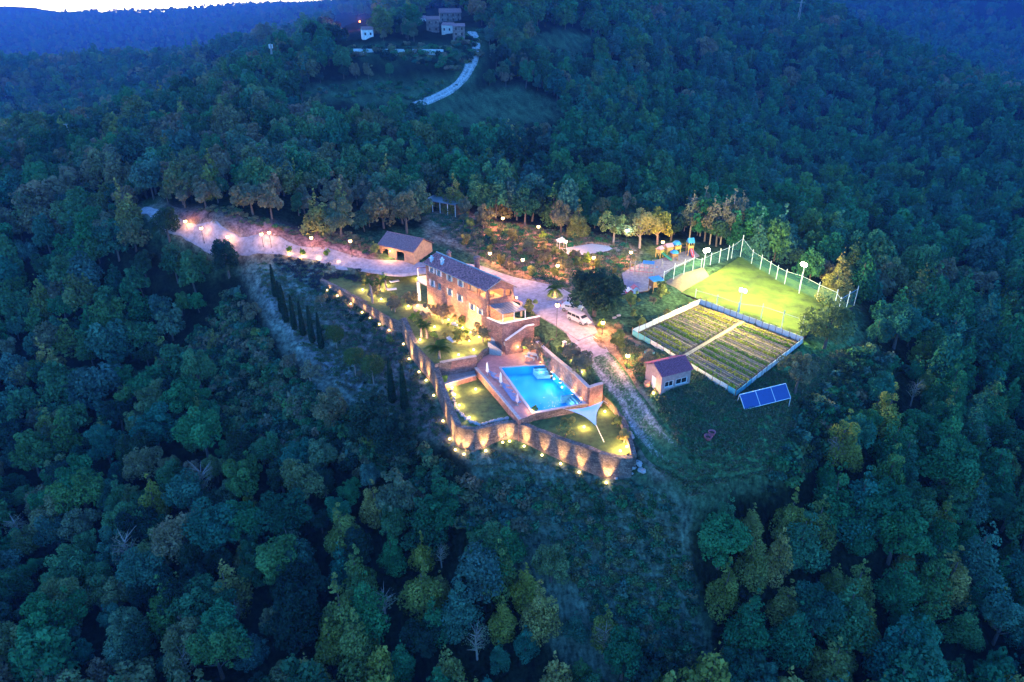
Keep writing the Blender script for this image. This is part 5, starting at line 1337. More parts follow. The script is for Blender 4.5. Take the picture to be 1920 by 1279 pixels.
# palms
PALM = leafmat('palm_leaves', [(0, (.08, .17, .03)), (1, (.11, .20, .04))])
def frond_mesh(L_=2.2, arch=.9):
    mb = MB(); pts = []
    for i in range(11):
        u = i / 10; pts.append(Vector((L_*u*(1 - .18*u), 0, arch*(u*1.5 - 2.1*u*u))))
    mb.tube(pts, [.03*(1 - .8*i/10) for i in range(11)], 3)
    for i in range(1, 10):
        for f in (0, .5):
            p = pts[i].lerp(pts[min(10, i+1)], f); w = .55 * math.sin(math.pi * min(1, (i+f)/10*.9 + .12))
            for sg in (-1, 1):
                d = Vector((.35*w, sg*w, -.28*w)); wv = Vector((.07, 0, .0))
                mb.add([p - wv, p + wv, p + d], [(0, 1, 2)])
    return mb
FM = [frond_mesh(2.1 + .2*k, .7 + .25*k).mesh('frond', PALM) for k in range(3)]
def palm(label, px, py, h, s, n=16, lean=(0, 0)):
    P = spot_on(px, py); t = thing('palm_tree', label, 'palm tree', P, random.uniform(0, 6), 'palm trees around the farmhouse')
    mb = MB(); mb.tube([(0, 0, -.3), (lean[0]*.3, lean[1]*.3, h*.5), (lean[0], lean[1], h)], [.24, .18, .2], 8)
    for k in range(int(h*3)): z = h*(k+.5)/int(h*3); mb.lathe([(.2, -.05), (.26, .05)], (lean[0]*(z/h)**1.5, lean[1]*(z/h)**1.5, z), 8)
    mb.build('trunk', M_barkp, t)
    for k in range(n):
        o = link('frond', FM[k % 3], t, (lean[0], lean[1], h)); o.rotation_euler = (0, random.uniform(-.75, .25) if k % 2 else random.uniform(-.2, .45), 6.28*k/n*2.38); o.scale = (s, s, s)
palm('big feathery palm with lit white trunk behind the long wall', 824, 672, 1.9, 1.25, 22)
palm('palm in the round planted bed in the middle of the yard', 1040, 556, 1.5, 1.0, 20)
palm('tall leaning palm on the upper lawn beside the wall', 699, 568, 4.0, .75, 14, (-.6, 0))
palm('short palm beside the tall one on the upper lawn', 712, 545, 1.6, .8, 14)
palm('slender palm next to the brightest spot of the upper lawn', 724, 543, 2.4, .6, 12)
palm('slender palm behind the wall at the notch', 790, 632, 2.6, .7, 14)
palm('twin slender palm beside another near the notch in the wall', 801, 634, 2.4, .7, 14)
palm('young palm growing against the farmhouse wall', 840, 592, 2.2, .6, 12)
# ------------------------------------------------------------------ vegetable plot: panels and beds
VC = [T_VEG['poly'][i] for i in range(4)]      # W, N, E, S corners
M_panel = mat('pale_fence_cloth', (.62, .66, .62), .8, 2, .12, .2)
M_panelt = mat('teal_fence_cloth', (.10, .42, .46), .8, 2, .2, .2)
fence = thing('plot_fence', 'low fence of pale cloth panels around the vegetable plot', 'fence', (VC[0][0], VC[0][1], 0))
def fence_run(A, B, n, h, teal=(), zf=lambda p: topz(*p)):
    A, B = np.array(A), np.array(B); ang = math.atan2(*(B - A)[::-1]); w = float(np.linalg.norm(B - A)) / n
    for k in range(n):
        p = A + (B - A) * (k + .5) / n; za = tz(T_VEG, *(A + (B-A)*k/n)); zb = tz(T_VEG, *(A + (B-A)*(k+1)/n))
        mb = MB(); d = (B - A) / np.linalg.norm(B - A); nn = np.array([-d[1], d[0]]) * .03
        a, b2 = A + (B-A)*(k+.03)/n, A + (B-A)*(k+.97)/n; hh = h * random.uniform(.92, 1.05); sw = random.uniform(-.06, .06)
        o = fence.location; L_ = lambda q, z: (q[0]-o[0], q[1]-o[1], z)
        V = [L_(a - nn, za - .1), L_(b2 - nn, zb - .1), L_(b2 + nn, zb - .1), L_(a + nn, za - .1), L_(a - nn + nn*sw*20, za + hh), L_(b2 - nn, zb + hh), L_(b2 + nn, zb + hh), L_(a + nn + nn*sw*20, za + hh)]
        mb.add(V, [(3, 2, 1, 0), (4, 5, 6, 7), (0, 1, 5, 4), (1, 2, 6, 5), (2, 3, 7, 6), (3, 0, 4, 7)])
        mb.build('panel', M_panelt if k in teal else M_panel, fence)
        q = A + (B-A)*k/n; mb = MB(); mb.box(L_(q, za + .65), (.09, .09, 1.5), ang); mb.build('post', M_wood, fence)
fence_run(VC[0], VC[1], 11, 1.05)
fence_run(VC[1], VC[2], 16, 1.05)
fence_run(VC[2], VC[3], 14, .85, (11, 12, 13))
fence_run(VC[3], VC[0], 15, 1.1, (0, 12, 13, 14))
vt, vi_ = np.array(VC[0]), None
def VQ(u, v):      # u along N->E (row direction), v from NE side to SW side
    a = np.array(VC[1]) + (np.array(VC[0]) - np.array(VC[1])) * v; b_ = np.array(VC[2]) + (np.array(VC[3]) - np.array(VC[2])) * v
    return a + (b_ - a) * u
M_bed = mat('bed_soil', (.11, .08, .05), .95, 3, .4, .8); M_board = mat('bed_board', (.42, .32, .22), .85, 4, .3, .3)
CROP = leafmat('floodlit_crop_leaves', [(0, (.26, .36, .03)), (.4, (.10, .20, .02)), (.7, (.36, .36, .04)), (1, (.34, .28, .06))])  # yellow floodlight brightness is partly put into these leaf colours
nrow = 13
def crop_mesh(L_, W_, dens):
    n = int(L_ * dens); P_ = np.c_[rng.uniform(0, L_, n), rng.uniform(-W_/2, W_/2, n), rng.uniform(.08, .42, n) * (.6 + .5*np.sin(rng.uniform(0, 6) + np.linspace(0, 9, n)))]
    nn = rng.standard_normal((n, 3)); nn[:, 2] = abs(nn[:, 2]) + .4; nn /= np.linalg.norm(nn, axis=1)[:, None]
    return leaf_mesh('crop', P_, nn, rng.uniform(.09, .24, n), rng.random(n), [CROP])
for r_ in range(nrow):
    for side, (ua, ub) in (('far', (.035, .43)), ('near', (.49, .965))):
        v = .045 + (r_ + .5) / nrow * .92; hw = .92 / nrow * .33
        c4 = [VQ(ua, v - hw), VQ(ub, v - hw), VQ(ub, v + hw), VQ(ua, v + hw)]
        o = (*c4[0], 0); b_ = thing('planted_bed', f'board-edged vegetable bed, row {r_+1} from the field side, on the {"far" if side == "far" else "near"} side of the path'.replace('row %d' % (r_+1), ['first row','second row','third row','fourth row','fifth row','sixth row','seventh row','eighth row','ninth row','tenth row','eleventh row','twelfth row','last row'][r_]), 'bed', (*c4[0], float(tz(T_VEG, *c4[0]))), 0, 'beds of the vegetable plot')
        zz = [float(tz(T_VEG, *p)) - b_.location[2] for p in c4]; lc = [(p[0]-c4[0][0], p[1]-c4[0][1]) for p in c4]
        mb = MB(); mb.prism(lc, [z - .1 for z in zz], [z + .12 for z in zz]); mb.build('soil', M_bed, b_)
        for i_, j_ in ((0, 1), (3, 2)):
            d = np.array(lc[j_]) - np.array(lc[i_]); d /= np.linalg.norm(d); nn = np.array([-d[1], d[0]]) * .05
            a, e = np.array(lc[i_]), np.array(lc[j_]); mb = MB(); s_ = 1.5 if i_ == 0 else -1.5
            mb.prism([tuple(a - nn + nn*0), tuple(e - nn), tuple(e + nn), tuple(a + nn)], [zz[i_]-.1, zz[j_]-.1, zz[j_]-.1, zz[i_]-.1], [zz[i_]+.2, zz[j_]+.2, zz[j_]+.2, zz[i_]+.2]); mb.build('board', M_board, b_)
        dd = VQ(ub, v) - VQ(ua, v); ln_ = float(np.linalg.norm(dd)); dens = random.choice((6, 14, 26, 40, 52))
        p = VQ(ua, v); me_ = crop_mesh(ln_, .9, dens); cr = link('crop', me_, b_, (p[0]-c4[0][0], p[1]-c4[0][1], float(tz(T_VEG, *p)) - b_.location[2]))
        tag(cr, kind='stuff'); cr.rotation_euler = (0, -math.atan2(float(tz(T_VEG, *VQ(ub, v)) - tz(T_VEG, *p)), ln_), math.atan2(dd[1], dd[0]))
pth = [VQ(.445, .0), VQ(.475, .0), VQ(.475, 1), VQ(.445, 1)]
mb = MB(); mb.prism([tuple(p) for p in pth], [float(tz(T_VEG, *p)) - .2 for p in pth], [float(tz(T_VEG, *p)) + .04 for p in pth]); tag(mb.build('garden_path', mat('path_gravel', (.36, .30, .20), .95, 3, .4, .6)), kind='structure')

# ------------------------------------------------------------------ playing field: sand bank, net fence, floodlights
bk = [(1240,531),(1272,515),(1322,500),(1334,517),(1304,537),(1277,549)]
g = [ground(px, py) for px, py in bk]; mb = MB()
gi = [np.array(q) for q in g]; c0_ = sum(gi) / 6
Vv = []
for ring, f, zz_ in ((0, 1.0, -.2), (1, .78, .45), (2, .4, .8)):
    for q in gi: Vv.append((c0_[0] + (q[0]-c0_[0])*f, c0_[1] + (q[1]-c0_[1])*f, topz(c0_[0] + (q[0]-c0_[0])*f, c0_[1] + (q[1]-c0_[1])*f) + zz_ if ring else topz(q[0], q[1]) - .3))
F = [(r*6+i, r*6+(i+1) % 6, (r+1)*6+(i+1) % 6, (r+1)*6+i) for r in (0, 1) for i in range(6)] + [tuple(range(12, 18))]
ar = sum(gi[i][0]*gi[(i+1) % 6][1] - gi[(i+1) % 6][0]*gi[i][1] for i in range(6))
if ar < 0: F = [f[::-1] for f in F]
mb.add(Vv, F); o = mb.build('sand_bank', mat('sand', (.34, .24, .12), .95, 2, .2, .6), smooth=True); tag(o, kind='structure')
M_post = mat('pale_green_post', (.62, .70, .66), .5, 3, .1, .05)
M_net = bpy.data.materials.new('net_mesh'); M_net.use_nodes = True
nt = M_net.node_tree; nt.nodes.clear(); out = nt.nodes.new('ShaderNodeOutputMaterial'); a = nt.nodes.new('ShaderNodeBsdfTransparent'); b = nt.nodes.new('ShaderNodeBsdfDiffuse'); b.inputs[0].default_value = (.12, .42, .40, 1)
x = nt.nodes.new('ShaderNodeMixShader'); x.inputs[0].default_value = .14; nt.links.new(a.outputs[0], x.inputs[1]); nt.links.new(b.outputs[0], x.inputs[2]); nt.links.new(x.outputs[0], out.inputs[0])
def net_fence(label, posts, hs, net=True, back_to=None):
    P = [spot_on(*p) for p in posts]; o = P[0]; t = thing('net_fence', label, 'fence', o)
    tops = []
    for p, (px, py), pt in zip(P, posts, hs):
        h = min(6.5, max(1.2, above(px, pt, p) - p[2])); mb = MB(); mb.tube([(p[0]-o[0], p[1]-o[1], p[2]-o[2]-.3), (p[0]-o[0], p[1]-o[1], p[2]-o[2]+h)], .075, 6); mb.build('post', M_post, t); tops.append(h)
    hr = [h * .84 for h in tops]
    V = [Vector((p[0]-o[0], p[1]-o[1], p[2]-o[2]+h)) for p, h in zip(P, hr)]
    for a_, b2 in zip(V[:-1], V[1:]): mb = MB(); mb.tube([a_, b2], .035, 4); mb.build('rail', M_post, t)
    if net:
        mb = MB()
        for i in range(len(P)-1):
            a_, b2, ha, hb = P[i], P[i+1], hr[i], hr[i+1]
            mb.add([(a_[0]-o[0], a_[1]-o[1], a_[2]-o[2]), (b2[0]-o[0], b2[1]-o[1], b2[2]-o[2]), (b2[0]-o[0], b2[1]-o[1], b2[2]-o[2]+hb), (a_[0]-o[0], a_[1]-o[1], a_[2]-o[2]+ha)], [(0, 1, 2, 3)])
        mb.build('net', M_net, t)
    return P
net_fence('tall net fence on pale posts between playground and playing field', [(1244,526),(1262,529),(1281,521),(1298,512),(1314,504),(1331.5,497),(1348,493),(1364,488),(1371,485),(1388,481)], [508,494,486,478,484,474,466,460,457,441])
net_fence('tall net fence on pale posts along the forest side of the playing field', [(1388,482),(1408.6,494.5),(1425,505),(1442,514),(1455,524),(1471,532.6),(1498,545),(1531,561),(1563,579.5)], [441,468,478,489,497,504.6,512,529,543])
net_fence('turquoise corner of the net fence at the far right of the field', [(1563,580),(1572,582),(1587,576),(1601,573)], [545,557,546,536])
net_fence('low wire fence on pale posts between the field and vegetable plot', [(1303.6,558),(1343.5,571),(1383,587),(1426,600),(1464.5,617),(1500,633)], [542,553,566,570,582,592], net=False)
def floodlight(label, px, py_base, py_top, e, big, head=True):
    P = spot_on(px, py_base); h = above(px, py_top, P) - P[2]; t = thing('floodlight', label, 'floodlight', P, 0, 'floodlights around the playing field')
    mb = MB(); mb.tube([(0, 0, -.2), (0, 0, h - .2)], [.11, .07], 8); mb.build('pole', M_post, t)
    c = np.array((1410 - 0, 0)); fc = np.mean(np.array(T_FIELD['poly']), 0); d = fc - P[:2]; d /= np.linalg.norm(d) + 1e-6
    mb = MB(); mb.box((0, 0, h - .1), (1.0, .12, .12), math.atan2(d[1], d[0]) + math.pi/2); mb.build('crossbar', M_metal, t)
    for s_ in (-.35, .35):
        q = (-d[1]*s_, d[0]*s_, h + .15); mb = MB(); mb.box(q, (.3, .6, .45), math.atan2(d[1], d[0]), 0, .5); hd = mb.build('lamp_head', M_metal, t)
        mb = MB(); mb.sphere((q[0] + d[0]*.25, q[1] + d[1]*.25, q[2] - .02), big, 12, 8); mb.build('lens', M_glowf, hd)
    light('flood_light', (d[0]*.2, d[1]*.2, h + .75), e * (.08 if 'vegetable' in label else .24), (1.0, .86, .34), t, .35, 150, (P[0] + d[0]*8, P[1] + d[1]*8, P[2]), .5)
    light('flood_spill', (0, 0, h + .8), e * (1.0 if 'vegetable' in label else .08), (1.0, .82, .25), t, .35)
    return t, h
print('FL', [round(floodlight(*a)[1], 1) for a in (('brightest floodlight, between the playground and the sand bank', 1319, 503, 470, 14000, .46), ('floodlight at the forest side of the playing field', 1498, 550, 497, 9000, .40), ('floodlight between the playing field and the vegetable plot', 1385, 586, 547, 9000, .40))])

# ------------------------------------------------------------------ playground
M_yel = mat('yellow_timber', (.55, .33, .08), .7, 4, .2, .1); M_blue = mat('blue_plastic', (.03, .22, .50), .45, 3, .1, .05); M_red = mat('red_plastic', (.50, .04, .06), .45, 3, .1, .05); M_pinkr = mat('pink_roof', (.55, .30, .32), .6, 3, .1, .05); M_grn = mat('green_plastic', (.05, .35, .12), .45, 3, .1, .05)
def tower(label, px, py, pyt, w, roof_m, body_m=M_yel, kind='gable', slide=None, rz=.5, group='play towers'):
    P = spot_on(px, py); h = max(2.2, above(px, pyt, P) - P[2]); t = thing('play_tower', label, 'play tower', P, rz, group)
    for a_ in (-1, 1):
        for b_ in (-1, 1): mb = MB(); mb.box((a_*w/2, b_*w/2, h*.38), (.12, .12, h*.78)); mb.build('post', body_m, t)
    mb = MB(); mb.box((0, 0, h*.38), (w + .1, w + .1, .1)); mb.build('platform', M_wood, t)
    for sx, sy, ww, wd in ((0, -1, w, .06), (-1, 0, .06, w), (1, 0, .06, w)):
        mb = MB(); mb.box((sx*w/2, sy*w/2, h*.38 + .4), (ww, wd, .6)); mb.build('side_panel', body_m, t)
    mb = MB(); zt_ = h * .74
    if kind == 'gable':
        mb.add([(-w*.65, -w*.65, zt_), (w*.65, -w*.65, zt_), (w*.65, w*.65, zt_), (-w*.65, w*.65, zt_), (-w*.65, 0, h), (w*.65, 0, h)], [(0, 1, 5, 4), (2, 3, 4, 5), (0, 4, 3), (1, 2, 5), (3, 2, 1, 0)])
    else: mb.lathe([(w*.8, zt_), (w*.75, zt_ + .15), (w*.4, h - .1), (.05, h)], n=8)
    mb.build('roof', roof_m, t)
    if slide:
        mb = MB(); n = 8
        for i in range(n + 1):
            u = i / n; z = h*.4 * (1 - u)**1.2 + .12; y = w/2 + u * slide
            mb.v += [(-.3, y, z + .22), (-.26, y, z), (.26, y, z), (.3, y, z + .22)]
        mb.f = [(i*4+k, i*4+k+1, (i+1)*4+k+1, (i+1)*4+k) for i in range(n) for k in range(3)]; mb.m = [0]*len(mb.f)
        o = mb.build('slide', M_grn if slide > 2 else M_red, t); o.rotation_euler = (0, 0, math.pi)
        so_ = o.modifiers.new('thickness', 'SOLIDIFY'); so_.thickness = .05
        mb = MB(); mb.box((0, w/2 + slide*.5, h*.2 + .16), (.16, slide*.95, .02), 0, -math.atan2(h*.38, slide)); mb.build('stripe', M_blue, t).rotation_euler = (0, 0, math.pi)
    return t
tower('left play tower with pale pink pitched roof and blue-green slide', 1236, 482, 461, 1.1, M_pinkr, slide=2.6, rz=.8)
tower('yellow play tower with pink roof in the middle of the castle', 1252, 476, 456, 1.4, M_pinkr, rz=.4)
tower('yellow play tower with blue roof at the back of the castle', 1267, 474, 451, 1.3, M_blue, kind='round', rz=.4)
tower('low front play tower with a round blue roof', 1263, 487, 471, 1.2, M_blue, M_wood, kind='round', rz=.2)
tower('separate tall play tower with blue roof and red slide', 1292, 477, 446, 1.1, M_blue, slide=1.7, rz=.2)
P = spot_on(1276, 470); Q = spot_on(1287, 471); t = thing('rope_bridge', 'narrow plank bridge joining two play towers', 'bridge', P, math.atan2(Q[1]-P[1], Q[0]-P[0])); L_ = math.dist(P[:2], Q[:2])
for k in range(8): mb = MB(); mb.box((L_*(k+.5)/8, 0, 1.2 - .15*math.sin(math.pi*(k+.5)/8)), (L_/9, .7, .05)); mb.build('plank', M_wood, t)
for s_ in (-.35, .35): mb = MB(); mb.tube([(0, s_, 1.9), (L_/2, s_, 1.7), (L_, s_, 1.9)], .03, 4); mb.build('rope', M_wood, t)
# climbing frame
P = spot_on(1203, 512); t = thing('climbing_frame', 'metal climbing frame of arched bars with a blue cover', 'climbing frame', P, -.25)
for k in range(6):
    x = -2.4 + .96*k; mb = MB(); mb.tube([(x, -1.2 + .0, 0), (x, -1.15, 1.5), (x, -.6, 2.2), (x, .6, 2.2), (x, 1.15, 1.5), (x, 1.2, 0)], .05, 5); mb.build('arch', M_metal, t)
for y, z in ((-1.15, 1.5), (-.6, 2.2), (0, 2.2), (.6, 2.2), (1.15, 1.5), (-1.18, .75), (1.18, .75)): mb = MB(); mb.tube([(-2.4, y, z), (2.4, y, z)], .035, 4); mb.build('bar', M_red if z < 1 else M_metal, t)
mb = MB(); mb.box((1.2, .3, 2.32), (2.3, 1.7, .06)); mb.build('cover', M_blue, t)
P = spot_on(1231, 505); t = thing('swing_frame', 'swing frame with a flat seat beside the climbing frame', 'swing', P, .2)
for s_ in (-1, 1):
    for y in (-.6, .6): mb = MB(); mb.tube([(s_*1.2, y, 0), (s_*1.1, 0, 2.1)], .05, 5); mb.build('leg', M_metal, t)
mb = MB(); mb.tube([(-1.1, 0, 2.1), (1.1, 0, 2.1)], .05, 5); mb.build('top_bar', M_metal, t)
mb = MB(); mb.box((0, 0, .5), (.5, .25, .05)); s__ = mb.build('seat', M_blue, t)
for y in (-.22, .22): mb = MB(); mb.tube([(y, 0, .5), (y, 0, 2.1)], .012, 3); mb.build('rope', M_wood, s__)
# platform hut with ladder
P = spot_on(1228, 545); t = thing('platform_hut', 'wooden play hut on legs with flat blue roof and white ladder', 'play hut', P, .35)
for a_ in (-1, 1):
    for b_ in (-1, 1): mb = MB(); mb.box((a_*.95, b_*.8, 1.2), (.12, .12, 2.5)); mb.build('leg', M_wood, t)
mb = MB(); mb.box((0, 0, 1.1), (2.0, 1.7, .1)); mb.build('platform', M_wood, t)
for (x, y, w, d) in ((-1.0, 0, .06, 1.7), (0, .85, 1.9, .06), (-.3, -.85, 1.3, .06)):
    for k in range(4): mb = MB(); mb.box((x, y, 1.3 + .26*k), (w, d, .23)); mb.build('board', M_wood, t)
mb = MB(); mb.box((0, 0, 2.5), (2.4, 2.1, .1), 0, .08); mb.build('roof', M_blue, t)
ld = MB(); 
for s_ in (-.25, .25): ld.box((1.1 + .0, -.9 + s_, .75), (.07, .07, 1.7), 0, 0, .25)
l_ = ld.build('ladder', M_white, t); tag(l_, kind='stuff')
for k in range(5): mb = MB(); mb.box((1.25 - .08*k, -.9, .2 + .3*k), (.05, .5, .05)); mb.build('rung', M_white, l_)
# red and white playhouses
for (px, py, lb, m1, m2) in ((1180, 550, 'small red and white toy house left of a bigger one', M_red, M_white), (1190, 549, 'white toy playhouse with red roof and small window', M_white, M_red)):
    P = spot_on(px, py); t = thing('playhouse', lb, 'playhouse', P, .2, 'toy playhouses on the dark lawn')
    mb = MB(); panel(mb, (-.6, -.5), (.6, -.5), [(0, 0), (1.2, 0), (1.2, 1.1), (.6, 1.5), (0, 1.1)], [[(.7, .5), (1.05, .5), (1.05, .9), (.7, .9)]], .08); mb.box((-.57, .1, .55), (.06, 1.0, 1.1)); mb.box((.57, .1, .55), (.06, 1.0, 1.1)); mb.box((0, .6, .55), (1.2, .06, 1.1)); tag(mb.build('wall', m1, t), kind='stuff')
    mb = MB(); mb.add([(-.7, -.62, 1.05), (-.7, .75, 1.05), (0, .75, 1.6), (0, -.62, 1.6), (.7, .75, 1.05), (.7, -.62, 1.05)], [(0, 3, 2, 1), (3, 5, 4, 2)]); o = mb.build('roof', m2, t); s_ = o.modifiers.new('thickness', 'SOLIDIFY'); s_.thickness = .06
    mb = MB(); mb.box((-.25, -.46, .4), (.4, .04, .8)); mb.build('door', m2, t)
# pavilion umbrella by the gravel court
P = spot_on(1053, 466); t = thing('garden_pavilion', 'small white peaked pavilion beside the gravel court', 'pavilion', P, .3)
for a_ in (-1, 1):
    for b_ in (-1, 1): mb = MB(); mb.box((a_*.8, b_*.8, .95), (.08, .08, 1.9)); mb.build('post', M_white, t)
mb = MB(); mb.add([(-1.05, -1.05, 1.85), (1.05, -1.05, 1.85), (1.05, 1.05, 1.85), (-1.05, 1.05, 1.85), (0, 0, 2.7)], [(0, 1, 4), (1, 2, 4), (2, 3, 4), (3, 0, 4), (3, 2, 1, 0)]); mb.build('canopy', M_white, t)
mb = MB(); mb.lathe([(.03, 2.6), (.06, 2.8), (.01, 3.0)], n=6); mb.build('finial', M_white, t)

# ------------------------------------------------------------------ shade sail
c1, c2, c3 = at(1064.7, 768.7, -3.6), at(1132, 751.5, -2.6), at(1118, 799, -2.9)
sail = thing('shade_sail', 'white triangular shade sail stretched over the lawn beside the pool', 'shade sail', c1)
V = []; n = 14; idx = {}; cc = [Vector(c1), Vector(c2), Vector(c3)]; cen = sum(cc, Vector()) / 3
mb = MB(); vv = []
for i in range(n + 1):
    for j in range(n + 1 - i):
        k = n - i - j; w = (i/n, j/n, k/n); p = cc[0]*w[0] + cc[1]*w[1] + cc[2]*w[2]
        pull = 0
        for a_, b2 in ((0, 1), (1, 2), (2, 0)): pull += w[a_]*w[b2] * (1 - 3*w[3-a_-b2])
        d = cen - p; q = p + d * max(0, pull) * 1.15; q.z += -.9 * w[0]*w[1]*w[2] * 6 + .25*(w[1]*w[2])
        idx[(i, j)] = len(vv); vv.append(q - Vector(c1))
F = []
for i in range(n):
    for j in range(n - i):
        F.append((idx[(i, j)], idx[(i+1, j)], idx[(i, j+1)]))
        if i + j < n - 1: F.append((idx[(i+1, j)], idx[(i+1, j+1)], idx[(i, j+1)]))
mb.add(vv, F); o = mb.build('canopy', mat('sail_cloth', (.72, .76, .78), .7, 1, .05, .05), sail, smooth=True); s_ = o.modifiers.new('thickness', 'SOLIDIFY'); s_.thickness = .02
pb = spot_on(1132.5, 829)
mb = MB(); mb.tube([Vector(pb) - Vector(c1), Vector(c3) - Vector(c1) + Vector((0, 0, .1))], .05, 6); mb.build('pole', M_white, sail)
wb_ = at(1136, 745, -2.4)
mb = MB(); mb.tube([Vector(c2) - Vector(c1), Vector((*(np.array(c2[:2]) + np.array([.7, .5])), -3.4)) - Vector(c1) ], .03, 5); mb.build('stay', M_white, sail)
mb = MB(); mb.tube([Vector((0, 0, .05)), Vector(at(1050, 764, -4.75)) - Vector(c1)], .03, 5); mb.build('stay', M_white, sail)

# ------------------------------------------------------------------ deck furniture
def parasol(label, px, py, pyt, m_):
    P = at(px, py, -4.8); h = above(px, pyt, P) + 4.8; t = thing('closed_parasol', label, 'parasol', (P[0], P[1], -4.8), 0, 'closed parasols on the deck')
    mb = MB(); mb.lathe([(.28, 0), (.28, .08), (.05, .1)], n=12); mb.build('base', M_metal, t)
    mb = MB(); mb.tube([(0, 0, .08), (0, 0, h)], .03, 6); mb.build('pole', M_white, t)
    mb = MB(); mb.lathe([(.20, .75), (.24, .85), (.20, 1.2), (.17, h*.7), (.10, h*.9), (.02, h + .02)], n=10)
    for i in range(len(mb.v)): x, y, z = mb.v[i]; f = 1 + .22 * (i % 2); mb.v[i] = (x*f, y*f, z)
    mb.build('canopy', m_, t); return t
parasol('closed white parasol near the deck steps', 914, 704, 679, M_white); parasol('tallest closed white parasol in the middle of the deck', 939, 724, 698, M_white); parasol('closed pinkish parasol at the lawn end of the deck', 970, 760, 738, mat('pink_canvas', (.62, .50, .50)))
def lounger_proto():
    t = thing('sun_lounger', 'blue sun lounger on the red deck, nearest the steps', 'sun lounger', (0, 0, 0), 0, 'blue sun loungers along the pool')
    M_bl = mat('blue_lounger', (.10, .20, .38), .6, 3, .1, .1)
    mb = MB(); mb.box((.35, 0, .32), (1.3, .6, .07)); mb.build('seat', M_bl, t)
    mb = MB(); mb.box((-.55, 0, .50), (.68, .6, .06), 0, 0, .6); mb.build('backrest', M_bl, t)
    for x in (-.2, .85):
        for y in (-.25, .25): mb = MB(); mb.box((x, y, .14), (.06, .06, .29)); mb.build('leg', M_metal, t)
    return t
d0, d1 = at(937, 730, -4.8), at(967, 741, -4.8); la = math.atan2(d1[1]-d0[1], d1[0]-d0[0])
lp = lounger_proto(); labs = ['nearest the steps', 'second from the steps', 'beside the tallest parasol', 'just past the tallest parasol', 'fifth from the steps', 'second from the lawn end', 'next to the pinkish parasol']
for k, (px, py) in enumerate(((921, 702), (929, 711), (945, 724), (951, 733), (956, 740), (961, 747), (966, 754))):
    P = at(px, py, -4.8); lb = 'blue sun lounger on the red deck, ' + labs[k]
    if k == 0: lp.location = (P[0], P[1], -4.8); lp.rotation_euler = (0, 0, la)
    else: copy_thing(lp, (P[0], P[1], -4.8), la + random.uniform(-.06, .06), lb)
P = at(1000, 671, -4.8); simple_table((P[0], P[1], -4.8), 'long pale table on the deck at the head of the pool', -.5, 2.2, .8, M_white)
for dx, dy, lb in ((.75, .5, 'pale bench on the wall side of the deck table'), (-.7, -.55, 'pale bench on the pool side of the deck table')): bench((P[0]+dx*.9, P[1]+dy*1.1+.1, -4.8), lb, -.5, M_white, 1.9)
for (px, py, lb, rz) in ((846, 640, 'white sunbed on the garden lawn by the round bush', -.9), (856, 612, 'white sunbed on the lawn close to the farmhouse', -.7), (735, 545, 'large pale daybed on the upper lawn', .3), (740, 530, 'second pale daybed on the upper lawn beside the drive', .5)):
    P = spot_on(px, py); t = thing('sunbed', lb, 'sunbed', P, rz, 'white sunbeds on the garden lawn')
    mb = MB(); mb.box((0, 0, .3), (1.9, .75, .12)); mb.build('mattress', M_white, t)
    mb = MB(); mb.box((-.85, 0, .42), (.45, .7, .1), 0, 0, .4); mb.build('headrest', M_white, t)
    for x in (-.8, .8):
        for y in (-.3, .3): mb = MB(); mb.box((x, y, .1), (.07, .07, .28)); mb.build('leg', M_wood, t)
pp = [at(*q, -2.75)[:2] for q in ((772,568),(800,573),(815,590),(795,592),(776,584))]
mb = MB(); mb.prism([tuple(p) for p in pp], [topz(*p) - .3 for p in pp], [topz(*p) + .05 for p in pp]); tag(mb.build('patio', M_paving), kind='structure')
# round planter bed in the yard
P = spot_on(1040, 557); t = thing('round_planter', 'round stone-edged bed with lit low plants around the yard palm', 'planter', P)
mb = MB(); mb.lathe([(1.75, -.3), (1.75, .35), (1.5, .35), (1.5, .2), (.01, .25)], n=24); mb.build('kerb', M_cap, t)
rm = leaf_mesh('planting', *blob_leaves([(1.1*math.cos(a), 1.1*math.sin(a), .3) for a in np.linspace(0, 6, 12)], [.35]*12, 700, .09), [LIME]); link('planting', rm, t)
# bins beside the lamp by the wall
for px, py, lb, s_ in ((1058, 652, 'narrow pale cabinet behind the poolside wall', .5), (1067, 658, 'grey-blue waste bin behind the poolside wall', .7)):
    P = spot_on(px, py); t = thing('bin', lb, 'bin', P, .6); mb = MB(); mb.box((0, 0, .55), (s_, s_, 1.1)); mb.build('bin_body', M_metal if s_ > .6 else M_pink, t); mb = MB(); mb.box((0, 0, 1.13), (s_+.08, s_+.08, .06)); mb.build('lid', M_white, t)
# solar panel frame
p0, p1 = at(1394, 779, -3.1), at(1480, 757, -3.1); L_ = math.dist(p0[:2], p1[:2]); an = math.atan2(p1[1]-p0[1], p1[0]-p0[0])
zt_ = 1.9
t = thing('solar_panel', 'blue three-part solar panel tilted on a frame in the meadow', 'solar panel', (p0[0], p0[1], (p0[2]+p1[2])/2 + .75), an); dy = 1.5; print('SOLAR', L_, zt_, topz(p0[0], p0[1]), topz(p1[0], p1[1]))
M_sol = mat('solar_blue', (.02, .06, .22), .3, 2, .08, 0)
tl = math.atan2(zt_ - .25, dy); sl_ = math.hypot(zt_ - .25, dy)
for k in range(3):
    mb = MB(); mb.box((L_*(k+.5)/3, dy/2, .25 + (zt_-.25)/2), (L_/3 - .06, sl_, .06), 0, tl); mb.build('collector', M_sol, t)
for k in range(4): mb = MB(); mb.box((L_*k/3, dy/2, .28 + (zt_-.25)/2), (.07, sl_ + .1, .09), 0, tl); mb.build('frame_bar', M_white, t)
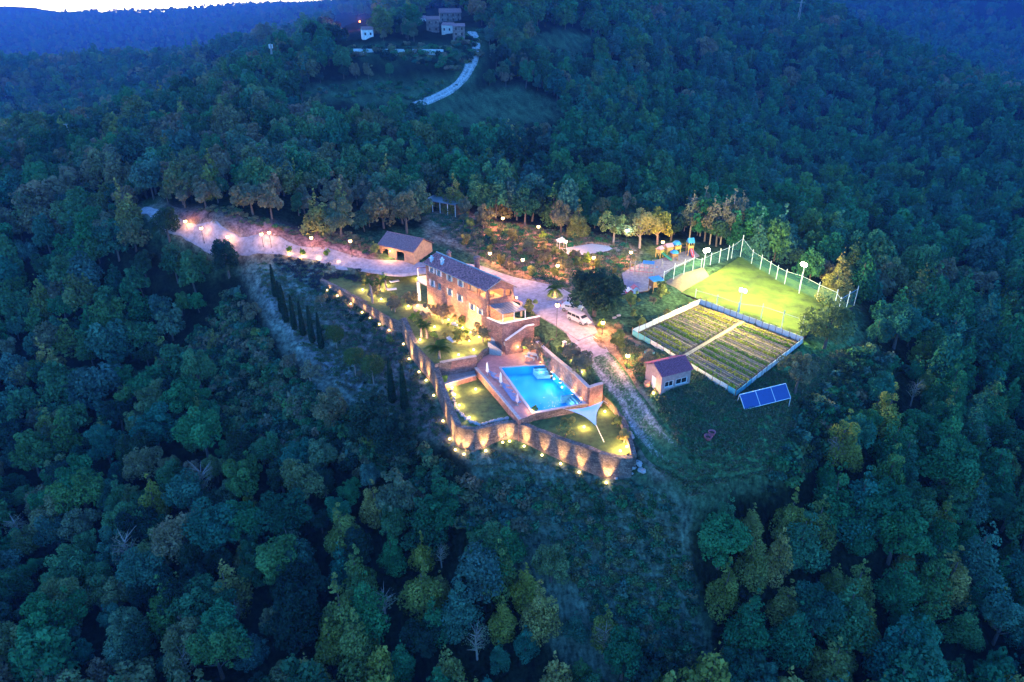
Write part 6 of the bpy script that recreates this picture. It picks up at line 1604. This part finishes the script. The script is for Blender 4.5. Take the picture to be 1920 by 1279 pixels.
mb = MB(); mb.tube([(0, dy, zt_ + .03), (L_, dy, zt_ + .03)], .07, 6); mb.build('top_rail', M_white, t); mb = MB(); mb.tube([(0, 0, .25), (L_, 0, .25)], .05, 6); mb.build('bottom_rail', M_white, t)
for x in (0, L_):
    mb = MB(); mb.tube([(x, dy, zt_), (x, dy + .5, -1.2)], .05, 5); mb.build('leg', M_white, t)
    mb = MB(); mb.tube([(x, 0, .3), (x, 0, -1.3)], .05, 5); mb.build('leg', M_white, t)
# pots
for px, py, r_, lb in ((1334, 817, .50, 'back one of two big reddish pots on the meadow'), (1327, 825, .56, 'front one of two big reddish pots on the meadow')):
    P = spot_on(px, py); t = thing('clay_pot', lb, 'pot', P, 0, 'reddish pots on the meadow'); mb = MB(); mb.lathe([(r_*.6, 0), (r_*.9, .35), (r_, .6), (r_*1.08, .66), (r_*1.0, .68), (r_*.85, .62), (r_*.7, .3), (.01, .28)], n=18); mb.build('pot_body', mat('red_clay', (.42, .10, .12)), t, smooth=True)
# log pieces / stone kerbs on dark lawn
for px, py, lb in ((1152, 597, 'left pale stone slab on the dark lawn by the oak'), (1160, 593, 'right pale stone slab on the dark lawn by the oak')):
    P = spot_on(px, py); t = thing('stone_slab', lb, 'stone', P, .4); mb = MB(); mb.box((0, 0, .12), (.7, .3, .25), 0, .05); mb.build('slab', M_cap, t)
P = spot_on(1103, 611); t = thing('garden_table', 'round white garden table under the huge oak beside the van', 'table', P)
mb = MB(); mb.lathe([(.6, .72), (.6, .76), (.01, .76)], n=20); mb.build('tabletop', M_white, t); mb = MB(); mb.lathe([(.25, 0), (.06, .1), (.06, .72)], n=10); mb.build('pedestal', M_white, t)

# ------------------------------------------------------------------ van and car
def vehicle(name, label, cat, P, rz, body_m, L_=4.3, W_=1.75, H_=1.85, van=True):
    t = thing(name, label, cat, P, rz); h = H_
    # stations along x: (x, half width, z sill, z belt, roof z, roof half width)
    if van: prof = [(-L_/2, .46, .95, 1.0, .40), (-L_/2+.08, .50, .98, h-.12, .42), (-L_/2+.5, .50, 1.0, h, .43), (.55, .50, 1.0, h, .43), (.95, .50, .98, h-.18, .42), (1.45, .49, .96, 1.12, .40), (1.95, .46, .82, .84, .36), (L_/2, .38, .60, .62, .30)]
    else: prof = [(-L_/2, .44, .8, .82, .36), (-L_/2+.3, .49, .9, 1.0, .40), (-1.3, .5, .92, h-.05, .40), (-.2, .5, .92, h, .41), (.4, .5, .92, h-.1, .40), (1.05, .49, .88, .95, .40), (1.8, .46, .78, .8, .36), (L_/2, .40, .55, .57, .32)]
    mb = MB(); V = []
    for x, hw, zb, zr, rw in prof:
        V += [(x, -hw*W_, .28), (x, -hw*W_*1.02, zb*.7), (x, -hw*W_, zb), (x, -rw*W_, zr), (x, 0, zr + .03), (x, rw*W_, zr), (x, hw*W_, zb), (x, hw*W_*1.02, zb*.7), (x, hw*W_, .28)]
    n = 9; F = [(i*n+k, i*n+k+1, (i+1)*n+k+1, (i+1)*n+k) for i in range(len(prof)-1) for k in range(n-1)] + [(i*n, (i+1)*n, (i+1)*n+8, i*n+8) for i in range(len(prof)-1)] + [tuple(range(9))[::-1], tuple(range((len(prof)-1)*n, len(prof)*n))]
    mb.add(V, [f[::-1] for f in F]); body = mb.build('body', body_m, t)
    def quad(nm, pts, m_, par=t):
        mb = MB(); mb.add(pts, [(0, 1, 2, 3)]); o = mb.build(nm, m_, par); s_ = o.modifiers.new('thickness', 'SOLIDIFY'); s_.thickness = .03; s_.offset = 0; return o
    w = W_
    # windscreen, side windows
    a, b_ = prof[4], prof[5]
    quad('windscreen', [(a[0]+.06, -a[4]*w*.9, a[3]-.02), (b_[0]-.02, -b_[4]*w*.98, b_[3]+.06), (b_[0]-.02, b_[4]*w*.98, b_[3]+.06), (a[0]+.06, a[4]*w*.9, a[3]-.02)], M_glass)
    for sg in (-1, 1):
        for x0_, x1_ in (((-1.95, -1.0), (-.92, .0), (.08, 1.05)) if van else ((-1.1, -.2), (-.12, .7))):
            zt2 = (h - .22) ; y0, y1 = .497*w, .447*w
            x1t = min(x1_, .82 if van else .35)
            quad('side_window', [(x0_, sg*y0, 1.06 if van else .96), (x1_, sg*y0, 1.06 if van else .96), (x1t, sg*(y1+.01), zt2), (x0_+.04, sg*(y1+.01), zt2)], M_glass)
        for x in (-L_/2+.75, L_/2-.85):
            mb = MB(); mb.tube([(x, sg*(w/2-.20), .32), (x, sg*(w/2+.02), .32)], .33, 14); wh = mb.build('wheel', M_dark, t)
            mb = MB(); mb.tube([(x, sg*(w/2+.02), .32), (x, sg*(w/2+.04), .32)], .19, 10); mb.build('hub_cap', M_metal, wh)
        mb = MB(); mb.box((L_/2 - .12, sg*w*.30, .68), (.18, .34, .16)); mb.build('headlight', M_white, t)
        mb = MB(); mb.box((-L_/2 + .0, sg*w*.42, .95), (.08, .14, .4)); mb.build('tail_light', M_red, t)
        mb = MB(); mb.box((1.0 if van else .6, sg*(w/2+.1), 1.1), (.12, .18, .16)); mb.build('mirror', M_dark, t)
    mb = MB(); mb.box((L_/2 + .0, 0, .42), (.14, w*.85, .22)); mb.build('bumper', M_dark, t)
    mb = MB(); mb.box((L_/2 + .03, 0, .60), (.06, w*.35, .12)); mb.build('grille', M_dark, t)
    return t
f0, f1 = ground(1068, 597), ground(1101, 612); c_ = (f0 + f1) / 2; c_[2] = topz(c_[0], c_[1]) + (.16 if inpoly(c_[0], c_[1], YARD) else 0); print('VAN', c_, math.dist(f0[:2], f1[:2]))
vehicle('parked_van', 'silver-white passenger van parked under the edge of the huge oak', 'van', c_, math.atan2(f1[1]-f0[1], f1[0]-f0[0]), mat('silver_paint', (.46, .45, .47), .35, 2, .04, 0), 4.2, 1.65, 1.7)
P = spot_on(1072, 583); vehicle('parked_car', 'pale blue car mostly hidden behind the huge oak', 'car', (P[0], P[1], topz(P[0], P[1]) + .1), -.35, mat('blue_paint', (.35, .42, .50), .35, 2, .04, 0), 4.0, 1.7, 1.45, False)
# ------------------------------------------------------------------ lamps
def post_lamp(label, px, pyb, pyt, e=700, colr=AMB, glow=M_glow, r=.36, group='post lamps'):
    P = spot_on(px, pyb)
    if inpoly(P[0], P[1], YARD): P[2] = float(G(P[0], P[1])[0]) + .16
    h = min(7.0, max(2.2, above(px, pyt, P) - P[2]))
    t = thing('post_lamp', label, 'lamp', P, 0, group)
    mb = MB(); mb.lathe([(.12, -.2), (.12, .25), (.05, .35), (.04, h - .3), (.08, h - .28), (.08, h - .22)], n=8); mb.build('post', M_dark, t)
    mb = MB(); mb.sphere((0, 0, h), r, 12, 8); mb.build('globe', glow, t)
    mb = MB(); mb.lathe([(r*.7, h + r*.75), (r*.5, h + r*1.05), (.02, h + r*1.3)], n=8); mb.build('cap', M_dark, t)
    light('lamp_light', (0, 0, h), e, colr, t, r + .03); return t
PL = [('post lamp at the bend where the drive enters the trees', 351, 431, 415, 900), ('second post lamp along the drive from the trees', 383, 455, 428, 750), ('third post lamp along the drive from the trees', 431, 466, 444, 750),
      ('left of two close post lamps on the drive', 494, 462, 439, 750), ('right of two close post lamps on the drive', 509, 463, 436, 750), ('post lamp on the drive above the lavender bed', 587, 472, 446, 900), ('post lamp on the drive before the barn', 660, 482, 452, 900),
      ('post lamp furthest back on the dry bank near the shelter', 943, 436, 409, 800), ('post lamp beside the bright lime sapling', 1009, 457, 425, 800), ('post lamp in front of the white pavilion', 1060, 479, 453, 800), ('post lamp between green bushes behind the house', 919, 501, 475, 600),
      ('post lamp on the dry bank left of the palm bed', 980, 521, 487, 700), ('post lamp directly behind the palm bed', 1045, 517, 498, 600), ('post lamp glowing behind the yellow-green shrub', 1112, 503, 483, 600), ('low post lamp beside the reddish grass at the playground', 1181, 497, 473, 600),
      ('post lamp behind the pink-roofed play tower', 1241, 472, 454, 500), ('tall slim post lamp above the poolside wall', 1043, 632, 572, 1100), ('low post lamp within a bush beside the van', 1129, 627, 612, 600), ('low post lamp on the red earth left of the shed', 1175, 690, 671, 600)]
for lb, px, b_, t_, e in PL: post_lamp(lb, px, b_, t_, e * (.17 if px < 700 else .95))
post_lamp('tall post lamp with cold blue-white light by the playground', 1173, 474, 432, 420, (.25, .55, 1.0), M_glowb)
def spotlamp(label, px, py, e, aim=None, col_=WARM, P=None, r=.19, group='ground spotlights', cone=80, up=.25):
    if P is None: P = spot_on(px, py)
    t = thing('ground_spotlight', label, 'spotlight', P, 0, group)
    mb = MB(); mb.lathe([(.10, -.1), (.12, .1), (.14, .16)], n=8); mb.build('housing', M_dark, t)
    mb = MB(); mb.sphere((0, 0, .24), r, 10, 6); mb.build('bulb', M_glow, t)
    if aim is not None:
        light('beam', (0, 0, up + r), e, col_, t, .06, cone, tuple(np.array(aim)), .7)
        light('spill', (0, 0, up), e * .05, col_, t, .16)
    else: light('glow', (0, 0, up + .05), e, col_, t, .18)
    return t
ORD = ['first','second','third','fourth','fifth','sixth','seventh','eighth','ninth','tenth','eleventh','twelfth']
def nearest_px(Q, px, zf):
    pr = np.array([proj(q[0], q[1], zf)[0] for q in Q]); k = np.argmin(abs(pr - px))
    return k
def wallspots(pix, Q, where, e, grp, inside, off=1.05, zf=None, cone=60, r=.19, up=.62):
    """one spot at the foot of the wall for each pixel, on the side away from the point inside"""
    D = np.gradient(Q[:, :2], axis=0); D /= np.linalg.norm(D, axis=1)[:, None] + 1e-9; Nn = np.c_[-D[:, 1], D[:, 0]]
    for k, (px, py) in enumerate(pix):
        best = None
        for i in range(len(Q)):
            n_ = Nn[i] if np.dot(Nn[i], Q[i, :2] - inside) > 0 else -Nn[i]
            P2 = Q[i, :2] + n_ * off; z = sheet_z(*P2) if zf is None else zf
            x, y = proj(P2[0], P2[1], z); dd = math.hypot(x - px, (y - py) * .6)
            if best is None or dd < best[0]: best = (dd, P2, z, Q[i])
        e_ = e * random.uniform(.3, 1.0); _, P2, z, q = best; aim = np.array([q[0], q[1], z + (q[2] - z) * up])
        spotlamp(f'{ORD[k]} {where}', 0, 0, e_, aim, WARM, np.array([P2[0], P2[1], z]), r, grp, cone)
IN_G = np.mean(np.array(T_GARD['poly']), 0); IN_L = np.mean(np.array(T_LAWN['poly'] + T_SAIL['poly']), 0)
wallspots([(613,551),(629,559),(657,576),(677,587),(694,596),(712,610),(732,625)], W1, 'spotlight at the foot of the upper long wall, from the lavender side', 900, 'spotlights at the foot of the upper long wall', IN_G)
wallspots([(756,648),(770,666),(785,690),(801,715),(815,739),(832,793),(841,824)], W2, 'spotlight at the foot of the wall below the palms, from the notch', 900, 'spotlights at the foot of the wall below the palms', IN_G + np.array([6, -14]))
wallspots([(857,834),(880,841),(910,828),(944,817),(957,817),(990,828),(1015.5,838),(1050,851),(1090,866),(1136,879)], W3, 'spotlight at the foot of the curving wall, from the corner', 900, 'spotlights at the foot of the curving wall', IN_L + np.array([0, 20]))
# wall washers by the pool
pq = [(1019,677),(1036,694),(1054,709),(1075,727),(1092,745)]
wallspots(pq, W4, 'wall washer along the pool, from the table end', 420, 'wall washers along the pool', W4[len(W4)//2, :2] + np.array([5., 5.]), .6, -4.8, 100, .09, .6)
# farmhouse facade
dh = (hB - hA) / Lw; nh = np.array([dh[1], -dh[0]])
if nh[1] > 0: nh = -nh
for k, (u, e) in enumerate(((.06, 1200), (.18, 2000), (.30, 1500), (.43, 1200), (.54, 2000), (.66, 2200), (.80, 2000), (.93, 2600))):
    P2 = hA + dh * Lw * u + nh * .9; z = topz(*P2); a_ = hA + dh * Lw * u
    spotlamp(f'{ORD[k]} uplight along the garden front of the farmhouse, from the left', 0, 0, e * 6, np.array([a_[0], a_[1], z + 1.3]), WARM, np.array([P2[0], P2[1], z]), .2, 'uplights along the farmhouse front', 88)
GS = [(680,545,150,'spot at the left end of the upper lawn'),(695,555,120,'spot under the leaning palm'),(713,544,150,'spot between two palms on the upper lawn'),(715,563,120,'spot at the foot of the leaning palm'),(724,536,260,'brightest spot on the upper lawn'),(766,576,120,'spot below the white-blossomed shrub'),(783,575,200,'spot at the corner of the patio'),(815,615,260,'bright spot behind the big palm'),(788,639,120,'spot at the foot of the slender palms'),
      (824,672,420,'spot right at the trunk of the big palm'),(864,640,200,'left of two spots by the clipped round bush'),(880,641,200,'right of two spots by the clipped round bush'),(858,613,100,'spot by the sunbed near the farmhouse'),(888,658,120,'spot at the pool end of the garden'),(861,692,260,'spot on the floor of the small courtyard'),(892,732,200,'spot in the middle of the lower lawn'),(848,729,120,'first spot along the left edge of the lower lawn'),(853,742,120,'second spot along the left edge of the lower lawn'),(861,762,160,'third spot along the left edge of the lower lawn'),(880,785,160,'fourth spot in the corner of the lower lawn'),
      (903,706,260,'spot at the top corner of the lower lawn'),(920,725,300,'spot along the lit kerb of the lower lawn'),(936,748,300,'second spot along the lit kerb of the lower lawn'),(952,768,300,'third spot along the lit kerb of the lower lawn'),(1095,803,150,'spot on the lawn under the shade sail'),(1134,774,160,'spot beside the low wall behind the sail'),(1163,848,420,'left of two bright spots at the tip of the sail lawn'),(1175,840,420,'right of two bright spots at the tip of the sail lawn'),
      (1047,655,110,'spot under the olive below the tall lamp'),(1077,676,110,'spot among the olives behind the poolside wall'),(1090,700,90,'lower spot among the olives behind the poolside wall'),(1040,560,260,'spot lighting the palm in the round bed'),(1225,740,200,'spot at the foot of the shed wall'),(543,477,90,'spot below the first sapling on the drive'),(568,482,90,'spot below the second sapling on the drive'),(597,485,90,'spot on the lavender side of the drive'),(635,491,90,'spot on the drive edge below the barn lamp'),(722,513,160,'spot in the island before the barn'),(782,500,200,'spot under the ivy at the barn gable'),(1000,783,120,'spot at the edge of the deck near the pool corner')]
for px, py, e, lb in GS: spotlamp(lb, px, py, e * 1.25)
# extra planting in the garden and on the dry bank
def extra(pix_poly, n, kinds_, s0, s1, label, grp, keep=1.6):
    poly = [tuple(ground(*q)[:2]) for q in pix_poly]; xs = [p[0] for p in poly]; ys = [p[1] for p in poly]; got = []
    for _ in range(n * 40):
        if len(got) >= n: break
        x, y = random.uniform(min(xs), max(xs)), random.uniform(min(ys), max(ys))
        if not inpoly(x, y, poly) or any(math.dist((x, y), g_) < keep for g_ in got) or seg_dist(np.array(x), np.array(y), DRIVE) < 3: continue
        got.append((x, y)); k = random.choice(kinds_); j = random.randrange(len(TPL[k])); t = thing('garden_bush', label, 'bush', (x, y, topz(x, y)), random.uniform(0, 6), grp)
        s_ = random.uniform(s0, s1); t.scale = (s_, s_, s_*.9); link('crown', TPL[k][j][0], t); link('trunk', TPL[k][j][1], t)
extra([(800,585),(900,650),(830,668),(765,600)], 12, ['bushy', 'grey', 'bushy', 'lime'], .35, .75, 'small leafy shrub planted in the garden before the farmhouse', 'small shrubs in the farmhouse garden')
extra([(805,572),(912,640),(905,650),(795,580)], 9, ['bushy', 'lime', 'grey'], .3, .6, 'low shrub planted close along the foot of the farmhouse wall', 'shrubs along the farmhouse wall', 1.2)
extra([(672,527),(700,520),(770,560),(740,590)], 8, ['bushy', 'grey'], .3, .7, 'small shrub on the upper lawn between wall and drive', 'small shrubs on the upper lawn', 1.8)
extra([(900,480),(960,470),(1050,500),(1160,520),(1150,500),(1040,480),(960,440),(860,410),(820,440)], 30, ['bushy', 'grey', 'grey', 'bushy'], .45, 1.0, 'rough bush on the dry bank between the shelter and the yard', 'bushes on the dry bank', 3)
extra([(1010,640),(1100,705),(1120,712),(1040,650)], 7, ['grey', 'bushy'], .5, .85, 'small olive filling the strip behind the poolside wall', 'small olives behind the poolside wall', 1.5)
extra([(1180,560),(1300,575),(1190,618),(1150,640)], 6, ['bushy', 'grey'], .35, .7, 'low bush on the dark lawn between oak and vegetable plot', 'bushes on the dark lawn', 2.5)
# lamp on the house corner towards the yard
q = HL(hC); light('corner_light', (q[0] + .5, q[1] + .1, 3.9), 220, AMB, house, .2)
mb = MB(); mb.sphere((q[0] + .5, q[1] + .1, 3.9), .2); mb.build('corner_lamp', M_glow, house)

# ------------------------------------------------------------------ village
M_vst = stone('village_stone', (.16, .12, .11), (.30, .24, .22), (.12, .10, .10), .9, .3)
def vhouse(label, px, py, w, d, h, rz, wm, rm, roofh=1.6, wins=2, rows=2):
    w, d, h, roofh = w*.84, d*.84, h*.84, roofh*.84
    P = ground_terrain(px, py); P[2] = sheet_z(P[0], P[1]) - .2
    A = np.array([P[0] - math.cos(rz)*w/2, P[1] - math.sin(rz)*w/2]); B = np.array([P[0] + math.cos(rz)*w/2, P[1] + math.sin(rz)*w/2]); Dp = np.array([-math.sin(rz), math.cos(rz)]) * d
    holes = []
    for j in range(rows):
        for i in range(wins): s_ = w*(i+.5)/wins; z_ = h*(j+.55)/rows; holes.append([(s_-.45, z_-.6), (s_+.45, z_-.6), (s_+.45, z_+.6), (s_-.45, z_+.6)])
    t = gable_house('village_house', label, A, B, Dp, P[2], P[2]+h, P[2]+h+roofh, wm, rm, holes, 'house', .3, 'houses of the hilltop village')
    for q in holes:
        s_, z_ = q[0][0] + .45, q[0][1] + .6; mb = MB(); p = A + (B-A)/w*s_ + Dp/d*.15; mb.box((p[0]-t.location[0], p[1]-t.location[1], z_), (.9, .05, 1.2), rz); mb.build('window', M_glass, t)
    return t
M_cream = mat('cream_wall', (.60, .56, .50), .9, 1, .15, .1)
vhouse('tall narrow stone house with pink roof beside the white track', 861, 78, 7.0, 7, 8.6, .12, M_vst, mat('pink_tile', (.40, .20, .20)), 1.3, 2, 3)
vhouse('low house with pale front left of the tall stone house', 838, 62, 7, 6, 5.0, -.3, M_cream, MATS['pink_tile'], 1.4, 2, 1)
vhouse('dark grey stone house behind thick trees in the village', 812, 60, 8, 7, 7.5, .1, M_vst, M_tileb, 1.6, 2, 2)
vhouse('highest bluish roofed house at the back of the village', 845, 40, 15, 9, 6.0, .15, M_vst, M_tileb, 2.4, 4, 2)
vhouse('small house with pinkish roof between the big tree and village', 788, 46, 9, 7, 3.5, .2, M_cream, MATS['pink_tile'], 1.6, 3, 1)
vhouse('small white-fronted house right of the red light', 691, 76, 6.5, 6, 5.0, .35, mat('bright_render', (.72, .70, .66)), M_tileb, 1.5, 2, 1)
vhouse('bluish stone house left of the red light', 638, 64, 6.5, 6, 5.0, .0, M_vst, M_tileb, 1.5, 2, 2)
vhouse('lone white hut on the wooded ridge right of the village', 975, 27, 7, 6, 3.0, .6, MATS['bright_render'], M_cream, 1.4, 1, 1)
P = ground_terrain(676, 58); P[2] = sheet_z(P[0], P[1]); t = thing('street_lamp', 'red glowing street lamp between two village houses', 'lamp', P)
mb = MB(); mb.tube([(0, 0, 0), (0, 0, 6.6)], .08, 6); mb.build('post', M_dark, t); mb = MB(); mb.sphere((0, 0, 6.9), .75, 10, 6); mb.build('globe', emit('red_glow', (1.0, .20, .06), 14), t)
light('lamp_light', (0, 0, 8.0), 30000, (1.0, .12, .04), t, .4)
# long white terrace wall
a_, b_ = ground_terrain(663, 103), ground_terrain(832, 104)
t = thing('terrace_wall', 'long white retaining wall below the village', 'wall', a_); L_ = math.dist(a_[:2], b_[:2]); an = math.atan2(b_[1]-a_[1], b_[0]-a_[0]); t.rotation_euler = (0, 0, an); npn = 12
for k in range(npn):
    x = L_*(k+.5)/npn; gx, gy = a_[0] + math.cos(an)*x, a_[1] + math.sin(an)*x; zg = sheet_z(gx, gy)
    zz_ = a_[2] + (b_[2]-a_[2])*(k+.5)/npn - a_[2]; mb = MB(); mb.box((x, 0, zz_ + .6), (L_/npn - .06, .5, 4.2)); mb.build('wall_panel', mat('blue_white_wall', (.55, .62, .62), .8, .5, .2, .2), t)
# poles
def pylon(label, px, pyb, pyt, name='pylon', w=.8, maxh=60, n=7):
    P = ground_terrain(px, pyb); P[2] = sheet_z(P[0], P[1]); h = min(maxh, above(px, pyt, P) - P[2]); t = thing(name, label, 'mast', P)
    for a_ in range(4):
        c_, s_ = math.cos(a_*math.pi/2 + .5), math.sin(a_*math.pi/2 + .5); mb = MB(); mb.tube([(c_*w, s_*w, 0), (c_*w*.25, s_*w*.25, h)], .09 * max(1, w), 4); mb.build('leg', M_cap, t)
    for k in range(n):
        for a_ in range(4):
            z0_, z1_ = h*k/n, h*(k+1)/n; r0_, r1_ = w*(1 - .75*k/n), w*(1 - .75*(k+1)/n)
            A0 = a_*math.pi/2 + .5; A1 = A0 + math.pi/2; mb = MB(); mb.tube([(math.cos(A0)*r0_, math.sin(A0)*r0_, z0_), (math.cos(A1)*r1_, math.sin(A1)*r1_, z1_)], .05 * max(1, w), 3); mb.build('brace', M_cap, t)
    return t, h
t, h = pylon('tall lattice power pylon rising from the right-hand forest', 1492, 66, -12, w=1.4, maxh=70, n=9)
for z in (.80, .92):
    mb = MB(); mb.box((0, 0, h*z), (7, .3, .3), .3); mb.build('cross_arm', M_cap, t)
t, h = pylon('small lattice transmitter mast on the left ridge', 514, 132, 82, 'transmitter_mast', .8, 30)
for k in range(3): mb = MB(); mb.box((.8*math.cos(k*2.1), .8*math.sin(k*2.1), h*.9), (.4, .4, 1.8), k*2.1); mb.build('antenna', M_white, t)
P = ground_terrain(144, 283); P[2] = sheet_z(P[0], P[1]); t = thing('power_pole', 'leaning pale power pole on the left ridge', 'pole', P); mb = MB(); mb.tube([(0, 0, -.3), (-1.2, 0, 8.5)], .14, 6); mb.build('pole', M_cap, t); mb = MB(); mb.box((-1.2, 0, 8.3), (1.6, .12, .12)); mb.build('crossbar', M_cap, t)
# rubble at the wall tip
rk = []
for i in range(4):
    mb = MB(); mb.sphere((0, 0, 0), .5, 7, 5, .7)
    r_ = random.Random(i); mb.v = [(x*r_.uniform(.7, 1.2), y*r_.uniform(.7, 1.2), z*r_.uniform(.7, 1.2)) for x, y, z in mb.v]; rk.append(mb.mesh('rock', M_cap))
for k in range(46):
    px, py = random.gauss(1178, 13), random.gauss(880, 9)
    if k > 30: u = random.random(); px, py = 1150 + u*40 + random.uniform(-4, 10), 745 + u*105
    P = ground_terrain(px, py); z = sheet_z(P[0], P[1]); s = random.uniform(.5, 1.3)
    o = link('rock', random.choice(rk), None, (P[0], P[1], z + .1), random.uniform(0, 6)); o.scale = (s, s*.8, s*.7)
    tag(o, 'pale block tumbled at the tip of the stone wall' if k <= 30 else 'pale stone lying along the low wall beside the track', 'rock', 'blocks at the tip of the stone wall' if k <= 30 else 'stones along the low wall')
# kerb stones around the lower lawn
for k in range(34):
    u = k / 33; pts_ = [(845,722),(850,750),(862,775),(880,790),(900,797),(925,790),(952,785)]; q = u*(len(pts_)-1); i = min(int(q), len(pts_)-2); f = q - i
    px, py = pts_[i][0]*(1-f) + pts_[i+1][0]*f, pts_[i][1]*(1-f) + pts_[i+1][1]*f; P = at(px + random.uniform(-2, 2), py, -6.0); s = random.uniform(.5, .9)
    o = link('rock', random.choice(rk), None, (P[0], P[1], -5.9), random.uniform(0, 6)); o.scale = (s, s*.8, s*.7); tag(o, 'rounded stone edging the lower lawn inside the curving wall', 'rock', 'stones edging the lower lawn')

# ------------------------------------------------------------------ haze
import os
mb = MB(); mb.box((0, 750, (30 - 75)/2 + 30), (3400, 1900, 0.1)); 
hz = MB(); hz.box((0, 2350, 0), (9000, 5000, 560.0)); h_ = hz.build('haze', None) if False else None
me = hz.mesh('haze', [])
m, nt, out = nodes_of('evening_air')
pv = nt.nodes.new('ShaderNodeVolumePrincipled'); pv.inputs['Color'].default_value = (.14, .36, 1, 1); pv.inputs['Density'].default_value = .00017; pv.inputs['Anisotropy'].default_value = .2
nt.links.new(pv.outputs[0], out.inputs['Volume']); me.materials.append(m)
if not os.environ.get('NOHAZE'): tag(link('haze', me), kind='stuff')
